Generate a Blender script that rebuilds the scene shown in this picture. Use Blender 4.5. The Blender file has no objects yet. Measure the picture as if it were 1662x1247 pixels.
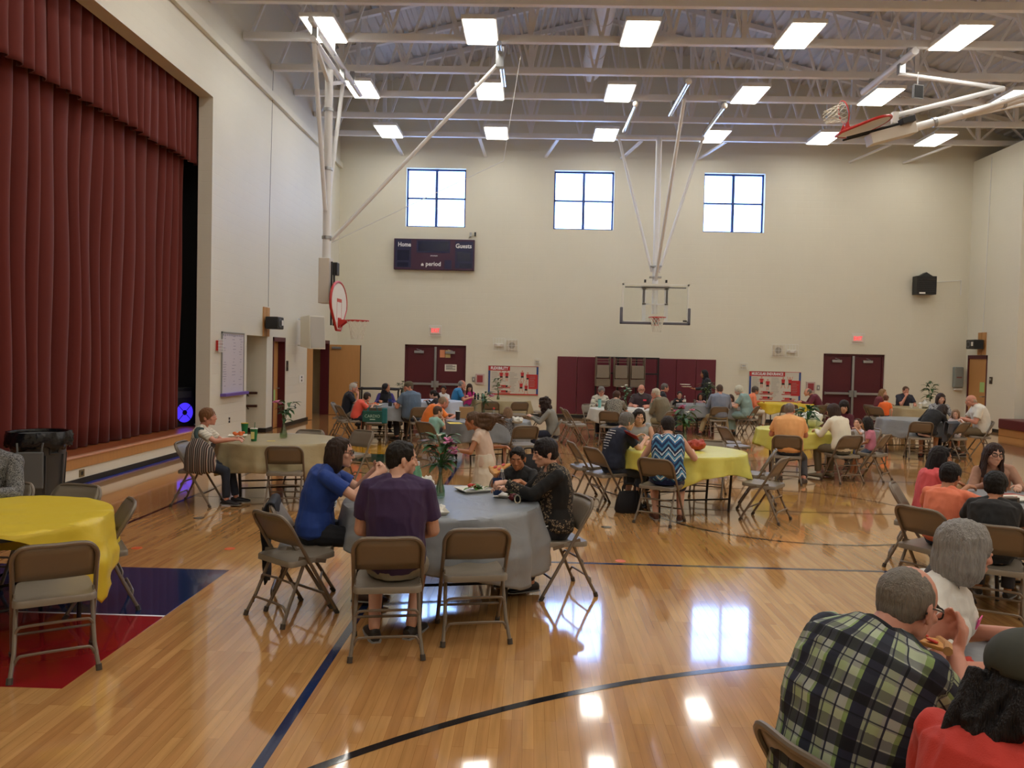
import bpy, bmesh, math, random
from mathutils import Vector as V, Matrix, noise
random.seed(7)
C = bpy.context.scene.collection
SC = bpy.context.scene
PI = math.pi

# ------------------------------------------------------------------ camera
CAM_H, FOC = 1.9, 1290.0
YAW, PITCH, ROLL, SHY = math.radians(1.34092), math.radians(1.6), 0.0222, -9.1465
_f = V((-math.sin(YAW)*math.cos(PITCH), math.cos(YAW)*math.cos(PITCH), -math.sin(PITCH)))
_r0 = V((math.cos(YAW), math.sin(YAW), 0)); _u0 = _r0.cross(_f)
_r = _r0*math.cos(ROLL) + _u0*math.sin(ROLL); _u = -_r0*math.sin(ROLL) + _u0*math.cos(ROLL)
cd = bpy.data.cameras.new('camera'); cam = bpy.data.objects.new('camera', cd); C.objects.link(cam)
cam.matrix_world = Matrix(((_r.x, _u.x, -_f.x, 0), (_r.y, _u.y, -_f.y, 0), (_r.z, _u.z, -_f.z, CAM_H), (0, 0, 0, 1)))
cd.sensor_width = 36; cd.lens = FOC/1662*36; cd.shift_y = SHY/1662; cd.clip_end = 200
SC.camera = cam

def ray(px, py):
    a = (px-831)/FOC; b = -(py-623.5-SHY)/FOC
    return _r*a + _u*b + _f
def fl(px, py, z=0.0):
    "the point of height z seen at that place in the photograph"
    d = ray(px, py); t = (z-CAM_H)/d.z
    return V((d.x*t, d.y*t, z))
def atY(px, py, y):
    d = ray(px, py); t = y/d.y
    return V((d.x*t, y, CAM_H + d.z*t))

# ------------------------------------------------------------------ world, exposure
w = bpy.data.worlds.new('sky'); SC.world = w; w.use_nodes = True
bg = w.node_tree.nodes['Background']
bg.inputs[0].default_value = (0.3, 0.5, 1.0, 1); bg.inputs[1].default_value = 13.0
SC.view_settings.view_transform = 'Standard'; SC.view_settings.look = 'None'
SC.view_settings.gamma = 1.0; SC.view_settings.use_curve_mapping = False
SC.view_settings.exposure = 0.0
LAMP = 14.0            # radiance of the ceiling panels
SC.cycles.use_denoising = True
SC.cycles.max_bounces = 8; SC.cycles.diffuse_bounces = 4; SC.cycles.glossy_bounces = 4
SC.cycles.transmission_bounces = 6; SC.cycles.transparent_max_bounces = 12
SC.cycles.sample_clamp_indirect = 6.0
SC.cycles.caustics_reflective = False; SC.cycles.caustics_refractive = False

# ------------------------------------------------------------------ materials
def srgb(r, g, b):
    f = lambda c: (c/12.92 if c <= .04045 else ((c+.055)/1.055)**2.4)
    return (f(r/255), f(g/255), f(b/255), 1)
MATS = {}
def mat(name, col, rough=.6, metal=0., var=.0, scale=6., bump=0., bscale=60., spec=.5, sheen=0., emit=0., stretch=None, alpha=1., trans=0., coat=0.):
    if name in MATS: return MATS[name]
    m = bpy.data.materials.new(name); m.use_nodes = True; nt = m.node_tree; b = nt.nodes['Principled BSDF']
    if isinstance(col, (tuple, list)) and len(col) == 3: col = srgb(*col)
    b.inputs['Base Color'].default_value = col; b.inputs['Roughness'].default_value = rough
    b.inputs['Metallic'].default_value = metal; b.inputs['Specular IOR Level'].default_value = spec
    b.inputs['Sheen Weight'].default_value = sheen; b.inputs['Alpha'].default_value = alpha
    b.inputs['Transmission Weight'].default_value = trans; b.inputs['Coat Weight'].default_value = coat
    if emit: b.inputs['Emission Color'].default_value = col; b.inputs['Emission Strength'].default_value = emit
    if var or bump:
        tc = nt.nodes.new('ShaderNodeTexCoord'); mp = nt.nodes.new('ShaderNodeMapping')
        nt.links.new(tc.outputs['Object'], mp.inputs[0])
        if stretch: mp.inputs['Scale'].default_value = stretch
    if var:
        n = nt.nodes.new('ShaderNodeTexNoise'); n.inputs['Scale'].default_value = scale; n.inputs['Detail'].default_value = 4
        nt.links.new(mp.outputs[0], n.inputs[0])
        mx = nt.nodes.new('ShaderNodeMix'); mx.data_type = 'RGBA'
        lo = tuple(c*(1-var) for c in col[:3])+(1,); hi = tuple(min(1, c*(1+var)) for c in col[:3])+(1,)
        mx.inputs[6].default_value = lo; mx.inputs[7].default_value = hi
        nt.links.new(n.outputs[0], mx.inputs[0]); nt.links.new(mx.outputs[2], b.inputs['Base Color'])
    if bump:
        n2 = nt.nodes.new('ShaderNodeTexNoise'); n2.inputs['Scale'].default_value = bscale
        nt.links.new(mp.outputs[0], n2.inputs[0])
        bp = nt.nodes.new('ShaderNodeBump'); bp.inputs['Strength'].default_value = bump; bp.inputs['Distance'].default_value = .01
        nt.links.new(n2.outputs[0], bp.inputs['Height']); nt.links.new(bp.outputs[0], b.inputs['Normal'])
    MATS[name] = m
    return m
def nodes_of(m): return m.node_tree.nodes, m.node_tree.links, m.node_tree.nodes['Principled BSDF']

def block_mat(name, col, ax):
    "painted concrete block: running bond 0.4 x 0.2 m as shallow joints"
    m = mat(name, col, .55, var=.05, scale=.7)
    N, L, b = nodes_of(m)
    tc = N.new('ShaderNodeTexCoord'); sp = N.new('ShaderNodeSeparateXYZ'); cb = N.new('ShaderNodeCombineXYZ')
    L.new(tc.outputs['Object'], sp.inputs[0]); L.new(sp.outputs[ax], cb.inputs[0]); L.new(sp.outputs[2], cb.inputs[1])
    br = N.new('ShaderNodeTexBrick'); br.inputs['Scale'].default_value = 1; br.inputs['Brick Width'].default_value = .406
    br.inputs['Row Height'].default_value = .203; br.inputs['Mortar Size'].default_value = .006; br.inputs['Mortar Smooth'].default_value = .4
    br.inputs['Color1'].default_value = br.inputs['Color2'].default_value = (1, 1, 1, 1); br.inputs['Mortar'].default_value = (0, 0, 0, 1)
    L.new(cb.outputs[0], br.inputs[0])
    bp = N.new('ShaderNodeBump'); bp.inputs['Strength'].default_value = .35; bp.inputs['Distance'].default_value = .006
    L.new(br.outputs[0], bp.inputs['Height']); L.new(bp.outputs[0], b.inputs['Normal'])
    return m

def floor_mat():
    m = mat('maple_floor', (200, 150, 95), .1, spec=.5, coat=.6)
    N, L, b = nodes_of(m)
    b.inputs['Coat Roughness'].default_value = .045
    tc = N.new('ShaderNodeTexCoord'); sp = N.new('ShaderNodeSeparateXYZ'); cb = N.new('ShaderNodeCombineXYZ')
    L.new(tc.outputs['Object'], sp.inputs[0]); L.new(sp.outputs[1], cb.inputs[0]); L.new(sp.outputs[0], cb.inputs[1])
    br = N.new('ShaderNodeTexBrick'); br.inputs['Scale'].default_value = 1; br.inputs['Brick Width'].default_value = .82
    br.inputs['Row Height'].default_value = .057; br.inputs['Mortar Size'].default_value = .0007; br.offset = .37; br.offset_frequency = 3
    br.inputs['Color1'].default_value = srgb(204, 155, 97); br.inputs['Color2'].default_value = srgb(180, 129, 78); br.inputs['Mortar'].default_value = srgb(140, 92, 50)
    L.new(cb.outputs[0], br.inputs[0])
    mp = N.new('ShaderNodeMapping'); mp.inputs['Scale'].default_value = (14, .9, 1); L.new(tc.outputs['Object'], mp.inputs[0])
    no = N.new('ShaderNodeTexNoise'); no.inputs['Scale'].default_value = 2.2; no.inputs['Detail'].default_value = 6; L.new(mp.outputs[0], no.inputs[0])
    rp = N.new('ShaderNodeMapRange'); rp.inputs[1].default_value = .3; rp.inputs[2].default_value = .75; rp.inputs[3].default_value = 1.1; rp.inputs[4].default_value = .82
    L.new(no.outputs[0], rp.inputs[0])
    mx = N.new('ShaderNodeMix'); mx.data_type = 'RGBA'; mx.blend_type = 'MULTIPLY'; mx.inputs[0].default_value = 1
    L.new(br.outputs[0], mx.inputs[6]); L.new(rp.outputs[0], mx.inputs[7]); L.new(mx.outputs[2], b.inputs['Base Color'])
    n2 = N.new('ShaderNodeTexNoise'); n2.inputs['Scale'].default_value = 3.5; n2.inputs['Detail'].default_value = 1; L.new(tc.outputs['Object'], n2.inputs[0])
    bp = N.new('ShaderNodeBump'); bp.inputs['Strength'].default_value = .014; bp.inputs['Distance'].default_value = .02
    L.new(n2.outputs[0], bp.inputs['Height']); L.new(bp.outputs[0], b.inputs['Coat Normal']); L.new(bp.outputs[0], b.inputs['Normal'])
    return m

M_floor = floor_mat()
M_wallL = block_mat('block_left', (222, 219, 204), 1)
M_wallF = block_mat('block_far', (220, 217, 200), 0)
M_wallP = mat('painted_plaster', (220, 217, 202), .6, var=.04, scale=1.5)
M_steel = mat('painted_steel', (228, 229, 230), .45, var=.05, scale=3)
M_deck = mat('roof_deck', (204, 206, 209), .55, var=.06, scale=2)
M_white = mat('white_paint', (232, 230, 224), .4)
M_black = mat('black_plastic', (22, 22, 24), .45, var=.1, scale=9)
M_base = mat('black_rubber_base', (24, 22, 22), .5)
M_maroon = mat('maroon_paint', (84, 20, 32), .45, var=.06, scale=3)
M_maroonpad = mat('maroon_vinyl', (98, 27, 44), .42, var=.05, scale=3, bump=.1, bscale=90)
M_oak = mat('oak_veneer', (186, 134, 78), .42, var=.14, scale=4, stretch=(6, 6, .6))
M_oakdoor = mat('oak_door', (190, 140, 84), .45, var=.1, scale=5, stretch=(8, 8, .5))
M_chrome = mat('chrome', (200, 202, 204), .18, metal=1.)
M_alu = mat('brushed_metal', (170, 172, 174), .35, metal=.9)
M_red = mat('red_paint', (190, 44, 40), .4)
M_navy = mat('navy_paint', (27, 44, 84), .12, coat=.3)
M_redfloor = mat('red_floor_paint', (142, 26, 32), .12, coat=.3)
M_blackfloor = mat('black_floor_paint', (30, 30, 34), .12, coat=.3)
M_yelfloor = mat('yellow_floor_paint', (206, 150, 36), .12, coat=.3)
M_greenfloor = mat('green_floor_paint', (22, 66, 52), .12, coat=.3)
M_text = mat('white_lettering', (235, 236, 240), .5)
M_glow = mat('lamp_diffuser', srgb(255, 250, 240), .5, emit=LAMP)

def glass_mat(name, tint=(1, 1, 1, 1), mixf=.12, rough=.02):
    if name in MATS: return MATS[name]
    m = bpy.data.materials.new(name); m.use_nodes = True; N = m.node_tree.nodes; L = m.node_tree.links; N.clear()
    o = N.new('ShaderNodeOutputMaterial'); t = N.new('ShaderNodeBsdfTransparent'); g = N.new('ShaderNodeBsdfGlossy'); x = N.new('ShaderNodeMixShader')
    t.inputs[0].default_value = tint; g.inputs['Roughness'].default_value = rough; x.inputs[0].default_value = mixf
    L.new(t.outputs[0], x.inputs[1]); L.new(g.outputs[0], x.inputs[2]); L.new(x.outputs[0], o.inputs[0])
    MATS[name] = m; return m
M_glass = glass_mat('window_glass')

# ------------------------------------------------------------------ mesh building
class MB:
    def __init__(s): s.v = []; s.f = []; s.mi = []; s.cur = 0
    def add(s, vs, fs):
        o = len(s.v); s.v += [V(p) for p in vs]; s.f += [[i+o for i in f] for f in fs]; s.mi += [s.cur]*len(fs); return s
    def box(s, a, b):
        x0, y0, z0 = a; x1, y1, z1 = b
        return s.add([(x0,y0,z0),(x1,y0,z0),(x1,y1,z0),(x0,y1,z0),(x0,y0,z1),(x1,y0,z1),(x1,y1,z1),(x0,y1,z1)],
                     [(3,2,1,0),(4,5,6,7),(0,1,5,4),(1,2,6,5),(2,3,7,6),(3,0,4,7)])
    def bar(s, p, q, w, h, up=V((0,0,1))):
        p = V(p); q = V(q); d = (q-p).normalized()
        if abs(d.dot(up)) > .98: up = V((0,1,0))
        a = d.cross(up).normalized()*w/2; b = a.cross(d).normalized()*h/2
        return s.add([p-a-b,p+a-b,p+a+b,p-a+b,q-a-b,q+a-b,q+a+b,q-a+b],[(3,2,1,0),(4,5,6,7),(0,1,5,4),(1,2,6,5),(2,3,7,6),(3,0,4,7)])
    def loft(s, rings, n=12, cap=True, closed=False):
        "rings: (centre, half axis a, half axis b)"
        o = len(s.v); fs = []
        for c, a, b in rings:
            c = V(c); a = V(a); b = V(b)
            for i in range(n):
                t = 2*PI*i/n; s.v.append(c + a*math.cos(t) + b*math.sin(t))
        m = len(rings)
        for j in range(m if closed else m-1):
            for i in range(n):
                k = (i+1) % n; j2 = (j+1) % m
                fs.append([o+j*n+i, o+j*n+k, o+j2*n+k, o+j2*n+i])
        if cap and not closed:
            fs.append([o+i for i in range(n)][::-1]); fs.append([o+(m-1)*n+i for i in range(n)])
        s.f += fs; s.mi += [s.cur]*len(fs); return s
    def tube(s, pts, r, n=8, cap=True, closed=False):
        pts = [V(p) for p in pts]; m = len(pts); rs = r if isinstance(r, (list, tuple)) else [r]*m
        rings = []; prev = None
        for i, p in enumerate(pts):
            if closed: t = (pts[(i+1) % m]-pts[i-1]).normalized()
            else: t = (pts[min(i+1, m-1)]-pts[max(i-1, 0)]).normalized()
            if prev is None:
                a = t.cross(V((0,0,1)))
                if a.length < .05: a = t.cross(V((0,1,0)))
            else: a = prev - t*prev.dot(t)
            a.normalize(); prev = a; b = t.cross(a)
            rings.append((p, a*rs[i], b*rs[i]))
        return s.loft(rings, n, cap, closed)
    def cone(s, p, q, r0, r1, n=12, ends=True):
        s.tube([p, q], [r0, r1], n)
        if ends: s.ball(p, r0); s.ball(q, r1)
        return s
    def ball(s, c, r, R=None, nu=10, nv=7):
        rx, ry, rz = (r, r, r) if not isinstance(r, (tuple, list)) else r
        c = V(c); vs = []; fs = []
        for j in range(1, nv):
            p = PI*j/nv
            for i in range(nu):
                t = 2*PI*i/nu
                d = V((rx*math.sin(p)*math.cos(t), ry*math.sin(p)*math.sin(t), rz*math.cos(p)))
                vs.append(c + (R @ d if R else d))
        d = V((0,0,rz)); vs.append(c+(R @ d if R else d)); vs.append(c-(R @ d if R else d))
        for j in range(nv-2):
            for i in range(nu):
                k = (i+1) % nu; fs.append([j*nu+i, (j+1)*nu+i, (j+1)*nu+k, j*nu+k])
        T = (nv-1)*nu
        for i in range(nu):
            k = (i+1) % nu; fs.append([T, i, k]); fs.append([T+1, (nv-2)*nu+k, (nv-2)*nu+i])
        return s.add(vs, fs)
    def lathe(s, prof, c=(0,0,0), n=24):
        c = V(c); o = len(s.v); fs = []
        for r, z in prof:
            for i in range(n):
                t = 2*PI*i/n; s.v.append(c+V((r*math.cos(t), r*math.sin(t), z)))
        for j in range(len(prof)-1):
            for i in range(n):
                k = (i+1) % n; fs.append([o+j*n+i, o+j*n+k, o+(j+1)*n+k, o+(j+1)*n+i])
        if prof[0][0] > 1e-4: fs.append([o+i for i in range(n)][::-1])
        if prof[-1][0] > 1e-4: fs.append([o+(len(prof)-1)*n+i for i in range(n)])
        s.f += fs; s.mi += [s.cur]*len(fs); return s
    def poly(s, pts, th, nrm):
        "a flat outline with thickness th along nrm"
        nrm = V(nrm); n = len(pts); a = [V(p) for p in pts]; b = [p+nrm*th for p in a]
        return s.add(a+b, [list(range(n))[::-1], list(range(n, 2*n))]+[[i, (i+1) % n, n+(i+1) % n, n+i] for i in range(n)])
    def mesh(s, name, mats, smooth=False):
        me = bpy.data.meshes.new(name); me.from_pydata([tuple(p) for p in s.v], [], s.f)
        for m in (mats if isinstance(mats, (list, tuple)) else [mats]): me.materials.append(m)
        me.polygons.foreach_set('material_index', s.mi)
        bm = bmesh.new(); bm.from_mesh(me); bmesh.ops.recalc_face_normals(bm, faces=bm.faces); bm.to_mesh(me); bm.free()
        if smooth: smooth_mesh(me)
        return me
    def build(s, name, mats, parent=None, smooth=False, bevel=0):
        o = bpy.data.objects.new(name, s.mesh(name, mats, smooth)); C.objects.link(o)
        if parent: o.parent = parent
        if bevel:
            b = o.modifiers.new('bevel', 'BEVEL'); b.width = bevel; b.segments = 2; b.limit_method = 'ANGLE'; b.angle_limit = .6
        return o
def smooth_mesh(me, ang=.75):
    me.polygons.foreach_set('use_smooth', [True]*len(me.polygons))
    me.set_sharp_from_angle(angle=ang)
def tag(o, label=None, cat=None, group=None, kind=None):
    if label: o['label'] = label
    if cat: o['category'] = cat
    if group: o['group'] = group
    if kind: o['kind'] = kind
    return o
def struct(name, mb, m, parent=None, smooth=False, bevel=0):
    o = mb.build(name, m, parent, smooth, bevel)
    if not parent: o['kind'] = 'structure'
    return o
def empty(name, loc=(0,0,0), rz=0., label=None, cat=None, group=None):
    o = bpy.data.objects.new(name, None); C.objects.link(o); o.location = loc; o.rotation_euler = (0, 0, rz)
    o.empty_display_size = .1
    return tag(o, label, cat, group)
def copy_tree(o, parent=None):
    c = o.copy(); C.objects.link(c)
    if parent: c.parent = parent
    for ch in list(o.children): copy_tree(ch, c)
    return c
def text(s, size, depth=.004, m=None, parent=None, name='lettering', width=None, bold=0):
    "lettering as a mesh: lies in X-Z, faces -Y, centred on its origin"
    cu = bpy.data.curves.new('txt', 'FONT'); cu.body = s; cu.size = size; cu.extrude = depth/2; cu.align_x = 'CENTER'; cu.align_y = 'CENTER'; cu.resolution_u = 2
    cu.offset = bold
    to = bpy.data.objects.new('txt', cu); C.objects.link(to)
    dg = bpy.context.evaluated_depsgraph_get(); me = bpy.data.meshes.new_from_object(to.evaluated_get(dg))
    bpy.data.objects.remove(to)
    xs = [v.co.x for v in me.vertices]; k = 1
    if width: k = width/(max(xs)-min(xs))
    for v in me.vertices: v.co = (v.co.x*k, -v.co.z, v.co.y)
    me.materials.clear(); me.materials.append(m or M_text)
    o = bpy.data.objects.new(name, me); C.objects.link(o)
    if parent: o.parent = parent
    return o

# ------------------------------------------------------------------ the shell
XL, YF, XR = -6.13, 25.0, 13.5
RX, RZ, SL = 1.9, 11.95, .235            # roof ridge and slope
def roofz(x): return RZ - SL*abs(x-RX)
struct('floor', MB().box((-9, -5, -.2), (19, YF+.3, 0)), M_floor)
# left wall: stage opening, stair recess, two doorways
STG0, STG1, SZ0, SZ1 = 1.5, 15.05, .405, 6.68
wl = MB(); TH = .27
def wslab(y0, y1, z0, z1): wl.box((XL-TH, y0, z0), (XL, y1, z1))
wslab(-5, STG0, 0, 10.1); wslab(STG0, STG1, 0, .245); wslab(STG0, STG1, SZ1, 10.1)
wslab(STG1, 17.0, 0, 10.1); wslab(17.0, 18.29, 2.23, 10.1); wslab(18.29, 18.73, 0, 10.1)
wslab(18.73, 19.67, 2.23, 10.1); wslab(19.67, 22.0, 0, 10.1); wslab(22.0, 24.0, 2.25, 10.1); wslab(24.0, YF+.3, 0, 10.1)
struct('wall_left', wl, M_wallL)
# far wall with three window openings
wf = MB(); WZ0, WZ1 = 5.9, 7.73; WX = [(-4.03, -2.16), (.6, 2.47), (5.26, 7.14)]
DX = [(-3.99, -2.05), (9.11, 11.0)]; DZ = 2.2
def fslab(x0, x1, z0, z1, y0=YF, y1=YF+.3): wf.box((x0, y0, z0), (x1, y1, z1))
fslab(XL-TH, 19, WZ1, 12.2); fslab(XL-TH, 19, DZ, WZ0)
e = [XL-TH]+[x for p in WX for x in p]+[19]
for i in range(0, len(e), 2): fslab(e[i], e[i+1], WZ0, WZ1)
e = [XL-TH]+[x for p in DX for x in p]+[19]
for i in range(0, len(e), 2): fslab(e[i], e[i+1], 0, DZ)
struct('wall_far', wf, M_wallF)
# right: a block standing out into the hall, with its door; hall goes on to the right in front of it
wr = MB(); wr.box((XR, 22.75, 0), (XR+.3, 23.85, 8.2)); wr.box((XR, 23.85, 2.24), (XR+.3, 24.9, 8.2)); wr.box((XR, 24.9, 0), (XR+.3, YF, 8.2))
wr.box((XR, 22.45, 0), (17.3, 22.75, 8.2)); wr.box((XR+.3, 22.75, 7.9), (17.3, YF, 8.2))
wr.box((17.3, -5, 0), (17.6, YF, 9.2))
struct('wall_right', wr, M_wallL)
struct('wall_back', MB().box((-9, -5.3, 0), (19, -5, 12.2)), M_wallF)
# roof deck: ribbed sheet running down the hall, two slopes
rd = MB(); per = .26
def deck(x0, x1):
    prof = []; x = x0
    while x < x1:
        for dx, dz in ((0, 0), (.11, 0), (.13, .055), (.235, .055)):
            if x+dx <= x1: prof.append((x+dx, roofz(x+dx)+dz))
        x += per
    prof.append((x1, roofz(x1)))
    n = len(prof); vs = [(a, -5, b) for a, b in prof]+[(a, YF+.3, b) for a, b in prof]
    rd.add(vs, [(i, i+1, n+i+1, n+i) for i in range(n-1)])
deck(XL-TH, RX); deck(RX, 19)
o = struct('ceiling', rd, M_deck); so = o.modifiers.new('sheet', 'SOLIDIFY'); so.thickness = .02; so.offset = 1
# stage: floor, wings, back and its own ceiling behind the wall
M_stage = mat('stage_boards', (150, 84, 48), .3, var=.18, scale=4, stretch=(6, .6, 1))
struct('trim_1', MB().box((-9, STG0-.3, .3), (XL-.03, STG1+.6, SZ0)), M_stage)
M_dark = mat('stage_black', (20, 18, 20), .8)
sb = MB(); sb.box((-9.2, STG0-.5, 0), (-9, STG1+.8, 7.4)); sb.box((-9, STG0-.5, .41), (XL-TH, STG0-.3, 7.4)); sb.box((-9, STG1+.6, .41), (XL-TH, STG1+.8, 7.4)); sb.box((-9.2, STG0-.5, 7.4), (XL-TH, STG1+.8, 7.6))
struct('wall_stage', sb, M_dark)
struct('trim_2', MB().box((XL-.03, STG0, .245), (XL+.015, STG1, .385)), M_oak)          # oak apron of the stage
struct('trim_3', MB().box((XL-.06, STG0, .385), (XL+.03, STG1, .412)), mat('stage_nosing', (206, 150, 120), .35), bevel=.006)
M_bl = mat('blue_floor_tape', (30, 50, 150), .3)
bb = MB(); bb.box((XL, -5, 0), (XL+.015, 17.0, .1)); bb.box((XL, 18.29, 0), (XL+.015, 18.73, .1)); bb.box((XL, 19.67, 0), (XL+.015, 22.0, .1)); bb.box((XL, 24.0, 0), (XL+.015, YF, .1))
bb.box((XL-1.6, 18.275, 0), (XL+.015, 18.29, .1))
struct('baseboard_left', bb, M_base)
struct('trim_4', MB().box((XL+.015, 9.0, .001), (XL+.04, 14.6, .02)), M_bl)
bf = MB()
e = [XL]+[x for p in DX for x in p]+[XR]
for i in range(0, len(e), 2): bf.box((e[i], YF-.015, 0), (e[i+1], YF, .1))
struct('baseboard_far', bf, M_base)
br_ = MB(); br_.box((XR-.015, 22.45, 0), (XR, 23.83, .1)); br_.box((XR-.015, 22.435, 0), (17.3, 22.45, .1))
struct('baseboard_right', br_, M_base)
struct('trim_5', MB().box((XL, STG0-4, 7.68), (XL+.09, YF, 7.85)), M_wallP, bevel=.01)        # ledge along the left wall
# stair recess behind the left wall
nw = MB(); nw.box((XL-1.7, 18.29, 0), (XL-TH, 18.49, 2.6)); nw.box((XL-1.9, 16.8, 0), (XL-1.7, 18.49, 2.6)); nw.box((XL-1.7, 16.8, 0), (XL-TH, 17.0, 2.6)); nw.box((XL-1.9, 16.8, 2.45), (XL-TH, 18.49, 2.6))
struct('wall_stair', nw, M_wallF)
# back room behind the open double door
rm = MB(); rm.box((XL-2.5, 21.4, 0), (XL-2.4, 24.9, 2.6)); rm.box((XL-2.4, 24.8, 0), (XL-TH, 24.9, 2.6)); rm.box((XL-2.4, 21.4, 0), (XL-TH, 21.5, 2.6)); rm.box((XL-2.4, 21.4, 2.5), (XL-TH, 24.9, 2.6))
struct('wall_store', rm, M_wallP)
# painted court lines
def line(n, x0, y0, x1, y1, m, z=.0012): return struct('trim_%d' % n, MB().box((x0, y0, .0), (x1, y1, z)), m)
line(10, -1.232, -3, -1.176, 19.15, M_navy)
line(11, -1.176, 7.295, 7.8, 7.345, M_navy); line(12, -1.176, 12.95, 7.8, 13.0, M_navy); line(13, 7.8, -3, 7.856, 19.15, M_navy)
line(14, -4.35, -3, -4.3, 24, M_blackfloor); line(15, -4.3, 10.12, 11, 10.165, M_blackfloor)
def arc(n, cx, cy, r, a0, a1, wd=.05):
    b = MB(); k = 72; vs = []
    for i in range(k+1):
        t = math.radians(a0+(a1-a0)*i/k)
        for rr in (r-wd/2, r+wd/2): vs.append((cx+rr*math.cos(t), cy+rr*math.sin(t), .0014))
    b.add(vs, [(2*i, 2*i+1, 2*i+3, 2*i+2) for i in range(k)])
    return struct('trim_%d' % n, b, M_blackfloor)
arc(16, 3.0, -.495, 5.65, 15, 165, .055); arc(17, 3.3, 10.12, 1.78, 0, 360); arc(18, 3.0, 20.8, 5.65, 195, 345, .055)
line(20, -5.6, 5.545, -2.56, 6.75, M_navy); line(21, -5.6, 4.3, -2.56, 5.52, M_redfloor); line(22, -5.6, 5.52, -2.56, 5.545, M_text)
line(23, -3.75, 14.9, -2.35, 16.35, M_yelfloor); line(24, -3.75, 13.75, -2.35, 14.88, M_greenfloor)
M_orange = mat('orange_sticker', (214, 92, 40), .5)
for i, p in enumerate([(222, 890), (373, 891), (1007, 911), (548, 858), (620, 765)]):
    q = fl(*p); struct('trim_%d' % (30+i), MB().lathe([(0, .0), (.05, .0), (.05, .0022), (0, .0022)], (q.x, q.y, 0), 16), M_orange)
for i, p in enumerate([(323, 841), (984, 856)]):
    q = fl(*p); struct('trim_%d' % (36+i), MB().lathe([(0, .0), (.06, .0), (.06, .0024), (0, .0024)], (q.x, q.y, 0), 20), M_blackfloor)

# ------------------------------------------------------------------ roof trusses
TY = [23.7, 21.9, 20.1, 18.35, 16.55, 14.8, 13.0, 11.2, 9.4]
CZ = 8.36
def make_truss():
    t = empty('roof_truss', (0, 0, 0), 0, 'white steel roof truss with a level bottom chord and sloping top chord', 'truss', 'roof trusses across the hall')
    x0, x1 = XL+.02, 17.2
    m = MB(); m.box((x0, -.065, CZ), (x1, -.015, CZ+.13)); m.box((x0, .015, CZ), (x1, .065, CZ+.13)); m.box((x0, -.06, CZ-.012), (x1, .06, CZ)); m.build('bottom_chord', M_steel, t)
    for a, b in ((XL+.02, RX), (RX, 17.2)):
        MB().bar((a, 0, roofz(a)-.09), (b, 0, roofz(b)-.09), .13, .13).build('top_chord', M_steel, t)
    xs = [x0+.15+i*1.45 for i in range(17)]
    for i, x in enumerate(xs):
        if x > 16.9: break
        for q in (x+.72,) if i % 2 == 0 else (x+.72,):
            if q < 17: MB().bar((x, 0, CZ+.08), (q, 0, roofz(q)-.1), .06, .06).build('web_member', M_steel, t)
            if x+1.45 < 17.1 and q < 17: MB().bar((q, 0, roofz(q)-.1), (x+1.45, 0, CZ+.08), .05, .05).build('web_member', M_steel, t)
        if i % 3 == 1: MB().bar((x, 0, CZ+.08), (x, 0, roofz(x)-.1), .1, .1).build('web_post', M_steel, t)
    return t
tr = make_truss()
for i, y in enumerate(TY):
    o = tr if i == 0 else copy_tree(tr); o.location.y = y
# bridging struts from the last truss down to the far wall
for i, px in enumerate((636, 778, 905, 1042, 1178, 1446, 1545)):
    p = atY(px, 232, 23.75); q = V((p.x+(.12 if i < 2 else -.1-.12*i), YF, 8.12))
    tag(MB().bar((p.x, 23.78, CZ), q, .09, .05).build('bridging_strut', M_steel), 'short white steel strut from the last truss down to the far wall', 'strut', 'bridging struts at the far wall')
# ridge duct
d = empty('air_duct', (1.5, 0, 9.95), 0, 'round white air duct running along under the roof ridge', 'duct')
MB().tube([(0, 9, 0), (0, 22.6, 0)], .27, 24).build('duct_pipe', M_steel, d, True)
for y in (10.5, 12.6, 14.7, 16.8, 18.9, 21.0): MB().tube([(0, y, 0), (0, y+.03, 0)], .283, 24).build('collar', M_steel, d, True)
MB().tube([(0, 22.6, 0), (0, 22.9, 0)], [.27, .2], 24).build('end_cap', M_steel, d, True)
for y in (11, 14.7, 18.4, 22): MB().tube([(0, y, .27), (0, y, 1.85)], .012, 6).build('hanger', M_steel, d)

# ------------------------------------------------------------------ ceiling lights
def make_light():
    t = empty('ceiling_light', (0, 0, 8.33), 0, 'white troffer lamp hanging between roof trusses', 'ceiling light', 'troffer lamps in rows under the roof')
    h = MB(); h.box((-.34, -.64, .01), (.34, .64, .09)); h.box((-.2, -.55, .09), (.2, .55, .14)); h.build('housing', M_white, t, bevel=.005)
    MB().box((-.3, -.6, -.006), (.3, .6, .01)).build('diffuser', M_glow, t)
    for s in (-1, 1): MB().tube([(0, s*.45, .14), (0, s*.45, 2.1)], .006, 5).build('hanger', M_steel, t)
    return t
lt = make_light(); first = True
for y in (23.18, 19.55, 16.0, 12.3, 8.7, 5.1, 1.5, -2.1):
    for x in (-4.28, -1.15, 2.0, 5.14, 8.27, 11.4, 14.5):
        if x > 14 and y > 20: continue
        o = lt if first else copy_tree(lt); first = False; o.location.x = x; o.location.y = y
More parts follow.
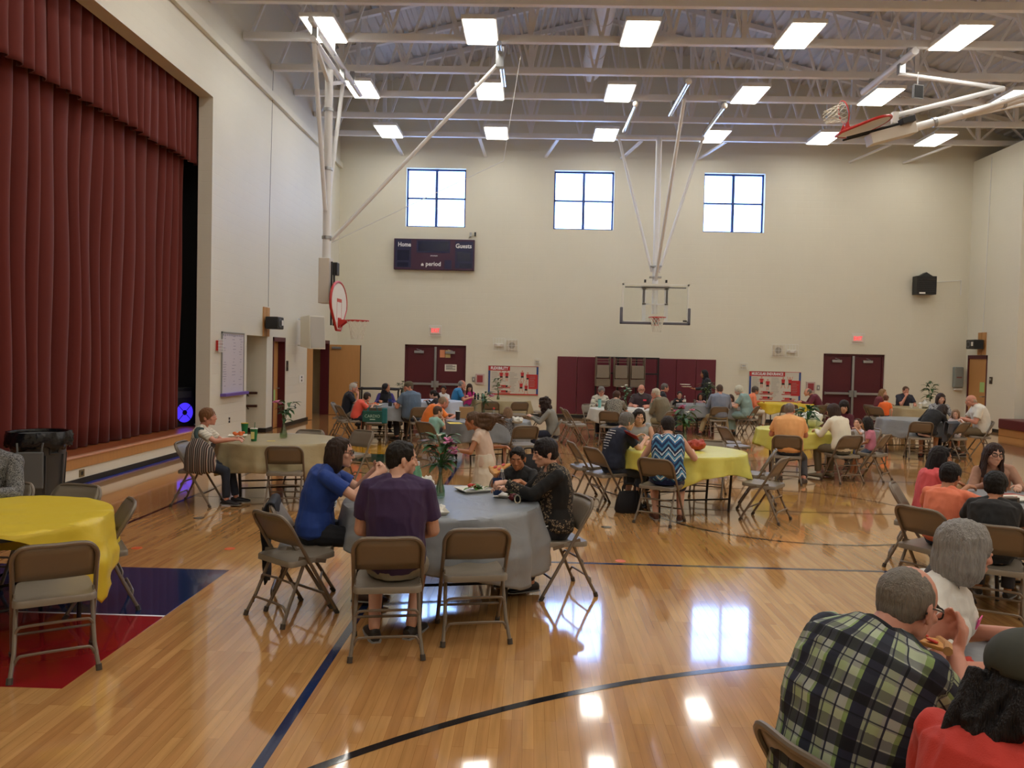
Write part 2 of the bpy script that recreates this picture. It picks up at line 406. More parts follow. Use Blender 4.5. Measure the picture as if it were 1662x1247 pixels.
# windows: reveal, dark blue frame, four panes of glass
M_winf = mat('window_frame', (46, 70, 130), .35, metal=.3)
for i, (x0, x1) in enumerate(WX):
    f = MB(); y0, y1 = YF+.16, YF+.22; k = .05
    f.box((x0, y0, WZ0), (x0+k, y1, WZ1)); f.box((x1-k, y0, WZ0), (x1, y1, WZ1)); f.box((x0, y0, WZ0), (x1, y1, WZ0+k)); f.box((x0, y0, WZ1-k), (x1, y1, WZ1))
    xm = (x0+x1)/2; zm = (WZ0+WZ1)/2; f.box((xm-.04, y0-.01, WZ0), (xm+.04, y1+.01, WZ1)); f.box((x0, y0, zm-.025), (x1, y1, zm+.025))
    wo = struct('window_%d' % (i+1), f, M_winf)
    for a, b in ((x0, xm), (xm, x1)):
        for c_, d_ in ((WZ0, zm), (zm, WZ1)):
            MB().box((a+.03, YF+.185, c_+.02), (b-.03, YF+.193, d_-.02)).build('pane', M_glass, wo)

# ------------------------------------------------------------------ stage curtains
M_velvet = mat('red_velvet', (98, 26, 16), .85, sheen=.12, var=.12, scale=2.5, stretch=(1, 1, .25))
def curtain(name, x, y0, y1, z0, z1, amp, pitch, label, taper=.55, seed=0, flare=0):
    rnd = random.Random(seed); n = int((y1-y0)/.028); nz = 18
    cs = []; yy = y0
    while yy < y1+1: cs.append((yy, rnd.uniform(.65, 1.35)*amp)); yy += pitch*rnd.uniform(.75, 1.3)
    vs = []; fs = []
    for j in range(nz+1):
        v = j/nz; z = z0+(z1-z0)*v
        for i in range(n+1):
            y = y0+(y1-y0)*i/n; k = 0
            while k < len(cs)-2 and cs[k+1][0] < y: k += 1
            t = (y-cs[k][0])/(cs[k+1][0]-cs[k][0]); a = cs[k][1]*(1-t)+cs[k+1][1]*t
            f = abs(math.sin(PI*t))**.6
            wob = noise.noise(V((y*1.3, z*.35, seed)))*.05
            g = (1-v)*(1-taper)+taper
            vs.append((x + a*g*(f-.5) + wob*(1-v*.6), y0+(y-y0)*(1+.05*v*flare) + .03*math.sin(z*1.7+k), z + .012*noise.noise(V((y*5, seed, 0)))*(1-v)))
    w_ = n+1
    for j in range(nz):
        for i in range(n): fs.append((j*w_+i, j*w_+i+1, (j+1)*w_+i+1, (j+1)*w_+i))
    m = MB().add(vs, fs); o = m.build(name, M_velvet, None, True)
    s = o.modifiers.new('cloth', 'SOLIDIFY'); s.thickness = .012
    return tag(o, label, 'curtain')
curtain('stage_curtain', -6.72, 8.2, 14.75, .415, 7.0, .24, .3, 'long dark red velvet stage curtain hanging in deep folds to the stage floor', .5, 3, 1)
curtain('stage_valance', -6.5, 7.5, 15.2, 5.42, 7.1, .17, .24, 'short dark red velvet valance hanging above the stage curtain', .55, 8)

# ------------------------------------------------------------------ doors
def leaf(w_, h, m, name, parent): 
    return MB().box((0, -.022, .01), (w_, .022, h)).build(name, m, parent, bevel=.003)
def double_door(n, x0, x1, papers):
    fr = MB(); y = YF
    fr.box((x0, y+.06, 0), (x0+.06, y+.2, DZ)); fr.box((x1-.06, y+.06, 0), (x1, y+.2, DZ)); fr.box((x0, y+.06, DZ-.06), (x1, y+.2, DZ))
    d = struct('door_%d' % n, fr, M_maroon)
    xm = (x0+x1)/2
    MB().box((xm-.035, y+.04, 0), (xm+.035, y+.14, DZ-.06)).build('mullion', M_alu, d, bevel=.004)
    for s, a, b in ((-1, x0+.06, xm-.035), (1, xm+.035, x1-.06)):
        l = MB().box((a+.004, y+.09, .012), (b-.004, y+.135, DZ-.065)).build('door_leaf', M_maroon, d, bevel=.003)
        pb = MB(); pb.box((a+.03, y+.01, .93), (b-.03, y+.05, 1.0)); q = b-.08 if s < 0 else a; pb.box((q, y+.0, .86), (q+.08, y+.09, 1.06)); q2 = a+.01 if s < 0 else b-.05; pb.box((q2, y+.02, .92), (q2+.04, y+.09, 1.01))
        pb.build('push_bar', M_alu, l, bevel=.005)
        cx = (a+b)/2 + s*.02
        cb = MB(); cb.box((cx-.18, y+.03, 1.93), (cx+.12, y+.09, 2.01)); cb.bar((cx+.05, y+.05, 2.02), (cx-.1, y+.0, 2.06), .03, .012); cb.build('door_closer', M_alu, l, bevel=.004)
    struct('trim_%d' % (40+n), MB().box((x0-.005, y-.004, 0), (x1+.005, y+.3, .012)), M_alu)
    bk = MB().box((x0-.3, y+.3, -.05), (x1+.3, y+.34, DZ+.2)); struct('wall_behind_door_%d' % n, bk, M_dark)
    return d
double_door(1, DX[0][0], DX[0][1], True); double_door(2, DX[1][0], DX[1][1], False)
M_paper = mat('white_paper', (226, 224, 214), .7); M_paperor = mat('orange_paper', (222, 150, 112), .7); M_papertan = mat('tan_paper', (196, 176, 120), .7); M_papergr = mat('green_paper', (170, 206, 130), .7)
M_ink = mat('grey_print', (120, 120, 118), .7)
def sheet(px0, py0, px1, py1, m, label, y=YF+.087, ink=0):
    a = atY(px0, py0, y); b = atY(px1, py1, y)
    t = empty('paper_sheet', ((a.x+b.x)/2, y, (a.z+b.z)/2), 0, label, 'paper'); w_ = abs(b.x-a.x)/2; h = abs(a.z-b.z)/2
    MB().box((-w_, -.001, -h), (w_, .001, h)).build('page', m, t)
    if ink:
        k = MB()
        for i in range(ink): z = h*.75-1.5*h*i/ink; k.box((-w_*.8, -.0018, z-.01), (w_*(.8 if i % 3 else .3), -.001, z+.008))
        k.build('print', M_ink, t)
sheet(714, 568, 722, 580.5, M_paperor, 'orange paper taped at the top of the maroon door')
sheet(723, 568.5, 731, 581, M_papertan, 'tan paper taped at the top of the maroon door')
sheet(722, 591.5, 741, 603, M_paper, 'white notice taped to the maroon door at eye level', ink=6)
# single oak door in the left wall
fr = MB(); y0, y1, z1 = 18.73, 19.67, 2.23
fr.box((XL-.22, y0, 0), (XL+.012, y0+.06, z1)); fr.box((XL-.22, y1-.06, 0), (XL+.012, y1, z1)); fr.box((XL-.22, y0, z1-.1), (XL+.012, y1, z1))
d3 = struct('door_3', fr, M_maroon)
lf = MB(); lf.box((XL-.2, y0+.06, .012), (XL-.155, y0+.2, z1-.1)); lf.box((XL-.2, y0+.36, .012), (XL-.155, y1-.06, z1-.1)); lf.box((XL-.2, y0+.2, .012), (XL-.155, y0+.36, 1.0)); lf.box((XL-.2, y0+.2, 2.0), (XL-.155, y0+.36, z1-.1))
lf = lf.build('door_leaf', M_oakdoor, d3)
MB().box((XL-.185, y0+.2, 1.0), (XL-.17, y0+.36, 2.0)).build('vision_glass', glass_mat('door_glass', (.75, .8, .78, 1), .25), lf)
MB().tube([(XL-.155, y1-.13, .98), (XL-.09, y1-.13, .98), (XL-.09, y1-.26, .98)], .012, 8).build('door_handle', M_alu, lf)
struct('wall_corridor', MB().box((XL-.32, y0-.1, 0), (XL-.28, y1+.1, 2.4)), M_wallP)
t = empty('paper_sheet', (XL-.152, 19.3, .8), 0, 'pale green notice taped to the oak door beside the stair recess', 'paper'); MB().box((-.001, -.12, -.15), (.001, .12, .15)).build('page', M_papergr, t)
# double oak doors standing open at the far end of the left wall
fr = MB(); fr.box((XL-.25, 22.0, 0), (XL+.012, 22.07, 2.25)); fr.box((XL-.25, 23.93, 0), (XL+.012, 24.0, 2.25)); fr.box((XL-.25, 22.0, 2.15), (XL+.012, 24.0, 2.25))
d4 = struct('door_4', fr, M_maroon)
o = leaf(.93, 2.13, M_oakdoor, 'door_leaf', d4); o.location = (XL+.03, 22.04, 0); o.rotation_euler.z = math.radians(-97)
o = leaf(.95, 2.13, M_oakdoor, 'door_leaf', d4); o.location = (XL+.02, 23.97, 0); o.rotation_euler.z = math.radians(2)
MB().box((.08, -.07, 2.0), (.36, -.022, 2.07)).build('door_closer', M_alu, o, bevel=.004)
MB().box((.93, -.03, .01), (.952, .03, 2.13)).build('edge_strip', mat('dark_metal', (58, 50, 44), .5), o)
MB().tube([(.86, -.02, 1), (.86, -.07, 1), (.76, -.07, 1)], .012, 8).build('door_handle', M_alu, o)
# oak door of the right-hand block
fr = MB(); fr.box((XR-.012, 23.85, 0), (XR+.2, 23.9, 2.24)); fr.box((XR-.012, 24.85, 0), (XR+.2, 24.9, 2.24)); fr.box((XR-.012, 23.85, 2.13), (XR+.2, 24.9, 2.24))
d5 = struct('door_5', fr, M_maroon)
lf = MB().box((XR+.02, 23.9, .012), (XR+.064, 24.85, 2.13)).build('door_leaf', M_oakdoor, d5)
MB().tube([(XR+.02, 23.98, 1.0), (XR-.05, 23.98, 1.0), (XR-.05, 24.1, 1.0)], .012, 8).build('door_handle', M_alu, lf)
struct('wall_closet', MB().box((XR+.3, 23.7, 0), (XR+.34, YF, 2.4)), M_dark)
t = empty('paper_sheet', (XR+.017, 24.12, 1.28), 0, 'pale green notice taped to the oak door in the right wall', 'paper'); MB().box((-.001, -.12, -.15), (.001, .12, .15)).build('page', M_papergr, t)

# ------------------------------------------------------------------ things on the left wall
t = empty('whiteboard', (XL, 16.18, 1.63), 0, 'tall whiteboard with faint writing and a purple marker tray on the left wall', 'whiteboard')
MB().box((0, -.585, -.6), (.02, .585, .61)).build('board', mat('board_white', (214, 210, 220), .25), t)
f = MB(); f.box((0, -.6, .6), (.03, .6, .63)); f.box((0, -.6, -.61), (.03, -.58, .63)); f.box((0, .58, -.61), (.03, .6, .63)); f.build('frame', M_alu, t)
MB().box((0, -.62, -.66), (.12, .66, -.6)).build('marker_tray', mat('purple_plastic', (108, 84, 168), .4), t, bevel=.006)
k = MB(); rn = random.Random(4)
for c_, n_ in ((-.45, 22), (.05, 16), (.43, 20)):
    for i in range(n_):
        z = .54-1.05*i/n_
        if rn.random() < .75: k.box((.02, c_-.09*rn.random()-.02, z), (.0215, c_+.1*rn.random(), z+.012))
for j in range(12): k.box((.02, -.55+.095*j, .55), (.0215, -.5+.095*j, .585))
k.build('writing', mat('marker_ink', (140, 138, 158), .6), t)
t = empty('fire_alarm', (XL, 15.4, 1.98), 0, 'small red fire alarm strobe on the wall left of the whiteboard', 'fire alarm')
MB().box((0, -.09, -.1), (.05, .09, .1)).build('housing', M_red, t, bevel=.006); g = MB()
for i in range(5): g.box((.06, -.1+.05*i-.006, -.13), (.07, -.1+.05*i+.006, .13)); g.box((.06, -.12, -.12+.06*i-.006), (.07, .12, -.12+.06*i+.006))
g.build('wire_guard', M_steel, t)
def plate(y, z, label, hh=.12, m=None, name='wall_plate', cat='wall plate', w_=.08):
    t = empty(name, (XL, y, z), 0, label, cat); MB().box((0, -w_, -hh), (.012, w_, hh)).build('cover', m or M_white, t, bevel=.004)
    b = MB()
    for s in (-1, 1): b.box((.012, -.03, s*hh*.45-.025), (.02, .03, s*hh*.45+.025))
    b.build('socket', M_black, t)
plate(16.02, .47, 'small power outlet low on the wall under the whiteboard', .07, M_white, 'power_outlet', 'outlet', .045)
plate(19.85, 1.53, 'dark sign plate on the wall right of the oak door', .13, mat('brown_plastic', (60, 48, 32), .5))
plate(21.86, 1.52, 'dark sign plate on the wall left of the open double door', .13, mat('brown_plastic', (60, 48, 32), .5))
plate(21.1, 1.17, 'wide white switch plate on the wall below the loudspeaker', .1, M_white, 'switch_plate', 'switch', .22)
plate(20.55, .47, 'small power outlet low on the wall right of the oak door', .07, M_white, 'power_outlet', 'outlet', .045)
for y, lab in ((10.2, 'blue outlet plate in the stage front nearest the bin'), (10.72, 'brass outlet plate in the stage front right of the blue one')):
    t = empty('power_outlet', (XL, y, .165), 0, lab, 'outlet'); MB().box((0, -.06, -.05), (.01, .06, .05)).build('cover', mat('blue_plate', (70, 84, 120), .4) if 'blue outlet' in lab else mat('brass_plate', (120, 104, 70), .4), t)
    MB().box((.01, -.025, -.025), (.014, .025, .025)).build('socket', M_black, t)
# dark projector-like speaker on oak boards, with its cable
def mini_speaker(loc, rz, label, blab, clab):
    bt = empty('mounting_board', loc, rz, blab, 'board')
    for s in (-1, 1): MB().box((s*.11-.1, -.025, -.31), (s*.11+.1, .0, .36)).build('plank', M_oak, bt, bevel=.003)
    t = empty('stage_speaker', loc, rz, label, 'speaker')
    MB().box((-.24, -.36, -.14), (.2, -.07, .14)).build('cabinet', M_black, t, bevel=.02)
    MB().tube([(-.09, -.355, 0), (-.09, -.375, 0)], .105, 20).build('horn', mat('grey_cone', (84, 86, 92), .5), t, True)
    MB().tube([(-.09, -.37, 0), (-.09, -.38, 0)], .06, 16).build('cone', M_black, t, True)
    MB().box((.05, -.366, -.05), (.15, -.36, .07)).build('badge', M_white, t)
    MB().bar((0, -.08, 0), (0, -.027, 0), .1, .1).build('bracket', M_black, t)
    return t
mini_speaker((XL, 18.2, 2.54), math.radians(90), 'small black speaker on oak boards above the stair recess', 'oak boards behind the small black speaker above the stair recess', '')
mini_speaker((XR, 24.15, 2.56), math.radians(-90), 'small black speaker on oak boards above the door in the right wall', 'oak boards behind the small black speaker above the right door', '')
tag(MB().tube([(XL+.03, 18.28, 2.92), (XL+.02, 18.3, 5.0), (XL+.05, 18.34, 8.35)], .005, 6).build('speaker_cable', mat('cable_grey', (96, 94, 92), .6)), 'thin dark cable hanging from the roof to the speaker over the stair recess', 'cable')
tag(MB().tube([(XR-.03, 24.1, 2.92), (XR-.02, 24.0, 8.1)], .009, 6).build('speaker_cable', M_steel), 'thin pale cable running down to the speaker over the right door', 'cable')
# big white PA loudspeaker
t = empty('loudspeaker', (XL+.46, 20.45, 2.4), math.radians(63), 'large white box loudspeaker hung tilted on the left wall', 'speaker')
cab = MB(); W_, D_, H_ = .29, .2, .43
cab.add([(-W_, -D_, -H_), (W_, -D_, -H_), (W_*.8, D_, -H_*.86), (-W_*.8, D_, -H_*.86), (-W_, -D_+.05, H_), (W_, -D_+.05, H_), (W_*.8, D_, H_*.9), (-W_*.8, D_, H_*.9)], [(3,2,1,0),(4,5,6,7),(0,1,5,4),(1,2,6,5),(2,3,7,6),(3,0,4,7)])
cab.build('cabinet', mat('speaker_white', (222, 216, 200), .5), t, bevel=.01)
MB().add([(-W_*.9, -D_-.008, -H_*.93), (W_*.9, -D_-.008, -H_*.93), (W_*.9, -D_+.038, H_*.93), (-W_*.9, -D_+.038, H_*.93)], [(0, 1, 2, 3)]).build('grille', mat('grille_cloth', (186, 180, 168), .8, bump=.4, bscale=300), t)
br = MB(); br.bar((0, .15, .34), (.0, .475, .34), .05, .03); br.bar((0, .15, -.34), (0, .475, -.34), .05, .03); br.build('bracket', M_steel, t)
# handrails in the stair recess
t = empty('handrail', (XL-.15, 18.27, 0), 0, 'dark double handrail on the side wall of the stair recess', 'handrail')
M_rail = mat('dark_wood_rail', (62, 32, 26), .4)
for z in (.92, .62):
    MB().tube([(-.9, -.09, z-.02), (-.02, -.09, z)], .03, 10).build('rail', M_rail, t, True)
    MB().tube([(-.25, -.005, z-.08), (-.25, -.07, z-.05), (-.25, -.09, z)], .012, 8).build('bracket', M_black, t)
MB().tube([(-.75, -.09, .9), (-.55, -.1, .78), (-.4, -.1, .86), (-.3, -.1, .68), (-.45, -.1, .6)], .015, 8).build('return_bend', M_rail, t, True)
# speaker with purple light standing on the stage
t = empty('stage_loudspeaker', (-6.83, 15.22, SZ0), math.radians(62), 'black loudspeaker glowing purple on the stage behind the curtain end', 'speaker')
MB().box((-.24, -.2, 0), (.24, .2, .75)).build('cabinet', M_black, t, bevel=.02)
MB().tube([(0, -.2, .27), (0, -.212, .27)], .2, 28).build('lit_cone', mat('purple_light', (70, 50, 255), .4, emit=1.0), t, True)
MB().tube([(0, -.21, .27), (0, -.225, .27)], .05, 16).build('dust_cap', M_black, t, True)
rg = MB(); rg.tube([(.2*math.cos(2*PI*i/28), -.215, .27+.2*math.sin(2*PI*i/28)) for i in range(28)], .012, 6, closed=True)
for i in range(4): a = PI/4+PI/2*i; rg.bar((.06*math.cos(a), -.218, .27+.06*math.sin(a)), (.2*math.cos(a), -.218, .27+.2*math.sin(a)), .016, .008)
rg.build('grille_ring', M_black, t)
MB().box((-.16, -.207, .55), (.16, -.2, .68)).build('horn', mat('horn_grey', (48, 48, 54), .5), t, bevel=.004)

# ------------------------------------------------------------------ things on the far wall
t = empty('scoreboard', (-3.1, YF, 5.02), 0, 'dark blue and maroon scoreboard under the left window', 'scoreboard')
M_sb = mat('scoreboard_blue', (26, 30, 70), .35); M_sm = mat('scoreboard_maroon', (64, 30, 58), .35); M_sd = mat('score_window', (20, 26, 58), .2)
MB().box((-1.26, -.16, -.48), (1.26, 0, .48)).build('case', M_sm, t, bevel=.01)
for n_, a in (('home_panel', (-1.22, -.72, -.42, .45)), ('guests_panel', (.66, 1.22, -.42, .42)), ('clock_panel', (-.55, .5, .05, .44)), ('period_panel', (.33, .55, -.44, -.17))):
    MB().box((a[0], -.166, a[2]), (a[1], -.16, a[3])).build(n_, M_sb, t)
for a in ((-1.15, -.78, -.2, .12), (.72, 1.15, -.2, .1), (-.5, .45, .1, .4), (-1.15, -.8, -.4, -.26), (.8, 1.18, -.4, -.26)):
    MB().box((a[0], -.169, a[2]), (a[1], -.166, a[3])).build('digit_window', M_sd, t)
o = text('Home', .19, m=M_text, parent=t, width=.4, bold=.004); o.location = (-.93, -.172, .29)
o = text('Guests', .19, m=M_text, parent=t, width=.5, bold=.004); o.location = (.92, -.172, .27)
o = text('period', .19, m=M_text, parent=t, width=.47, bold=.004); o.location = (-.02, -.164, -.3)
b = MB(); b.poly([(-.4, -.163, -.36), (-.32, -.163, -.36), (-.32, -.163, -.31), (-.36, -.163, -.27), (-.4, -.163, -.31)], .004, (0, -1, 0)); b.build('possession_mark', M_text, t)
b = MB()
for i in range(9): b.box((-.11+.025*i, -.164, -.06+(.006 if i % 3 else 0)), (-.095+.025*i, -.16, -.03))
b.build('maker_plate', M_text, t)
p = atY(767, 381, YF)
t = empty('antenna_box', (p.x, YF, p.z), 0, 'small antenna box with cable above the scoreboard corner', 'antenna')
MB().box((-.09, -.05, -.06), (-.02, 0, .06)).build('box', M_alu, t); MB().box((.06, -.05, -.05), (.11, 0, .07)).build('receiver', M_black, t)
MB().tube([(-.05, -.03, -.05), (-.09, -.02, -.09), (-.12, -.03, -.12)], .006, 6).build('cable', M_black, t)
def exit_sign(px, py, label):
    p = atY(px, py, YF); t = empty('exit_sign', (p.x, YF, p.z), 0, label, 'exit sign')
    MB().box((-.16, -.07, -.1), (.16, 0, .1)).build('case', mat('exit_case', (232, 214, 206), .5), t, bevel=.006)
    o = text('EXIT', .17, m=mat('exit_red', (255, 60, 70), .5, emit=1.2), parent=t, width=.25, bold=.002); o.location = (0, -.073, 0)
    g = MB()
    for s in (-1, 1):
        for q in (-1, 1): g.tube([(s*.19, 0, q*.16), (s*.19, -.11, q*.16)], .005, 5)
        g.tube([(-.19, -.11, s*.16), (.19, -.11, s*.16)], .006, 5); g.tube([(s*.19, -.11, -.16), (s*.19, -.11, .16)], .005, 5); g.tube([(-.19, -.11, s*.13), (.19, -.11, s*.13)], .004, 5)
    g.build('wire_guard', M_steel, t)
exit_sign(707, 537, 'red lit EXIT sign above the left maroon doors'); exit_sign(1391, 550, 'red lit EXIT sign above the right maroon doors')
def caged(px, py, w_, h, inner, label, name, cat):
    p = atY(px, py, YF); t = empty(name, (p.x, YF, p.z), 0, label, cat)
    if inner == 'lamp':
        MB().box((-.13, -.09, -.07), (.13, 0, .03)).build('case', M_white, t, bevel=.01)
        for s in (-1, 1): MB().tube([(s*.1, -.05, .0), (s*.1, -.12, -.03)], [.03, .05], 12).build('lamp_head', M_white, t, True)
    elif inner == 'horn':
        MB().box((-w_*.8, -.06, -h*.85), (w_*.8, 0, h*.85)).build('case', mat('cream_plastic', (206, 198, 180), .5), t, bevel=.01)
        MB().tube([(0, -.06, 0), (0, -.066, 0)], w_*.5, 20).build('speaker_grille', mat('grey_grille', (160, 154, 142), .6), t, True)
    else:
        MB().box((-.07, -.06, -.06), (.07, 0, .06)).build('case', mat('cream_plastic', (206, 198, 180), .5), t, bevel=.01)
        MB().box((-.05, -.065, -.01), (.05, -.06, .03)).build('strobe_lens', M_alu, t)
    g = MB(); n = 5
    for i in range(n): x = -w_+2*w_*i/(n-1); g.tube([(x, 0, -h), (x, -.13, -h), (x, -.13, h), (x, 0, h)], .004, 4)
    for z in (-h, 0, h): g.tube([(-w_, -.13, z), (w_, -.13, z)], .004, 4)
    g.build('wire_guard', M_steel, t)
caged(810, 559, .18, .19, 'lamp', 'caged twin emergency lamp on the far wall above the left poster', 'emergency_light', 'lamp')
caged(831, 561, .2, .19, 'horn', 'caged square speaker on the far wall above the left poster', 'wall_speaker', 'speaker')
caged(1262, 569, .2, .19, 'horn', 'caged square speaker on the far wall above the right poster', 'wall_speaker', 'speaker')
caged(1284, 569.5, .18, .19, 'lamp', 'caged twin emergency lamp on the far wall above the right poster', 'emergency_light', 'lamp')
caged(872, 588, .11, .1, 'strobe', 'small caged strobe right of the left exercise poster', 'strobe', 'strobe')
caged(1206, 594.5, .11, .1, 'strobe', 'small caged strobe left of the right exercise poster', 'strobe', 'strobe')
def alarm_pull(px, py, label):
    p = atY(px, py, YF); t = empty('fire_alarm', (p.x, YF, p.z), 0, label, 'fire alarm')
    MB().box((-.14, -.05, -.17), (.14, 0, .17)).build('cover', mat('clear_cover', (196, 176, 170), .3), t, bevel=.01); MB().box((-.09, -.06, -.1), (.09, -.05, .12)).build('pull_station', mat('alarm_red', (150, 60, 66), .4), t)
alarm_pull(779, 615.5, 'fire alarm pull station right of the left maroon doors'); alarm_pull(1315, 628.5, 'fire alarm pull station left of the right maroon doors')
for px, py, lab in ((768.5, 616, 'small switch plate right of the left maroon doors'), (1328, 629.5, 'small switch plate left of the right maroon doors')):
    p = atY(px, py, YF); t = empty('switch_plate', (p.x, YF, p.z), 0, lab, 'switch'); MB().box((-.045, -.012, -.08), (.045, 0, .08)).build('cover', M_alu, t, bevel=.004); MB().box((-.015, -.02, -.03), (.015, -.012, .03)).build('toggle', M_white, t)
# exercise posters
M_pw = mat('poster_white', (206, 202, 190), .5); M_pb = mat('poster_blue', (44, 72, 140), .5); M_pr = mat('poster_red', (184, 46, 48), .5); M_skin0 = mat('poster_skin', (206, 150, 130), .6)
def poster(pxa, pya, pxb, pyb, title, figs, label, tw):
    a = atY(pxa, pya, YF); b = atY(pxb, pyb, YF); w_ = b.x-a.x; h = a.z-b.z
    t = empty('exercise_poster', (a.x, YF-.034, a.z), 0, label, 'poster')
    MB().box((0, 0, -h), (w_, .03, 0)).build('board', M_pw, t)
    MB().box((0, -.003, -h), (.06, 0, -.12)).build('blue_border', M_pb, t); MB().box((w_-.06, -.003, -h), (w_, 0, 0)).build('blue_border', M_pb, t)
    e = MB(); e.box((0, -.004, -.15), (w_*tw+.05, 0, 0)); e.box((0, -.004, -h), (w_, 0, -h+.035)); e.box((0, -.004, -.015), (w_, 0, 0)); e.box((w_-.3, -.005, -h*.78), (w_-.02, 0, -h*.28)); e.build('red_border', M_pr, t)
    o = text(title, .12, m=M_text, parent=t, width=w_*tw-.08, bold=.004); o.location = (.06+(w_*tw-.06)/2, -.007, -.078)
    k = MB(); rn = random.Random(len(title))
    for cx, z0_, n_ in ((.1, .2, 6), (.1, .52, 6), (w_*.43, .2, 9), (w_*.43, .56, 6)):
        for i in range(n_): k.box((cx, -.002, -z0_-.045*i-.012), (cx+.13+.13*rn.random(), 0, -z0_-.045*i))
    for i in range(7): k.box((w_-.27, -.0065, -h*.36-.05*i-.01), (w_-.06-.08*rn.random(), -.005, -h*.36-.05*i))
    k.build('print', mat('poster_print', (150, 148, 142), .6), t)
    for fx, fz, kind in figs:
        g = MB(); x = fx*w_; z = -fz*h; s = h*.42
        S = lambda dx, dz, dw, dh: g.box((x+dx*s-dw*s/2, -.004, z+dz*s-dh*s/2), (x+dx*s+dw*s/2, 0, z+dz*s+dh*s/2))
        def limb(p, q, wd): g.bar((x+p[0]*s, -.002, z+p[1]*s), (x+q[0]*s, -.002, z+q[1]*s), .004, wd*s, V((0, -1, 0))) if False else g.poly([(x+p[0]*s-wd*s/2, 0, z+p[1]*s), (x+p[0]*s+wd*s/2, 0, z+p[1]*s), (x+q[0]*s+wd*s/2, 0, z+q[1]*s), (x+q[0]*s-wd*s/2, 0, z+q[1]*s)], .004, (0, -1, 0))
        if kind in 'std':
            g.cur = 0; g.poly([(x-.11*s, 0, z-.1*s), (x+.11*s, 0, z-.1*s), (x+.14*s, 0, z+.2*s), (x-.14*s, 0, z+.2*s)], .004, (0, -1, 0))
            g.cur = 1; g.poly([(x-.12*s, 0, z-.22*s), (x+.12*s, 0, z-.22*s), (x+.11*s, 0, z-.1*s), (x-.11*s, 0, z-.1*s)], .004, (0, -1, 0))
            g.cur = 2; g.lathe([(.001, 0), (.001, 0)], (0, 0, 0), 3) if False else None
            g.poly([(x+.07*s*math.cos(2*PI*i/10), 0, z+.3*s+.08*s*math.sin(2*PI*i/10)) for i in range(10)], .004, (0, -1, 0))
            sp = .06 if kind == 's' else .16
            limb((-.06, -.22), (-sp, -.5), .06); limb((.06, -.22), (sp, -.5), .06)
            if kind == 'd': limb((-.14, .18), (-.2, .42), .05); limb((.14, .18), (.2, .42), .05)
            elif kind == 't': limb((-.14, .18), (-.36, .17), .05); limb((.14, .18), (.36, .17), .05)
            else: limb((-.16, .18), (-.2, -.06), .05); limb((.16, .18), (.2, -.06), .05)
        else:
            g.cur = 0; S(-.05, 0, .4, .16); g.cur = 1; S(.22, -.01, .16, .14); g.cur = 2; S(.42, -.03, .3, .09); S(-.33, .04, .13, .13); S(-.25, -.1, .06, .12)
            g.cur = 0; S(0, -.14, 1.0, .06)
        g.build('figure', [M_pr, M_black, M_skin0], t)
poster(793, 593.5, 873, 642, 'FLEXIBILITY', [(.26, .32, 's'), (.37, .32, 's'), (.68, .3, 't'), (.79, .36, 't'), (.66, .68, 'd'), (.76, .75, 't'), (.32, .7, 'l'), (.32, .88, 'l')], 'white FLEXIBILITY exercise poster with red figures right of the left maroon doors', .4)
poster(1216, 602.5, 1298, 654, 'MUSCULAR ENDURANCE', [(.24, .32, 's'), (.36, .4, 's'), (.66, .33, 't'), (.79, .33, 'd'), (.33, .68, 'l'), (.33, .85, 'l'), (.76, .68, 'l'), (.76, .88, 'l')], 'white MUSCULAR ENDURANCE exercise poster right of the maroon wall pads', .66)
# maroon wall pads
for i in range(8):
    x0 = .83+i*.6188
    t = empty('wall_pad', (x0, YF, 0), 0, 'upright maroon vinyl safety pad on the far wall between the two posters', 'wall pad', 'wall pads on the far wall')
    MB().box((.004, -.05, .13), (.615, -.012, 1.93)).build('pad', M_maroonpad, t, bevel=.012)
    MB().box((.004, -.012, .13), (.615, 0, 1.93)).build('backing', M_oak, t)
# black blower on the wall
t = empty('wall_heater', (12.03, YF-.02, 4.35), 0, 'black square heater hung high on the far wall near the right corner', 'heater')
MB().box((-.3, -.34, -.28), (.3, -.04, .28)).build('case', M_black, t, bevel=.01)
for i in range(7): MB().box((-.27, -.352, -.2+.06*i), (.27, -.34, -.17+.06*i)).build('louver', mat('louver_black', (36, 36, 40), .4), t)
MB().box((-.22, -.35, -.265), (-.04, -.34, -.215)).build('badge', M_white, t)
b = MB(); b.poly([(-.2, -.3, .28), (.2, -.3, .28), (.0, -.3, .4)], .2, (0, 1, 0)); b.build('mount', M_black, t); MB().box((-.05, -.06, -.1), (.05, .02, .3)).build('bracket', M_black, t)
MB().tube([(.3, -.05, .12), (.6, -.02, .14), (1.2, -.015, .2), (1.2, -.015, -.25)], .01, 6).build('cable', M_steel, t)
t = empty('soap_dispenser', (13.22, YF, 1.55), 0, 'grey wall box left of the oak door in the right corner', 'wall box')
MB().box((-.14, -.16, -.32), (.14, 0, .32)).build('case', mat('grey_plastic', (128, 134, 130), .4), t, bevel=.03); MB().box((-.1, -.13, -.4), (.12, -.02, -.34)).build('lower_lip', M_white, t, bevel=.01); MB().box((-.08, -.166, -.02), (.08, -.16, .02)).build('latch', mat('dull_red', (120, 70, 66), .5), t)
t = empty('thermostat', (XR, 23.62, 1.5), 0, 'small dark thermostat on the wall right of the oak door', 'thermostat'); MB().box((-.03, -.06, -.1), (0, .06, .1)).build('case', mat('brown_plastic', (60, 48, 32), .5), t, bevel=.004); MB().box((-.036, -.035, .0), (-.03, .035, .06)).build('dial', M_alu, t)
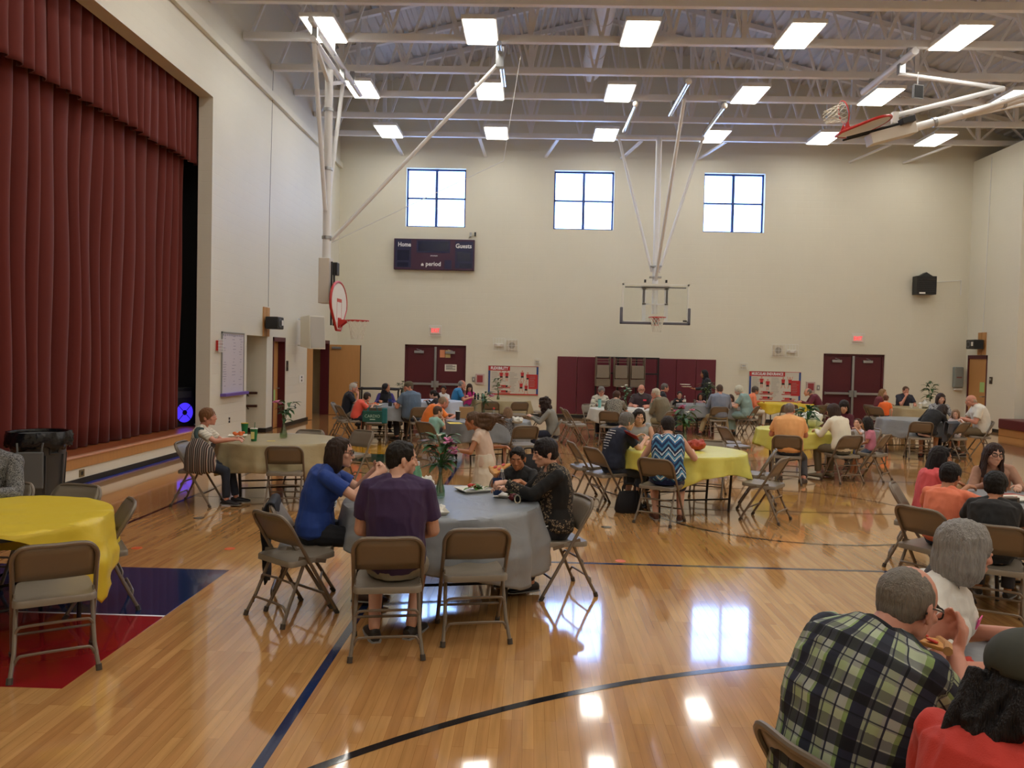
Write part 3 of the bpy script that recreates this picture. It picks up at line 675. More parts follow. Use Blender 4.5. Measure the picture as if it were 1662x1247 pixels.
# folded bleacher end at the right edge
t = empty('bleacher', (13.05, 22.2, 0), 0, 'maroon padded bleacher seat on an oak base at the right edge', 'bleacher')
for z, dy in ((.0, 0), (.0, -.0)): pass
MB().box((0, -1.3, .0), (4.0, .2, .2)).build('base', M_oak, t, bevel=.01); MB().box((-.05, -1.3, .2), (4.0, .15, .47)).build('seat', mat('bleacher_maroon', (92, 26, 36), .4), t, bevel=.03)
MB().box((1.0, -.5, .47), (4.0, .2, .92)).build('upper_seat', M_black, t, bevel=.03)

# ------------------------------------------------------------------ basketball goals
def net(parent, c, ax, r0, r1, L):
    "looped cord net hanging along ax from a ring of radius r0"
    ax = V(ax).normalized(); u = ax.cross(V((0, 1, 0))).normalized(); v_ = ax.cross(u); c = V(c); m = MB(); n = 12; rows = 5
    def P(i, j):
        r = r0+(r1-r0)*(j/rows)**.6; a = 2*PI*(i+.5*(j % 2))/n; return c+ax*L*j/rows+(u*math.cos(a)+v_*math.sin(a))*r
    for j in range(rows):
        for i in range(n):
            m.tube([P(i, j), P(i, j+1)], .0065, 4); m.tube([P(i, j), P(i-1 if j % 2 == 0 else i+1, j+1)], .0065, 4)
    m.build('net', mat('net_cord', (226, 222, 208), .8), parent)
def side_goal(label):
    "fan-board goal on a swinging mast: pivot at the origin, board facing +X, mast hanging down"
    g = empty('basketball_goal', (0, 0, 0), 0, label, 'basketball goal')
    L = 4.35
    MB().tube([(0, 0, -.1), (0, 0, -L)], .083, 18).build('mast', M_steel, g, True)
    MB().tube([(0, -1.25, .05), (0, 1.25, .05)], .06, 14).build('pivot_pipe', M_steel, g, True)
    k = MB(); k.tube([(0, -1.15, 0), (-.02, -.07, -L*.68)], .045, 10); k.tube([(0, 1.15, 0), (-.02, .07, -L*.68)], .045, 10); k.build('side_brace', M_steel, g, True)
    k = MB(); k.bar((0, -1.15, .05), (0, -.05, -.35), .07, .07); k.bar((0, 1.15, .05), (0, .05, -.35), .07, .07); k.build('gusset', M_steel, g)
    for z in (-.9, -2.1, -3.5, -4.2): MB().tube([(0, 0, z-.03), (0, 0, z+.03)], .1, 16).build('clamp', M_alu, g, True)
    MB().box((-.12, -.16, -L-.5), (.1, .16, -L+.42)).build('height_adjuster', mat('adjuster_white', (214, 208, 196), .5), g, bevel=.01)
    MB().tube([(.14, -.1, -L-.95), (.14, -.1, -L+.35)], .02, 8).build('guide_rod', M_black, g, True); MB().tube([(.14, .1, -L-.95), (.14, .1, -L+.35)], .02, 8).build('guide_rod', M_black, g, True)
    MB().box((.08, .1, -L+.1), (.2, .3, -L+.36)).build('motor', M_black, g, bevel=.01)
    # fan shaped board
    zc = -L-.62; pts = []
    for i in range(41):
        a = -.35+(PI+.7)*i/40; pts.append((.25, .66*math.cos(a), zc+.14+.42*math.sin(a) if math.sin(a) > 0 else zc+.14+.42*math.sin(a)))
    pts += [(.25, -.3, zc-.3), (.25, -.17, zc-.42), (.25, .17, zc-.42), (.25, .3, zc-.3)]
    MB().poly(pts, .03, (1, 0, 0)).build('board', M_white, g)
    MB().tube([V(p)+V((.016, 0, 0)) for p in pts], .028, 8, closed=True).build('board_edge', M_red, g, True)
    k = MB()
    k.box((.281, -.2, zc+.15), (.284, .2, zc+.22)); k.box((.281, -.2, zc-.22), (.284, -.19, zc+.15)); k.box((.281, .19, zc-.22), (.284, .2, zc+.15)); k.build('target_square', M_red, g)
    rz_ = zc-.22
    r = MB(); r.tube([(.28+.15+.23+.23*math.cos(2*PI*i/32), .23*math.sin(2*PI*i/32), rz_) for i in range(32)], .012, 8, closed=True)
    r.poly([(.28, -.1, rz_+.02), (.28, .1, rz_+.02), (.45, .05, rz_+.01), (.45, -.05, rz_+.01)], .02, (0, 0, -1)); r.box((.28, -.1, rz_-.16), (.3, .1, rz_+.05))
    for s in (-1, 1): r.poly([(.3, s*.09, rz_), (.3, s*.09, rz_-.14), (.46, s*.12, rz_-.01)], .015, (0, s, 0))
    r.build('rim', M_red, g, True)
    net(g, (.28+.38, 0, rz_), (0, 0, -1), .22, .12, .38)
    return g
g1 = side_goal('white fan-shaped basketball goal hanging down at the left wall'); g1.location = (-4.25, 16.3, 7.75)
k = MB(); k.tube([(.1, 0, -3.55), (3.45, 0, .08)], .038, 10); k.build('diagonal_brace', M_steel, g1, True)
MB().tube([(.1, 0, -3.6), (3.6, -.1, -1.9), (3.9, -.1, .2)], .008, 5).build('hoist_cable', M_steel, g1)
MB().tube([(3.48, -.5, .3), (3.5, 1.9, .3)], .055, 12).build('spring_pipe', M_chrome, g1, True)
MB().bar((3.48, 0, .0), (3.48, 0, .4), .16, .16).build('clamp', M_alu, g1)
MB().tube([(0, -1.4, .35), (0, 2.9, .35)], .06, 12).build('support_pipe', M_steel, g1, True)
for y in (-1.1, 1.1): MB().bar((0, y, 0), (0, y, .4), .1, .1).build('hanger_bracket', M_alu, g1)
for y in (.25, 2.05): MB().bar((0, y, .3), (0, y, .6), .1, .08).build('truss_clamp', M_alu, g1)
# the opposite goal, swung up against the roof
g2 = side_goal('fan-shaped basketball goal folded up under the roof at the right'); g2.location = (11.35, 16.3, 7.75)
g2.rotation_euler = (0, 0, PI)
g2.rotation_mode = 'QUATERNION'
g2.rotation_quaternion = (Matrix.Rotation(math.radians(74), 3, 'Y') @ Matrix.Rotation(PI, 3, 'Z')).to_quaternion()
sb_ = empty('goal_support', (7.56, 16.3, 8.2), 0, 'white roof pipe with a long strut holding up the folded right goal', 'goal support')
MB().tube([(0, .0, 0), (0, 2.5, 0)], .075, 14).build('pipe', M_steel, sb_, True)
MB().tube([(-.05, .6, -.25), (1.95, .3, -.62)], .045, 10).build('strut', M_steel, sb_, True)
MB().bar((0, .6, -.25), (0, .6, .12), .12, .14).build('clamp', M_alu, sb_)
MB().tube([(1.95, .3, -.62), (-.35, .05, -1.28)], .05, 10).build('link_arm', M_steel, sb_, True)
MB().bar((-.35, .02, -1.45), (-.35, .02, -1.22), .12, .1).build('end_clamp', M_white, sb_)
for y in (.25, 2.05): MB().bar((0, y, .05), (0, y, .2), .1, .06).build('hanger_bracket', M_alu, sb_)
for y in (-.9, .9): MB().bar((0, y, 0), (0, y, .3), .1, .1).build('hanger_bracket', M_alu, g2)
MB().tube([(0, -1.5, .3), (0, 2.1, .3)], .06, 12).build('support_pipe', M_steel, g2, True)
# small dark floodlight hung from a truss
p = atY(1490, 149, 16.5); t = empty('camera_box', (p.x, 16.5, p.z), .3, 'small dark box with a pale frame hung under the roof at the right', 'box')
MB().box((-.1, -.03, -.12), (.1, .06, .12)).build('body', M_black, t); MB().box((-.12, -.02, -.14), (.12, .03, .14)).build('frame', M_alu, t); MB().tube([(0, .02, .14), (0, .02, .4)], .01, 6).build('hanger', M_steel, t)
# glass main goal at the far end
g = empty('basketball_goal', (3.43, 22.3, 0), 0, 'clear glass basketball goal in front of the far wall', 'basketball goal')
bw, z0, z1 = .93, 2.92, 4.0
MB().box((-bw+.03, -.006, z0+.03), (bw-.03, .006, z1-.03)).build('glass_board', glass_mat('board_glass', (.97, .98, .97, 1), .05), g)
f = MB(); k = .05
f.box((-bw, -.025, z1-k), (bw, .025, z1)); f.box((-bw, -.025, z0), (-bw+k, .025, z1)); f.box((bw-k, -.025, z0), (bw, .025, z1)); f.box((-bw, -.025, z0), (bw, .025, z0+k)); f.build('board_frame', mat('frame_white', (224, 224, 214), .5), g)
f = MB(); q = .07
f.box((-bw-.05, -.04, z0-.05), (bw+.05, .04, z0+.02)); f.box((-bw-.05, -.04, z0-.05), (-bw+.03, .04, z0+.42)); f.box((bw-.03, -.04, z0-.05), (bw+.05, .04, z0+.42)); f.build('edge_pad', mat('grey_pad', (96, 96, 106), .6), g, bevel=.02)
f = MB()
for s in (-1, 1): f.box((s*.32-.025, .03, z0+.55), (s*.32+.025, .06, z1-.15))
f.box((-bw+.08, .03, z1-.11), (bw-.08, .05, z1-.08)); f.build('dark_bracket', mat('bracket_dark', (70, 70, 76), .5), g)
f = MB(); f.box((-.4, .05, z1-.16), (.4, .1, z1-.06)); f.box((-.36, .05, z0+.05), (-.26, .09, z1-.1)); f.box((.26, .05, z0+.05), (.36, .09, z1-.1)); f.box((-.36, .05, z0+.5), (.36, .09, z0+.54)); f.build('back_frame', M_steel, g)
MB().tube([(0, .14, z0+.25), (0, .14, 8.1)], .083, 18).build('mast', M_steel, g, True)
MB().tube([(-1.2, .14, 8.08), (1.25, .14, 8.08)], .06, 14).build('pivot_pipe', M_steel, g, True)
k = MB(); k.tube([(-1.12, .14, 8.05), (-.1, .14, 4.35)], .04, 10); k.tube([(1.2, .14, 8.05), (.1, .14, 4.35)], .04, 10); k.build('side_brace', M_steel, g, True)
MB().tube([(0, .1, 4.1), (.06, -3.2, 8.1)], .045, 10).build('diagonal_brace', M_steel, g, True)
MB().box((-.32, .02, 4.04), (-.27, .08, 4.12)).build('knob', M_black, g); MB().box((.27, .02, 4.04), (.32, .08, 4.12)).build('knob', M_black, g)
for z in (4.2, 4.5): MB().box((-.16, .04, z-.02), (.16, .24, z+.02)).build('clamp', M_alu, g)
for x, ya, yb in ((-.98, -2.35, .0), (.0, -4.0, -1.6), (1.22, -2.3, .0)):
    MB().tube([(x, ya, 8.22), (x, yb, 8.2)], .06, 12).build('roof_pipe', M_chrome, g, True); MB().ball((x, ya, 8.22), .075).build('pipe_cap', M_white, g, True)
for x in (-.98, .0, 1.22): MB().bar((x, -2.2, 8.2), (x, -2.2, 8.36), .1, .08).build('truss_clamp', M_alu, g)
r = MB(); rz_ = 3.05
r.tube([(.23*math.cos(2*PI*i/32), -.4+.23*math.sin(2*PI*i/32), rz_) for i in range(32)], .011, 8, closed=True)
for s in (-1, 0, 1): r.poly([(s*.09-.012, -.02, rz_-.2), (s*.09+.012, -.02, rz_-.2), (s*.09+.012, -.02, rz_), (s*.09+.012, -.2, rz_), (s*.09-.012, -.2, rz_)], .01, (0, 0, -1))
r.box((-.1, -.03, rz_-.22), (.1, -.01, rz_+.02)); r.box((-.09, -.2, rz_-.01), (.09, -.02, rz_)); r.build('rim', M_red, g, True)
net(g, (0, -.4, rz_), (0, 0, -1), .22, .11, .4)
MB().box((bw-.16, -.03, z0+.04), (bw-.05, -.025, z0+.08)).build('maker_badge', M_black, g)

# ------------------------------------------------------------------ folding chairs
M_tube = mat('chair_tube', (122, 110, 96), .38, metal=.25)
M_seat = mat('chair_seat', (134, 124, 110), .4, metal=.15, var=.04, scale=8)
M_backp = mat('chair_back', (124, 113, 98), .4, metal=.15, var=.04, scale=8)
M_cap = mat('rubber_cap', (70, 62, 54), .7)
def smooth_path(pts, k=4):
    pts = [V(p) for p in pts]; out = []
    for i in range(len(pts)-1):
        p0 = pts[max(i-1, 0)]; p1 = pts[i]; p2 = pts[i+1]; p3 = pts[min(i+2, len(pts)-1)]
        for j in range(k):
            t = j/k
            out.append(.5*((2*p1)+(p2-p0)*t+(2*p0-5*p1+4*p2-p3)*t*t+(3*p1-p0-3*p2+p3)*t**3))
    return out+[pts[-1]]
def make_chair():
    t = empty('folding_chair', (0, 0, 0), 0, 'tan metal folding chair', 'chair')
    hw = .215
    def on(z): return V((0, -.25+.45*(.76-z)/.76, z))       # the long tube's line, leaning back at the top
    up = [(-hw, on(.42).y, .42), (-hw, on(.6).y, .6), (-hw, on(.69).y, .69), (-hw+.035, on(.745).y, .745), (-hw+.09, on(.76).y, .76), (0, on(.76).y-.012, .76), (hw-.09, on(.76).y, .76), (hw-.035, on(.745).y, .745), (hw, on(.69).y, .69), (hw, on(.6).y, .6), (hw, on(.42).y, .42)]
    MB().tube(smooth_path(up, 3), .0135, 8).build('back_frame', M_tube, t, True)
    bk = MB(); n = 10
    for (z0, z1) in ((.535, .752),):
        vs = []; nz = 4
        for j in range(nz+1):
            z = z0+(z1-z0)*j/nz
            for i in range(n+1):
                x = -1+2*i/n; inset = .0 if z < .69 else (.76-z < .03)*.03*abs(x)**8
                vs.append((x*(hw-.006-inset), on(z).y-.022*(1-x*x)+.004, z))
        w_ = n+1; fs = [(j*w_+i, j*w_+i+1, (j+1)*w_+i+1, (j+1)*w_+i) for j in range(nz) for i in range(n)]
        bk.add(vs, fs)
    b = bk.build('backrest', M_backp, t, True); s = b.modifiers.new('sheet', 'SOLIDIFY'); s.thickness = .012
    # pressed steel seat: rounded corners, rolled edge
    se = MB(); out = []
    for cx, cy, a0 in ((.15, .155, 0), (-.15, .155, 90), (-.165, -.155, 180), (.165, -.155, 270)):
        for i in range(5):
            a = math.radians(a0+90*i/4); r = .05
            out.append((cx+r*math.cos(a), cy+r*math.sin(a)))
    lv = [(1, .405), (1, .435), (.97, .445), (.8, .441), (.4, .437)]
    vs = []; m = len(out)
    for k, z in lv:
        for x, y in out: vs.append((x*k, y*k, z+.01*(y/.2)*(1 if y > 0 else .3)))
    vs.append((0, 0, .436)); fs = [list(range(m))[::-1]]
    for j in range(len(lv)-1):
        for i in range(m): fs.append((j*m+i, j*m+(i+1) % m, (j+1)*m+(i+1) % m, (j+1)*m+i))
    for i in range(m): fs.append(((len(lv)-1)*m+i, (len(lv)-1)*m+(i+1) % m, len(vs)-1))
    se.add(vs, fs).build('seat', M_seat, t, True)
    for s in (-1, 1):
        l = MB().tube([(s*hw, on(.43).y, .43), (s*hw, on(.0).y, .012)], .0135, 8).build('leg', M_tube, t, True)
        MB().tube([(s*hw, on(.035).y, .035), (s*hw, .203, 0)], .018, 8).build('rubber_foot', M_cap, l, True)
        l = MB().tube([(s*(hw-.022), -.07, .43), (s*(hw-.012), -.2, .15), (s*(hw+.008), -.27, .012)], .0125, 8).build('leg', M_tube, t, True)
        MB().tube([(s*(hw+.006), -.262, .035), (s*(hw+.009), -.271, 0)], .018, 8).build('rubber_foot', M_cap, l, True)
        MB().bar((s*(hw-.012), -.13, .455), (s*(hw-.012), .1, .4), .008, .03).build('seat_bracket', M_tube, t)
    f = lambda y, z: smooth_path([(-hw+.012, y+.01, z-.05), (-hw+.03, y, z-.012), (-hw+.075, y, z), (hw-.075, y, z), (hw-.03, y, z-.012), (hw-.012, y+.01, z-.05)], 3)
    MB().tube(f(-.235, .14), .009, 6).build('crossbar', M_tube, t, True)
    MB().tube(f(-.165, .285), .009, 6).build('crossbar', M_tube, t, True)
    MB().tube([(-hw, on(.16).y, .16), (hw, on(.16).y, .16)], .009, 6).build('crossbar', M_tube, t, True)
    return t
chair0 = make_chair(); used = [False]
def chair(x, y, phi, label, group=None):
    o = copy_tree(chair0) if used[0] else chair0
    used[0] = True
    o.location = (x, y, 0); o.rotation_euler = (0, 0, math.radians(phi)); o['label'] = label
    if group: o['group'] = group
    elif 'group' in o: del o['group']
    return o
def chair_r(x, y, phi, label):
    a = math.radians(phi); return chair(x-.27*math.sin(a), y+.27*math.cos(a), phi, label)

# ------------------------------------------------------------------ round tables and their cloths
M_leg = mat('table_leg', (52, 48, 46), .45, metal=.3); M_top = mat('table_laminate', (150, 128, 100), .5, var=.06); M_edge = mat('table_edge', (24, 22, 22), .5)
def make_table():
    t = empty('round_table', (0, 0, 0), 0, 'round folding table', 'table')
    MB().lathe([(0, .715), (.752, .715), (.752, .735), (0, .735)], n=56).build('tabletop', M_top, t)
    MB().lathe([(.745, .708), (.76, .708), (.762, .722), (.76, .737), (.748, .737), (.745, .722)], n=56).build('edge_band', M_edge, t)
    for s in (-1, 1):
        for q in (-1, 1):
            MB().tube([(q*.5, s*.3, .715), (q*.5, s*.3, .55), (q*.47, s*.3, .02), (q*.47, s*.3, 0)], .016, 8).build('leg', M_leg, t, True)
        MB().tube([(-.48, s*.3, .16), (.48, s*.3, .16)], .011, 6).build('crossbar', M_leg, t, True)
        MB().tube([(-.5, s*.3, .7), (.5, s*.3, .7)], .016, 8).build('apron_bar', M_leg, t, True)
        MB().tube([(s*.5, .3, .45), (s*.1, .1, .7)], .009, 6).build('leg_brace', M_leg, t, True)
        MB().bar((-.02+s*.2, -.6, .7), (-.02+s*.2, .6, .7), .03, .03).build('rail', M_leg, t)
    return t
table0 = make_table(); tused = [False]
def table(x, y, rot, label):
    o = copy_tree(table0) if tused[0] else table0
    tused[0] = True; o.location = (x, y, 0); o.rotation_euler.z = math.radians(rot); o['label'] = label
    return o
def cloth_mat(name, col, transl=.0, rough=.5):
    if name in MATS: return MATS[name]
    m = mat(name, col, rough, var=.05, scale=3)
    N, L, b = nodes_of(m)
    if transl:
        tr_ = N.new('ShaderNodeBsdfTranslucent'); x = N.new('ShaderNodeMixShader'); o = [n for n in N if n.type == 'OUTPUT_MATERIAL'][0]
        tr_.inputs[0].default_value = srgb(*col); x.inputs[0].default_value = transl
        L.new(b.outputs[0], x.inputs[1]); L.new(tr_.outputs[0], x.inputs[2]); L.new(x.outputs[0], o.inputs[0])
    tc = N.new('ShaderNodeTexCoord'); n2 = N.new('ShaderNodeTexNoise'); n2.inputs['Scale'].default_value = 4; n2.inputs['Detail'].default_value = 3; n2.inputs['Distortion'].default_value = 1.5
    L.new(tc.outputs['Object'], n2.inputs[0]); bp = N.new('ShaderNodeBump'); bp.inputs['Strength'].default_value = .35; bp.inputs['Distance'].default_value = .02
    L.new(n2.outputs[0], bp.inputs['Height']); L.new(bp.outputs[0], b.inputs['Normal'])
    return m
M_cyel = cloth_mat('yellow_cloth', (244, 218, 72), .25, .38); M_cyel2 = cloth_mat('lemon_cloth', (240, 234, 120), .25, .38)
M_cgrey = cloth_mat('grey_cloth', (138, 143, 148), .06, .4); M_cbeige = cloth_mat('beige_cloth', (170, 156, 120), .06, .5)
def cloth(x, y, m, label, half=1.07, rot=0., off=(0, 0), rnd=0., folds=11, amp=.05, seed=1, rt=.765, nr=30, na=132, maxdrop=.62, wrinkle=.0):
    "cloth lying over the round top at z .74; half = half its side, rnd 0 square .. 1 round; off shifts it on the table"
    vs = [(0, 0, .742)]; fs = []; rn = random.Random(seed); ph = [rn.uniform(0, 6.28) for _ in range(6)]
    c, s = math.cos(rot), math.sin(rot)
    for i in range(na):
        t = 2*PI*i/na; d = V((math.cos(t), math.sin(t)))
        # distance from the table centre to the cloth's border in this direction
        lo, hi = 0., 3.
        for _ in range(26):
            mid = (lo+hi)/2; px = d.x*mid-off[0]; py = d.y*mid-off[1]; qx = px*c+py*s; qy = -px*s+py*c
            sq = max(abs(qx), abs(qy)); ro = math.hypot(qx, qy)
            if (1-rnd)*sq+rnd*ro < half: lo = mid
            else: hi = mid
        S = lo
        fold = math.sin(folds*t+ph[0])+.6*math.sin(folds*1.7*t+ph[1])+.35*math.sin(folds*2.9*t+ph[2])
        drop = max(0, S-rt)
        if drop > maxdrop: drop = maxdrop; S = rt+drop
        for j in range(1, nr+1):
            if S <= rt: r = S*j/nr; h = 0
            elif j <= 8: r = rt*j/8; h = 0
            else: r = rt; h = drop*(j-8)/(nr-8)
            z = .742; R = r
            if h > 0:
                e = min(1, h/.02); g = min(1, h/.28)
                R = rt+.006*e+(.03+.05*min(1, drop/.5))*g**1.2*.7+amp*g*fold*.5*min(1, drop/.22)
                z = .742-.006*e*.5-h*.985+.004
                z += .012*noise.noise(V((t*4, h*9, seed)))*g
                R += .012*noise.noise(V((t*7, h*14, seed+5)))*g
            else:
                z += .0012*(1+noise.noise(V((r*d.x*5, r*d.y*5, seed))))+ (wrinkle*max(0, noise.noise(V((r*d.x*2.2+3, r*d.y*6, seed+9)))-.25))
            vs.append((R*d.x, R*d.y, z))
    for i in range(na):
        k = (i+1) % na; a = 1+i*nr; b = 1+k*nr
        fs.append((0, a, b))
        for j in range(nr-1): fs.append((a+j, a+j+1, b+j+1, b+j))
    mb = MB().add(vs, fs); o = mb.build('tablecloth', m, None, True); smooth_mesh(o.data, 1.2)
    o.location = (x, y, 0); so = o.modifiers.new('sheet', 'SOLIDIFY'); so.thickness = .0015; so.offset = 1
    return tag(o, label, 'tablecloth')
TB = {}
def tset(key, x, y, trot, m, tl, cl, **kw):
    TB[key] = (x, y); table(x, y, trot, tl); cloth(x, y, m, cl, **kw)
tset('T1', -3.65, 5.25, 55, M_cyel, 'round folding table under the bright yellow cloth at the left edge', 'bright yellow plastic cloth hanging to one long corner at the left edge', half=.975, rot=math.radians(26), off=(0, .25), amp=.06, folds=7, seed=3, maxdrop=.66, wrinkle=.05)
tset('T2', -3.28, 10.33, 20, M_cbeige, 'round folding table under the beige cloth in front of the stage', 'beige cloth on the table where the woman with the striped bag sits', half=1.1, rnd=.75, folds=9, amp=.045, seed=5)
tset('T3', -.68, 6.25, 12, M_cgrey, 'round folding table under the grey cloth nearest the middle of the hall', 'grey cloth with blue sheen on the nearest middle table', half=1.12, rnd=.85, folds=8, amp=.06, seed=8, off=(.16, -.02))
tset('T4', -3.2, 17.75, 0, M_cgrey, 'round folding table where the man in a cap sits', 'grey cloth on the table behind the teal tote bag', half=1.05, rnd=.8, seed=11, na=90, nr=20)
tset('T5', -.75, 14.25, 30, M_cgrey, 'round folding table beside the boy in teal and the man in orange', 'grey cloth on the table behind the running girl', half=1.1, rnd=.8, seed=14, na=90, nr=20)
tset('T6', -.75, 20.95, 10, M_cbeige, 'round folding table in front of the FLEXIBILITY poster', 'beige cloth on the table in front of the FLEXIBILITY poster', half=1.1, rnd=.8, seed=17, na=90, nr=20)
tset('T7', 2.0, 10.2, 15, M_cyel2, 'round folding table with bare legs showing under a short lemon cloth', 'lemon yellow cloth in front of the woman in the zigzag top', half=.98, rnd=.45, rot=.5, folds=10, amp=.06, seed=21)
tset('T8', 2.15, 18.4, 0, mat('white_cloth', (206, 204, 196), .6, var=.04), 'round folding table of the bearded man in front of the stacked chairs', 'white cloth on the table of the bearded man', half=1.02, rnd=.8, seed=24, na=90, nr=20)
tset('T9', 4.6, 20.9, 25, M_cgrey, 'round folding table where the woman in the teal dress sits', 'grey cloth on the table at the right end of the wall pads', half=1.05, rnd=.8, seed=27, na=90, nr=20)
tset('T10', 7.2, 22.6, 0, M_cyel, 'round folding table in front of the MUSCULAR ENDURANCE poster', 'yellow cloth on the table in front of the MUSCULAR ENDURANCE poster', half=.95, rnd=.6, seed=30, na=90, nr=20)
tset('T11', 4.72, 13.85, 40, M_cyel2, 'round folding table of the man in the peach shirt', 'lemon yellow cloth in front of the man in the peach shirt', half=1.02, rnd=.6, seed=33, na=100, nr=22)
tset('T12', 8.25, 17.15, 15, M_cgrey, 'round folding table of the woman in black bending over', 'blue grey cloth beside the woman in black bending over', half=1.07, rnd=.8, seed=36, na=100, nr=22, folds=9)
tset('T13', 10.45, 21.9, 0, M_cbeige, 'round folding table of the man covering his mouth near the right doors', 'beige cloth on the table near the right maroon doors', half=1.05, rnd=.8, seed=39, na=90, nr=20)
tset('T14', 4.3, 6.8, 0, M_cgrey, 'round folding table of the two boys at the right edge', 'grey cloth on the table of the two boys at the right edge', half=1.05, rnd=.8, seed=42)
tset('T15', 2.12, 2.62, 20, M_cgrey, 'round folding table of the man in plaid in the near right corner', 'grey cloth on the table of the man in plaid', half=1.05, rnd=.8, seed=45)
tset('T16', -2.45, 19.75, 10, mat('pale_blue_cloth', (176, 186, 204), .6), 'round folding table before the left maroon doors', 'pale blue cloth on the table before the left maroon doors', half=1.02, rnd=.8, seed=48, na=90, nr=20)

chair_r(-1.83, 5.475, -38, 'empty tan folding chair turned to the grey table, at its left front')
chair_r(-.848, 4.83, 10, 'tan folding chair the man in the purple shirt sits on')
chair_r(-.313, 5.145, 12, 'empty tan folding chair at the grey table, right of the man in purple')
chair_r(.48, 6.51, 111, 'tan folding chair under the woman in the leopard and black top')
p = fl(498, 882, .44); chair(p.x, p.y, -78, 'tan folding chair under the woman in the blue T-shirt')
chair(-.2, 7.3, 165, 'tan folding chair under the boy eating pizza')
chair_r(-2.686, 4.447, 33, 'empty tan folding chair in front of the bright yellow table, nearest the camera')
chair(-3.15, 5.68, 124, 'empty tan folding chair at the right of the bright yellow table')
chair(-3.72, 6.18, 172, 'empty tan folding chair behind the bright yellow table, beside the bin')
chair(-4.28, 6.2, 180, 'tan folding chair under the person in grey cut by the left edge')
chair_r(-2.92, 9.355, 8, 'empty tan folding chair in front of the beige table by the stage')
chair(-4.02, 9.62, -88, 'tan folding chair under the woman with the striped bag')
chair(-2.55, 11.35, 147, 'empty tan folding chair behind the woman in blue, right of the beige table')
chair(-3.2, 11.2, 174, 'empty tan folding chair on the far side of the beige table by the stage')
chair_r(1.42, 9.07, -32, 'tan folding chair under the woman in the zigzag top')
chair(1.0, 10.15, -62, 'tan folding chair under the grey-haired person in navy')
chair(.8, 10.75, -78, 'empty tan folding chair left of the grey-haired person in navy')
chair_r(3.05, 9.44, 55, 'empty tan folding chair with all legs showing right of the short lemon cloth')
chair(2.95, 10.4, 72, 'empty tan folding chair behind the other one right of the short lemon cloth')
chair(2.5, 11.12, 160, 'empty tan folding chair on the far side of the short lemon cloth')
chair(1.55, 11.15, 200, 'tan folding chair under the woman in the sleeveless grey top')
chair(4.06, 12.6, -16, 'tan folding chair under the man in the peach shirt')
chair(5.02, 12.85, 18, 'tan folding chair under the woman in the white cardigan')
chair(5.62, 13.15, 50, 'tan folding chair under the girl in the pink shirt')
chair(3.55, 13.75, -75, 'empty tan folding chair at the left of the peach-shirt man\'s table, nearer of two')
chair(3.6, 14.35, -100, 'empty tan folding chair at the left of the peach-shirt man\'s table, farther of two')
chair(5.72, 14.75, 150, 'tan folding chair under the dark-haired woman in maroon'); chair(5.85, 14.1, 100, 'tan folding chair under the small girl at the lemon table')
chair(7.9, 16.3, -12, 'tan folding chair under the woman in black bending over')
chair_r(8.79, 16.16, 35, 'tan folding chair holding a coat beside the bald man in white')
chair(9.4, 16.85, 75, 'tan folding chair under the bald man in the white shirt')
chair(9.12, 18.0, 176, 'tan folding chair under the woman in the checked top near the right wall')
chair(-3.22, 16.62, 6, 'tan folding chair with a teal tote bag hung on its back')
chair(-2.4, 17.1, 22, 'tan folding chair under the man in the cap')
chair(-3.9, 17.0, -58, 'tan folding chair under the boy in the bright coral shirt')
chair(-4.22, 17.85, -88, 'tan folding chair under the white-haired man in navy')
chair(-3.3, 18.75, 178, 'tan folding chair under the woman in the black headscarf')
chair(-.12, 13.2, 18, 'tan folding chair beside the small girl in the grey dress')
chair(.32, 14.35, 88, 'tan folding chair under the curly-haired woman in grey')
chair(-1.62, 13.4, -40, 'tan folding chair under the small boy in teal')
chair(-1.85, 14.35, -78, 'tan folding chair under the man in the orange shirt')
chair(-.98, 19.95, -2, 'empty tan folding chair in front of the FLEXIBILITY poster table, left of two')
chair(-.3, 20.0, 14, 'empty tan folding chair in front of the FLEXIBILITY poster table, right of two')
chair(.3, 21.1, 95, 'empty tan folding chair at the right end of the FLEXIBILITY poster table')
chair(-1.98, 20.75, -80, 'tan folding chair under the man in the bright blue polo'); chair(-1.66, 22.0, 192, 'tan folding chair under the girl in magenta')
chair(-2.22, 19.1, 82, 'tan folding chair under the dark-haired girl before the left doors'); chair(-2.34, 20.85, 176, 'tan folding chair under the man in white before the left doors')
chair(1.02, 17.35, -82, 'empty tan folding chair left of the bearded man\'s table, nearer of two')
chair(.95, 17.95, -84, 'empty tan folding chair left of the bearded man\'s table, farther of two')
chair(1.75, 17.3, -12, 'tan folding chair under the woman in the patterned blouse'); chair(2.95, 17.75, 48, 'tan folding chair under the man in the olive jacket')
chair(2.55, 19.4, 168, 'tan folding chair under the bearded man'); chair(1.55, 19.3, 205, 'tan folding chair under the woman in the striped white cardigan')
chair(4.65, 19.85, 4, 'tan folding chair under the man in the grey blue shirt'); chair(5.55, 20.35, 58, 'tan folding chair under the white-haired woman in teal')
chair(3.5, 20.7, -75, 'tan folding chair under the man in dark navy before the pads'); chair(4.1, 21.95, 175, 'tan folding chair under the girl in black before the pads')
chair(4.75, 21.95, 180, 'tan folding chair under the girl in pale pink before the pads'); chair(5.45, 21.6, 140, 'tan folding chair under the brown-haired child beside the teal dress')
chair(6.2, 22.35, -80, 'tan folding chair under the woman in the orange blouse'); chair(8.15, 22.6, 84, 'tan folding chair under the man in the maroon shirt')
chair(6.95, 21.65, 2, 'empty tan folding chair at the front of the far yellow table, left of two')
chair(7.75, 21.75, 30, 'empty tan folding chair at the front of the far yellow table, right of two')
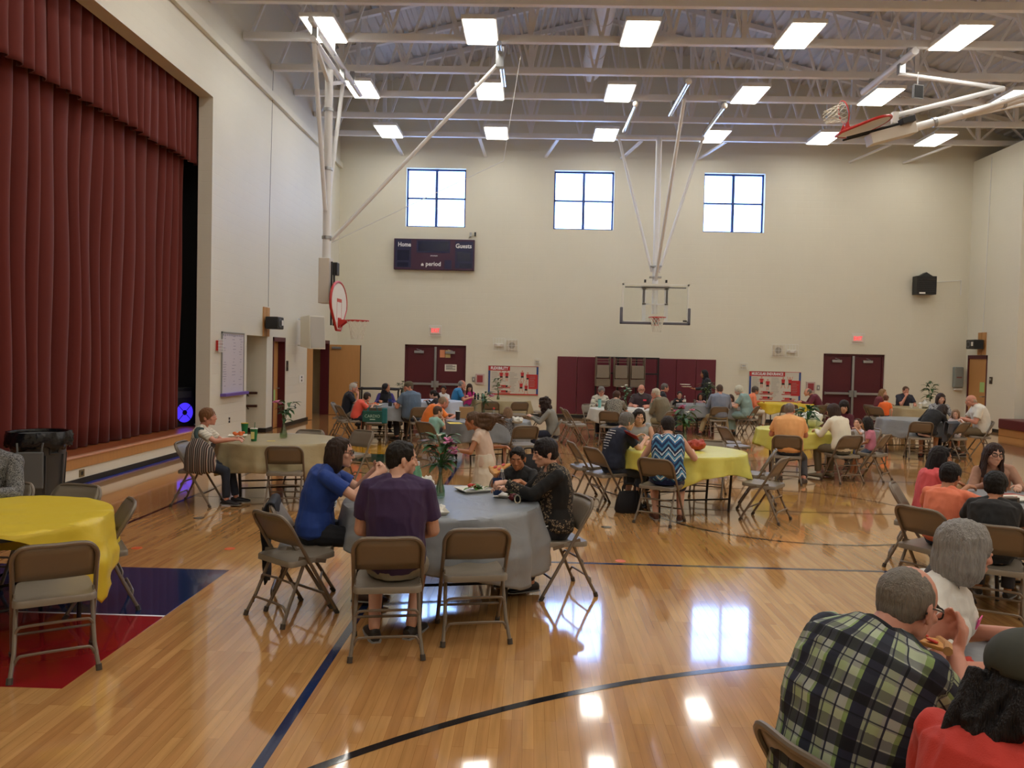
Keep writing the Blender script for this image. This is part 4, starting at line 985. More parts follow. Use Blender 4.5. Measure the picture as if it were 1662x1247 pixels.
chair(9.62, 22.35, -70, 'tan folding chair under the blonde woman in maroon'); chair(9.35, 21.5, -52, 'empty tan folding chair behind the small boy in orange')
chair(10.75, 23.0, 175, 'tan folding chair under the man covering his mouth')
chair(3.32, 6.5, -60, 'tan folding chair under the boy in the coral T-shirt at the right'); chair(3.45, 5.95, -28, 'tan folding chair under the boy in the black T-shirt at the right')
chair(3.7, 7.55, -120, 'tan folding chair under the long-haired girl in coral at the right'); chair(4.65, 7.95, 165, 'tan folding chair under the smiling woman in glasses')
chair(1.04, 2.44, -68, 'tan folding chair under the man in the plaid shirt'); chair(1.6, 3.33, -138, 'tan folding chair under the grey-haired woman in white'); chair(1.1, 1.84, -58, 'tan folding chair under the woman in red in the near corner')
# folded chairs hung on a rack in front of the pads
M_rk = mat('rack_black', (38, 36, 38), .45, metal=.4)
rk = empty('chair_rack', (2.95, 24.45, 0), 0, 'black steel rack for folded chairs in front of the wall pads', 'rack')
for x in (-.95, -.28, .28, .95): MB().bar((x, 0, .1), (x, 0, 1.95), .05, .05).build('upright', M_rk, rk)
MB().box((-.98, -.03, 1.9), (.98, .03, 1.95)).build('top_bar', M_rk, rk); MB().box((-.98, -.04, 1.42), (.98, .04, 1.47)).build('mid_bar', M_rk, rk); MB().box((-1.0, -.35, .1), (1.0, .3, .16)).build('base', M_rk, rk)
for x in (-.9, .9):
    for y in (-.28, .24): MB().tube([(x-.02, y, .05), (x+.02, y, .05)], .05, 12).build('caster', M_cap, rk)
fc = empty('folded_chair', (0, 0, 0), 0, 'folded tan chair', 'chair')
MB().tube(smooth_path([(-.215, 0, .45), (-.215, 0, -.36), (-.19, 0, -.43), (-.12, 0, -.45), (.12, 0, -.45), (.19, 0, -.43), (.215, 0, -.36), (.215, 0, .45)], 3), .013, 8).build('back_frame', M_tube, fc, True)
MB().box((-.2, -.012, -.43), (.2, .012, -.22)).build('backrest', M_backp, fc, bevel=.01)
MB().box((-.185, -.035, -.2), (.185, -.005, .19)).build('seat', M_seat, fc, bevel=.012)
for s in (-1, 1): MB().tube([(s*.195, .02, .42), (s*.195, .02, -.1)], .012, 8).build('leg', M_tube, fc, True)
MB().tube([(-.2, 0, .36), (.2, 0, .36)], .009, 6).build('crossbar', M_tube, fc, True); MB().tube([(-.2, .02, .28), (.2, .02, .28)], .009, 6).build('crossbar', M_tube, fc, True)
fx = [atY(x, 612, 24.2).x for x in (978, 1007.5, 1034)]
k = 0
for i, x in enumerate(fx):
    for j in range(4):
        o = fc if k == 0 else copy_tree(fc); k += 1
        o.location = (x, 24.08+.085*j, 1.5)
        o['label'] = '%s folded tan chair hanging in the %s bundle on the rack' % (['front', 'second', 'third', 'rear'][j], ['left', 'middle', 'right'][i]); o['group'] = 'folded chairs on the rack'
# tubular cart by the far doors
ct = empty('cart_frame', (-3.72, 19.55, 0), 0, 'dark tubular cart frame standing behind the woman in the headscarf', 'cart')
for y in (-.25, .25): MB().tube(smooth_path([(-.5, y, .1), (-.5, y, .95), (-.44, y, 1.02), (.44, y, 1.02), (.5, y, .95), (.5, y, .1)], 3), .022, 8).build('hoop', M_rk, ct, True)
MB().box((-.54, -.3, .12), (.54, .3, .18)).build('deck', M_rk, ct)
for x in (-.46, .46):
    for y in (-.22, .22): MB().tube([(x-.02, y, .06), (x+.02, y, .06)], .06, 12).build('caster', M_cap, ct)

# ------------------------------------------------------------------ people
TMP = bpy.data.scenes.new('forming')
def fuse(mb, voxel, smooth=2):
    "union of overlapping closed shapes as one continuous skin"
    me = bpy.data.meshes.new('f'); me.from_pydata([tuple(p) for p in mb.v], [], mb.f)
    bm = bmesh.new(); bm.from_mesh(me); bmesh.ops.recalc_face_normals(bm, faces=bm.faces); bm.to_mesh(me); bm.free()
    o = bpy.data.objects.new('f', me); TMP.collection.objects.link(o)
    r = o.modifiers.new('r', 'REMESH'); r.mode = 'VOXEL'; r.voxel_size = voxel
    if smooth: s = o.modifiers.new('s', 'SMOOTH'); s.factor = .5; s.iterations = smooth
    vl = TMP.view_layers[0]; vl.update()
    out = bpy.data.meshes.new_from_object(o.evaluated_get(vl.depsgraph))
    bpy.data.objects.remove(o); bpy.data.meshes.remove(me)
    return out
def crumple(me, amp, scale, seed, dirn=None):
    "cloth folds: move the skin along its normals by smooth noise"
    off = V((seed*7.3, seed*3.1, seed))
    ns = [v.normal.copy() for v in me.vertices]
    for v, n in zip(me.vertices, ns):
        c = v.co
        f = noise.noise(V((c.x*scale, c.y*scale, c.z*scale*.55))+off) + .5*noise.noise(V((c.x*scale*2.3, c.y*scale*2.3, c.z*scale*1.2))+off)
        f = 1-abs(f)*2.2
        v.co = c+n*(f-.35)*amp
def finish(me, name, mats, parent):
    me.name = name; me.materials.clear()
    for m in (mats if isinstance(mats, list) else [mats]): me.materials.append(m)
    me.polygons.foreach_set('use_smooth', [True]*len(me.polygons))
    o = bpy.data.objects.new(name, me); C.objects.link(o); o.parent = parent
    return o
def rz3(a): return Matrix.Rotation(a, 3, 'Z')
SKIN = {'light': (212, 164, 140), 'fair': (222, 172, 148), 'tan': (180, 122, 88), 'brown': (140, 92, 66), 'ruddy': (206, 144, 122)}
def skin_mat(k):
    m = mat('skin_'+k, SKIN[k], .5, var=.06, scale=14)
    b = m.node_tree.nodes['Principled BSDF']; b.inputs['Subsurface Weight'].default_value = .08; b.inputs['Subsurface Radius'].default_value = (.02, .008, .005)
    return m
M_lip = mat('lip', (168, 92, 82), .45); M_eye = mat('eye_white', (220, 214, 208), .25); M_iris = mat('iris', (40, 28, 22), .2)
def hair_mat(col): return mat('hair_%d_%d_%d' % col, col, .5, var=.55, scale=6, stretch=(18, 18, 2.), bump=.9, bscale=16, spec=.35)
def fab(col, rough=.8, name=None): return mat(name or 'fabric_%d_%d_%d' % tuple(col), col, rough, var=.07, scale=9, bump=.15, bscale=260, sheen=.08)
def ik(a, b, l1, l2, hint):
    d = b-a; L = d.length; mx = (l1+l2)*.995
    if L > mx: b = a+d*(mx/L); d = b-a; L = mx
    L = max(L, abs(l1-l2)+.01); u = d.normalized()
    x = (l1*l1-l2*l2+L*L)/(2*L); h = math.sqrt(max(0, l1*l1-x*x))
    n = hint-u*hint.dot(u); n = n.normalized() if n.length > 1e-4 else V((0, 0, 1))
    return a+u*x+n*h, b
def skel(s, p, stand=False, female=False):
    K = {}
    lean = math.radians(p.get('lean', 8)); side = math.radians(p.get('side', 0)); tw = math.radians(p.get('twist', 0))
    hz = (.915*s if stand else .445+.095*s); hz += p.get('rise', 0)
    T = .525*s; pts = [V((0, 0, hz))]; fr = []; n = 20
    for i in range(n+1):
        t = i/n; a = lean*(.45+1.1*t)+(math.radians(p.get('hunch', 10))*(t-.45) if True else 0); b = side*(.4+1.1*t)
        d = V((math.sin(b), math.sin(a)*math.cos(b), math.cos(a)*math.cos(b))).normalized()
        x = (rz3(tw*t) @ V((1, 0, 0))); x = (x-d*x.dot(d)).normalized()
        fr.append((d, x, d.cross(x)))
        if i < n: pts.append(pts[-1]+d*T/n)
    def sp(t):
        if t < 0: d, x, f = fr[0]; return pts[0]+d*T*t, x, f
        if t >= 1: d, x, f = fr[-1]; return pts[-1]+d*T*(t-1), x, f
        i = min(int(t*n), n-1); q = t*n-i; return pts[i].lerp(pts[i+1], q), fr[i][1], fr[i][2]
    K['sp'] = sp; hs = .6+.4*s; K['hs'] = hs
    c7, x, f = sp(1); d = fr[-1][0]
    nd = (d*.75+V((0, 0, .25))+f*.1+V((0, math.sin(math.radians(p.get('poke', 0))), 0))).normalized()
    yaw = math.radians(p.get('yaw', 0)); pit = math.radians(p.get('pitch', 6)); rol = math.radians(p.get('roll', 0))
    K['H'] = rz3(yaw) @ Matrix.Rotation(-pit, 3, 'X') @ Matrix.Rotation(rol, 3, 'Y')
    K['neck0'] = c7-d*.03*s; K['neck1'] = c7+nd*.075*hs; K['head'] = c7+nd*.118*hs+K['H'] @ V((0, .022*hs, 0))
    K['top'] = K['head'].z+.118*hs+.01
    sw = (.158 if female else .178)*s*p.get('sw', 1)
    for k, sg in (('R', 1), ('L', -1)):
        c, x, f = sp(.885); S = c+x*sg*sw-f*.008*s; K['S'+k] = S
        tgt = p.get(k, 'table'); H = K['H']
        tz = .795
        if tgt == 'table': W = V((sg*.15*s, S.y+.34*s, tz))
        elif tgt == 'fold': W = V((sg*.06*s, S.y+.3*s, tz))
        elif tgt == 'lap': W = V((sg*.09*s, .27*s, .445+.19*s))
        elif tgt == 'mouth': W = K['head']+H @ V((sg*.035, .12, -.15))*hs
        elif tgt == 'chin': W = K['head']+H @ V((sg*.03, .1, -.2))*hs
        elif tgt == 'down': W = V((S.x+sg*.06*s, S.y+.08*s, S.z-.5*s))
        elif tgt == 'behind': W = V((S.x+sg*.05*s, -.05, .5))
        else: W = V(tgt)
        hint = V((sg*.55, -.35, -.8)) if 'elb'+k not in p else V(p['elb'+k])
        K['E'+k], K['W'+k] = ik(S, W, .285*s, .255*s, hint)
        hipw = .088*s; Hp = V((sg*hipw, .0, hz-.01*s)); K['hip'+k] = Hp
        if 'foot'+k in p: A = V(p['foot'+k])
        elif stand: A = V((sg*.1*s, 0, .085*s))
        else: A = V((sg*(.1+p.get('spread', .03))*s, .38*s+p.get('ank', 0), max(.085*s, .445+.05*s-.4*s)))
        K['K'+k], K['A'+k] = ik(Hp, A, .43*s, .41*s, V((sg*.12, 1, .55)) if not stand else V((sg*.05, 1, 0)))
        fd = V((sg*.18, 1, 0)) if 'toe'+k not in p else V(p['toe'+k]); K['F'+k] = fd.normalized()
    K['hz'] = hz
    return K
def torso_rings(K, s, female, g, mrg=0., t0=-.17, t1=1.0, loose=0., belly=1.):
    sp = K['sp']
    if female: P = [(-.17, .13, .1), (-.02, .176, .128), (.12, .168, .122), (.33, .138, .105), (.55, .148, .11), (.72, .155, .112), (.85, .148, .096), (.94, .098, .07), (1., .056, .055)]
    else: P = [(-.17, .13, .1), (-.02, .168, .122), (.12, .164, .12), (.33, .156, .115), (.55, .168, .12), (.72, .178, .122), (.85, .172, .104), (.94, .112, .076), (1., .063, .06)]
    out = []
    for t, a, b in P:
        if t > t1+1e-6: continue
        if t < t0: t = t0
        c, x, f = sp(t); bel = (belly if .0 <= t <= .45 else 1)
        lw = loose*(1 if .0 < t < .6 else .4)
        m = mrg*(1.1 if t > .9 else 1)+(.012*s if mrg > 0 and t > .8 else 0)
        A = (a*s*g+m+lw); B = (b*s*g*bel+m+lw)
        out.append((c+f*(B-b*s*g)*.4 if bel > 1 else c, x*A, f*B))
    return out
def hand(mb, W, f, pn, sg, s, curl=25, spread=1.):
    f = f.normalized(); pn = (pn-f*pn.dot(f)).normalized(); sd = pn.cross(f)*(-sg)        # sd points to the thumb
    mb.loft([(W-f*.02*s, sd*.026*s, pn*.02*s), (W+f*.015*s, sd*.03*s, pn*.019*s), (W+f*.05*s, sd*.04*s, pn*.017*s), (W+f*.088*s, sd*.041*s, pn*.0145*s), (W+f*.098*s, sd*.036*s, pn*.01*s)], 12)
    for i, (o, L, b) in enumerate(((.032, .07, .0), (.0105, .08, .0), (-.0115, .074, .0), (-.0325, .058, .0))):
        p = W+f*(.088-.004*abs(i-1.2))*s+sd*o*s; d = (f+sd*o*2.6*spread).normalized(); pts = [p-d*.012*s]; a = 0
        for k, q in enumerate((.44, .32, .24)):
            a += math.radians(curl*(1.1 if k else .9)*(1+.1*i)); dd = d*math.cos(a)+pn*math.sin(a); pts.append(pts[-1]+dd*(L*q+(.012 if k == 0 else 0))*s)
        mb.tube(pts, [.0098*s, .0095*s, .0085*s, .0068*s], 8)
        for q, r in zip(pts[1:], (.0094, .0085, .0068)): mb.ball(q, r*s, nu=8, nv=6)
    p = W+f*.028*s+sd*.026*s; d1 = (sd*.75+f*.62+pn*.3).normalized(); d2 = (sd*.35+f*.85+pn*(.3+curl*.008)).normalized()
    q = p+d1*.042*s; r = q+d2*.032*s; u = r+(d2+pn*.2).normalized()*.022*s
    mb.tube([p-d1*.015*s, q, r, u], [.0145*s, .0118*s, .0102*s, .008*s], 8); mb.ball(q, .0118*s, nu=8, nv=6); mb.ball(r, .0102*s, nu=8, nv=6); mb.ball(u, .008*s, nu=8, nv=6)
def head_mb(mb, K, female, child):
    H, c, k = K['H'], K['head'], K['hs']
    def B(x, y, z, rx, ry, rz, R=None): mb.ball(c+H @ V((x*k, y*k, z*k)), (rx*k, ry*k, rz*k), H if R is None else H @ R, 16, 11)
    j = .92 if female else 1.
    if child: j = .9
    B(0, -.008, .03, .0745, .096, .088); B(0, .03, -.025, .062*j, .06, .078); B(0, .045, -.068, .045*j, .042, .036); B(0, .068, -.094, .02*j, .018, .015)
    B(.045*j, .005, -.055, .02, .035, .035); B(-.045*j, .005, -.055, .02, .035, .035)
    B(0, .078, .03, .045, .014, .013); B(.045, .062, -.018, .018, .018, .017); B(-.045, .062, -.018, .018, .018, .017)
    n = .8 if child else 1.
    mb.tube([c+H @ V((0, .083*k, .018*k)), c+H @ V((0, (.083+.019*n)*k, -.016*k)), c+H @ V((0, (.083+.022*n)*k, -.029*k))], [.0085*k, .0105*k, .0115*k], 10)
    B(0, .083+.023*n, -.0305, .012*n, .0115, .0105); B(.0125*n, .093, -.0345, .0085, .009, .0075); B(-.0125*n, .093, -.0345, .0085, .009, .0075)
    B(0, .088, -.0555, .022*j, .0105, .0055); B(0, .086, -.0655, .019*j, .011, .0065)
    for sg in (-1, 1):
        R = Matrix.Rotation(sg*.35, 3, 'Z') @ Matrix.Rotation(-.15, 3, 'X')
        B(sg*.077, -.008, -.008, .0075, .019, .031, R); B(sg*.08, -.016, .0, .006, .014, .022, R); B(sg*.076, -.004, -.034, .007, .009, .01, R)
        B(sg*.032, .078, .006, .0165, .011, .0105)
    mb.tube([K['neck0'], K['neck1'], c+H @ V((0, -.018*k, -.02*k))], [.062*k*j, .053*k*j, .052*k*j], 14)
def cloth_uv(me, K, s):
    "lengthwise and girth coordinates of the garment, so woven patterns run with the body and the sleeves"
    ax = [(K['sp'](i/12)) for i in range(-2, 13)]; data = []
    arms = [(K['S'+k], K['E'+k], sg) for k, sg in (('R', 1), ('L', -1))]+[(K['E'+k], K['W'+k], sg) for k, sg in (('R', 1), ('L', -1))]
    for v in me.vertices:
        c = v.co; best = None
        for i in range(len(ax)-1):
            a = ax[i][0]; u = ax[i+1][0]-a; t = min(1, max(0, (c-a).dot(u)/u.length_squared)); d = (c-a-u*t).length
            if best is None or d < best[0]: best = (d, i, t)
        i, t = best[1], best[2]; p = ax[i][0].lerp(ax[i+1][0], t); x = ax[i][1].lerp(ax[i+1][1], t); f = ax[i][2].lerp(ax[i+1][2], t); r = c-p; tn = (ax[i+1][0]-ax[i][0]).normalized()
        ov = (r.dot(tn) if i+t <= 1e-4 or i+t >= len(ax)-1-1e-4 else 0)
        val = (math.atan2(r.dot(x), -r.dot(f))*.155*s, (i+t-2)/12*.525*s+ov, 0, best[0]/(.155*s))
        for j, (a, b, sg) in enumerate(arms):
            u = b-a; l = u.length; u = u/l; t = (c-a).dot(u)
            if -.03*s < t < l*1.1:
                r2 = (c-a)-u*t; d2 = r2.length/(.062*s)
                if d2 < 1.25 and d2 < val[3]*.98 and (t > .02*s or j > 1):
                    e1 = u.cross(V((0, .3, 1))).normalized(); e2 = u.cross(e1); val = (math.atan2(r2.dot(e1), r2.dot(e2))*.062*s+sg*.02, -t-(.29*s if j > 1 else 0), 1+j, d2)
        data.append(val)
    uv = me.uv_layers.new(name='cloth'); lp = me.loops
    for pl in me.polygons:
        u0 = data[lp[pl.loop_start].vertex_index]
        for li in pl.loop_indices:
            d = data[lp[li].vertex_index]; per = 2*PI*(.155 if d[2] == 0 else .062)*s; u = d[0]
            if u-u0[0] > per/2: u -= per
            elif u0[0]-u > per/2: u += per
            uv.data[li].uv = (u, d[1])
def person(key, label, seat, phi, ytop, Y, female=False, child=False, skin='light', hair='short', hcol=(48, 34, 26), shirt=(60, 60, 60), sleeve='short', pants=(40, 44, 56), legs='long', shoe=(34, 32, 32), glasses=False, collar=None, g=1., belly=1., stand=False, px=None, v=None, s=None, shirt_m=None, pants_m=None, neck='crew', extra=None, beard=None, curl=25, palms={}, hairv=None, shift=True, **p):
    # size so that the crown comes at the height seen in the photograph
    q = atY(px if px else 831, ytop, Y); lo, hi = .35, 1.3
    if s is None:
        for _ in range(30):
            mid = (lo+hi)/2
            if skel(mid, p, stand, female)['top'] < q.z: lo = mid
            else: hi = mid
        s = (lo+hi)/2
    K = skel(s, p, stand, female); hs = K['hs']
    if px and shift:
        for _ in range(4):
            h0 = rz3(math.radians(phi)) @ K['head']+V((seat[0], seat[1], 0)); d = h0-V((0, 0, CAM_H)); seat = (seat[0]+(px-831-FOC*d.dot(_r)/d.dot(_f))*d.dot(_f)/FOC, seat[1])
    root = empty('person', (seat[0], seat[1], 0), math.radians(phi), label, 'person')
    Rw = rz3(math.radians(phi)); hw = Rw @ K['head']+V((seat[0], seat[1], 0))
    d = hw-V((0, 0, CAM_H)); dp = V((d.dot(_r), d.dot(_u), d.dot(_f))); ip = (831+FOC*dp.x/dp.z, 623.5+SHY-FOC*dp.y/dp.z)

    if v is None: v = .0055 if Y < 8 else (.0075 if Y < 12.5 else .0085)
    vc = v*1.5
    # -------- body
    b = MB(); b.loft(torso_rings(K, s, female, g, 0, belly=belly), 20)
    if female and not child:
        c, x, f = K['sp'](.66)
        for sg in (-1, 1): b.ball(c+x*sg*.07*s*g+f*.085*s*g, (.062*s*g, .055*s*g, .062*s*g))
    for k, sg in (('R', 1), ('L', -1)):
        ag = (.9 if female else 1.)*(.5+.5*g)
        c9, x9, f9 = K['sp'](.95); b.cone(c9+x9*sg*.035*s, K['S'+k]-V((0, 0, .014*s)), .046*s, .044*s*ag)
        b.cone(K['S'+k].lerp(K['E'+k], .05), K['E'+k], .05*s*ag, .042*s*ag); b.cone(K['E'+k], K['W'+k].lerp(K['E'+k], .12), .043*s*ag, .0285*s*ag); b.cone(K['W'+k].lerp(K['E'+k], .2), K['W'+k], .0295*s*ag, .026*s)
        fdir = (K['W'+k]-K['E'+k]).normalized(); pn = V((-sg*.35, 0, -1)); cu = curl
        tg = p.get(k, 'table')
        if tg in ('mouth', 'chin'): fdir = (fdir*.5+K['H'] @ V((-sg*.35, -.2, .9))).normalized(); pn = K['H'] @ V((-sg*.6, -.8, 0)); cu = max(curl, 35)
        elif tg == 'lap': fdir = V((-sg*.4, .9, -.25)).normalized()
        elif tg in ('down',): pn = V((-sg, 0, 0))
        elif tg in ('table', 'fold'): fdir = V((-sg*.35, fdir.y+.5, -.05)).normalized()
        if k in palms: fdir, pn, cu = V(palms[k][0]).normalized(), V(palms[k][1]), palms[k][2]
        hand(b, K['W'+k], fdir, pn, sg, s*(.93 if female else 1.), cu)
        lg = .5+.5*g
        b.cone(K['hip'+k], K['K'+k], .082*s*lg, .057*s*lg); b.cone(K['K'+k], K['A'+k], .054*s*lg, .037*s); b.ball(K['K'+k].lerp(K['A'+k], .3)-K['F'+k]*.012*s, .05*s*lg)
        F, A = K['F'+k], K['A'+k]; dn = V((0, 0, -1)); sdv = F.cross(V((0, 0, 1)))
        b.loft([(A-F*.05*s+dn*.045*s, sdv*.028*s, V((0, 0, .03*s))), (A+F*.02*s+dn*.04*s, sdv*.034*s, V((0, 0, .038*s))), (A+F*.1*s+dn*.055*s, sdv*.04*s, V((0, 0, .024*s))), (A+F*.17*s+dn*.066*s, sdv*.04*s, V((0, 0, .015*s))), (A+F*.195*s+dn*.07*s, sdv*.03*s, V((0, 0, .01*s)))], 12)
    head_mb(b, K, female, child)
    me = fuse(b, v, 2)
    H, hc = K['H'], K['head']; Hi = H.transposed()
    bm = bmesh.new(); bm.from_mesh(me)
    for f in bm.faces:
        l = (Hi @ (f.calc_center_median()-hc))/hs
        if abs(l.x) < .0235 and l.y > .078 and -.071 < l.z < -.0505: f.material_index = 1
    bm.to_mesh(me); bm.free()
    # eyes belong to the same skin
    e = MB(); eo = .0 if Y < 9 else .0035
    for sg in (-1, 1):
        e.cur = 2; e.ball(hc+H @ V((sg*.032*hs, .0815*hs+eo, .006*hs)), (.0125*hs, .0105*hs, .0075*hs), H, 12, 8)
        e.cur = 3; e.ball(hc+H @ V((sg*.032*hs, .0895*hs+eo, .0055*hs)), (.0062*hs, .0042*hs, .0064*hs), H, 10, 6)
    em = e.mesh('e', [M_eye]); bm = bmesh.new(); bm.from_mesh(me); bm.from_mesh(em); bm.to_mesh(me); bm.free()
    sm = skin_mat(skin)
    finish(me, 'body', [sm, M_lip, M_eye, M_iris], root)
    # -------- shirt
    st = shirt_m or fab(shirt)
    t0 = -.1 if legs != 'dress' else -.02
    t1 = {'crew': .99, 'v': .97, 'scoop': .95, 'collar': 1.01}[neck]
    b = MB(); rg = torso_rings(K, s, female, g, .013*s, t0, t1, loose=.012*s, belly=belly)
    c, x, f = K['sp'](t1); w_ = {'crew': .072, 'v': .085, 'scoop': .1, 'collar': .07}[neck]*s
    rg = [r for r in rg if True]; rg.append((c, x*w_, f*w_*.9)); b.loft(rg, 20)
    if female and not child:
        c, x, f = K['sp'](.66)
        for sg in (-1, 1): b.ball(c+x*sg*.07*s*g+f*.088*s*g, (.072*s*g, .064*s*g, .072*s*g))
    for k, sg in (('R', 1), ('L', -1)):
        S, E, W = K['S'+k], K['E'+k], K['W'+k]; ag = (.9 if female else 1.)*(.5+.5*g)
        if sleeve == 'none':
            b.ball(S-(E-S)*.02+V((-sg*.02*s, 0, .012*s)), .06*s*ag); continue
        c9, x9, f9 = K['sp'](.945); b.cone(c9+x9*sg*.042*s, S-V((0, 0, .01*s)), .064*s*(.6+.4*g), .055*s*ag)
        b.ball(S-(S-E).normalized()*.012*s, .063*s*ag)
        if sleeve == 'short': b.tube([S.lerp(E, .04), S.lerp(E, .3), S.lerp(E, .72)], [.061*s*ag, .065*s*ag, .068*s*ag], 14)
        elif sleeve == 'cap': b.tube([S.lerp(E, .04), S.lerp(E, .42)], [.061*s*ag, .066*s*ag], 14)
        else:
            e1 = 1. if sleeve == 'long' else .45
            b.cone(S.lerp(E, .05), E, .062*s*ag, .056*s*ag); b.tube([E, E.lerp(W, .93*e1)], [.054*s*ag, (.054-.014*e1)*s*ag], 14)
    me = fuse(b, vc if Y > 8 else v*1.25, 3); crumple(me, .006*s if Y < 12 else .004*s, 9/s, hash(key) % 97 if False else sum(map(ord, key)) % 97)
    if shirt_m: cloth_uv(me, K, s)
    so = finish(me, 'dress' if legs == 'dress' else 'shirt', st, root)
    # -------- trousers, shorts or skirt
    if legs in ('long', 'short', 'capri'):
        b = MB(); hz = K['hz']; rg = torso_rings(K, s, female, g, .006*s, -.17, .12, belly=min(belly, 1.06)); b.loft(rg, 18)
        for k, sg in (('R', 1), ('L', -1)):
            hp, kn, an = K['hip'+k], K['K'+k], K['A'+k]; lg = .5+.5*g
            if legs == 'short': b.ball(hp, .093*s*lg); b.tube([hp, hp.lerp(kn, .9)], [.094*s*lg, .08*s*lg], 14)
            else:
                e1 = .95 if legs == 'long' else .5
                b.cone(hp, kn, .093*s*lg, .068*s*lg); b.tube([kn, kn.lerp(an, e1)], [.066*s*lg, (.066-.012*e1)*s*lg], 14)
        me = fuse(b, vc if Y > 8 else v*1.3, 2); crumple(me, .005*s, 8/s, 3); finish(me, 'shorts' if legs == 'short' else 'trousers', pants_m or fab(pants), root)
    elif legs in ('skirt', 'dress'):
        b = MB(); c0, x, f = K['sp'](.12); km = (K['KR']+K['KL'])/2; am = (K['AR']+K['AL'])/2
        rg = torso_rings(K, s, female, g, .016*s, -.02, .33, loose=.008); b.loft(rg, 18)
        if stand:
            b.loft([(K['sp'](.1)[0], V((.17*s*g, 0, 0)), V((0, .13*s*g, 0))), (V((0, 0, K['hz']-.1*s)), V((.21*s*g, 0, 0)), V((0, .17*s*g, 0))), (V((0, .0, K['hz']-.36*s)), V((.25*s*g, 0, 0)), V((0, .21*s*g, 0)))], 24)
        else:
            m1 = (K['hipR']+K['hipL'])/2
            b.loft([(m1-V((0, .05*s, 0)), V((.19*s*g, 0, 0)), V((0, 0, .095*s))), (m1.lerp(km, .5), V((.2*s*g, 0, 0)), V((0, 0, .1*s))), (km+V((0, .02*s, 0)), V((.19*s*g, 0, 0)), V((0, 0, .085*s)))], 20)
            if p.get('hem', .5) > 0: e1 = p.get('hem', .5); b.ball(km, (.19*s*g, .085*s, .085*s)); b.loft([(km, V((.19*s*g, 0, 0)), V((0, .085*s, 0))), (km.lerp(am, e1), V((.2*s*g, 0, 0)), V((0, .11*s, 0)))], 20)
        me = fuse(b, vc if Y > 8 else v*1.4, 2); crumple(me, .01*s, 7/s, 5); finish(me, 'skirt', pants_m or (st if legs == 'dress' else fab(pants)), root)
    # -------- shoes
    if shoe:
        sm2 = mat('shoe_%d_%d_%d' % tuple(shoe), shoe, .55)
        for k, sg in (('R', 1), ('L', -1)):
            F, A = K['F'+k], K['A'+k]; dn = V((0, 0, -1)); sdv = F.cross(V((0, 0, 1))); b = MB(); U = V((0, 0, 1))
            b.loft([(A-F*.072*s+dn*.05*s, sdv*.024*s, U*.03*s), (A-F*.05*s+dn*.045*s, sdv*.036*s, U*.04*s), (A+F*.02*s+dn*.042*s, sdv*.042*s, U*.043*s), (A+F*.1*s+dn*.055*s, sdv*.048*s, U*.031*s), (A+F*.17*s+dn*.064*s, sdv*.046*s, U*.022*s), (A+F*.205*s+dn*.068*s, sdv*.03*s, U*.015*s)], 14)
            b.build('shoe', sm2, root, True)
            sb = MB(); sb.loft([(A-F*.08*s+dn*.08*s, sdv*.028*s, U*.008*s), (A-F*.04*s+dn*.08*s, sdv*.042*s, U*.008*s), (A+F*.1*s+dn*.08*s, sdv*.051*s, U*.008*s), (A+F*.19*s+dn*.08*s, sdv*.046*s, U*.008*s), (A+F*.216*s+dn*.078*s, sdv*.03*s, U*.007*s)], 14)
            sb.build('shoe_sole', M_cap if sum(shoe) > 200 else mat('sole_pale', (150, 146, 140), .6), root, True)
    # -------- hair
    b = MB()
    def B(x, y, z, rx, ry, rz, R=None): b.ball(hc+H @ V((x*hs, y*hs, z*hs)), (rx*hs, ry*hs, rz*hs), H if R is None else H @ R, 14, 10)
    def L(pts, n=14): b.loft([(hc+H @ (V(c)*hs), H @ (V(a)*hs), H @ (V(u)*hs)) for c, a, u in pts], n)
    vol = p.get('vol', 0)
    if hair not in ('bald', 'hijab', None):
        B(0, -.014 if hair != 'thin' else -.024, .036 if hair != 'thin' else .024, .0815+vol, .099+vol-(.004 if hair == 'thin' else 0), .089+vol); B(0, -.05, -.012, .068+vol, .056+vol, .066)
        if hair != 'thin': B(0, .031, .088+vol*.5, .055, .041, .026+vol*.5); B(.068, .012, .045, .014, .04, .04); B(-.068, .012, .045, .014, .04, .04)
    if hair == 'bald':
        B(.069, -.035, -.004, .0135, .052, .04); B(-.069, -.035, -.004, .0135, .052, .04); B(0, -.082, -.02, .062, .024, .045)
    if hair in ('bob', 'long', 'curly'):
        lb = p.get('len', -.1)
        for sg in (-1, 1): L([((sg*.058, -.02, .06), (.03, 0, 0), (0, .055, 0)), ((sg*.078, -.018, .0), (.02, 0, 0), (0, .062, 0)), ((sg*.08, -.018, lb*.6), (.022, 0, 0), (0, .06, 0)), ((sg*.072, -.022, lb), (.018, 0, 0), (0, .048, 0)), ((sg*.06, -.026, lb-.022), (.008, 0, 0), (0, .03, 0))])
        L([((0, -.07, .04), (.07, 0, 0), (0, .045, 0)), ((0, -.082, lb*.4), (.078, 0, 0), (0, .04, 0)), ((0, -.08, lb*.95), (.07, 0, 0), (0, .036, 0)), ((0, -.072, lb*.95-.025), (.05, 0, 0), (0, .018, 0))])
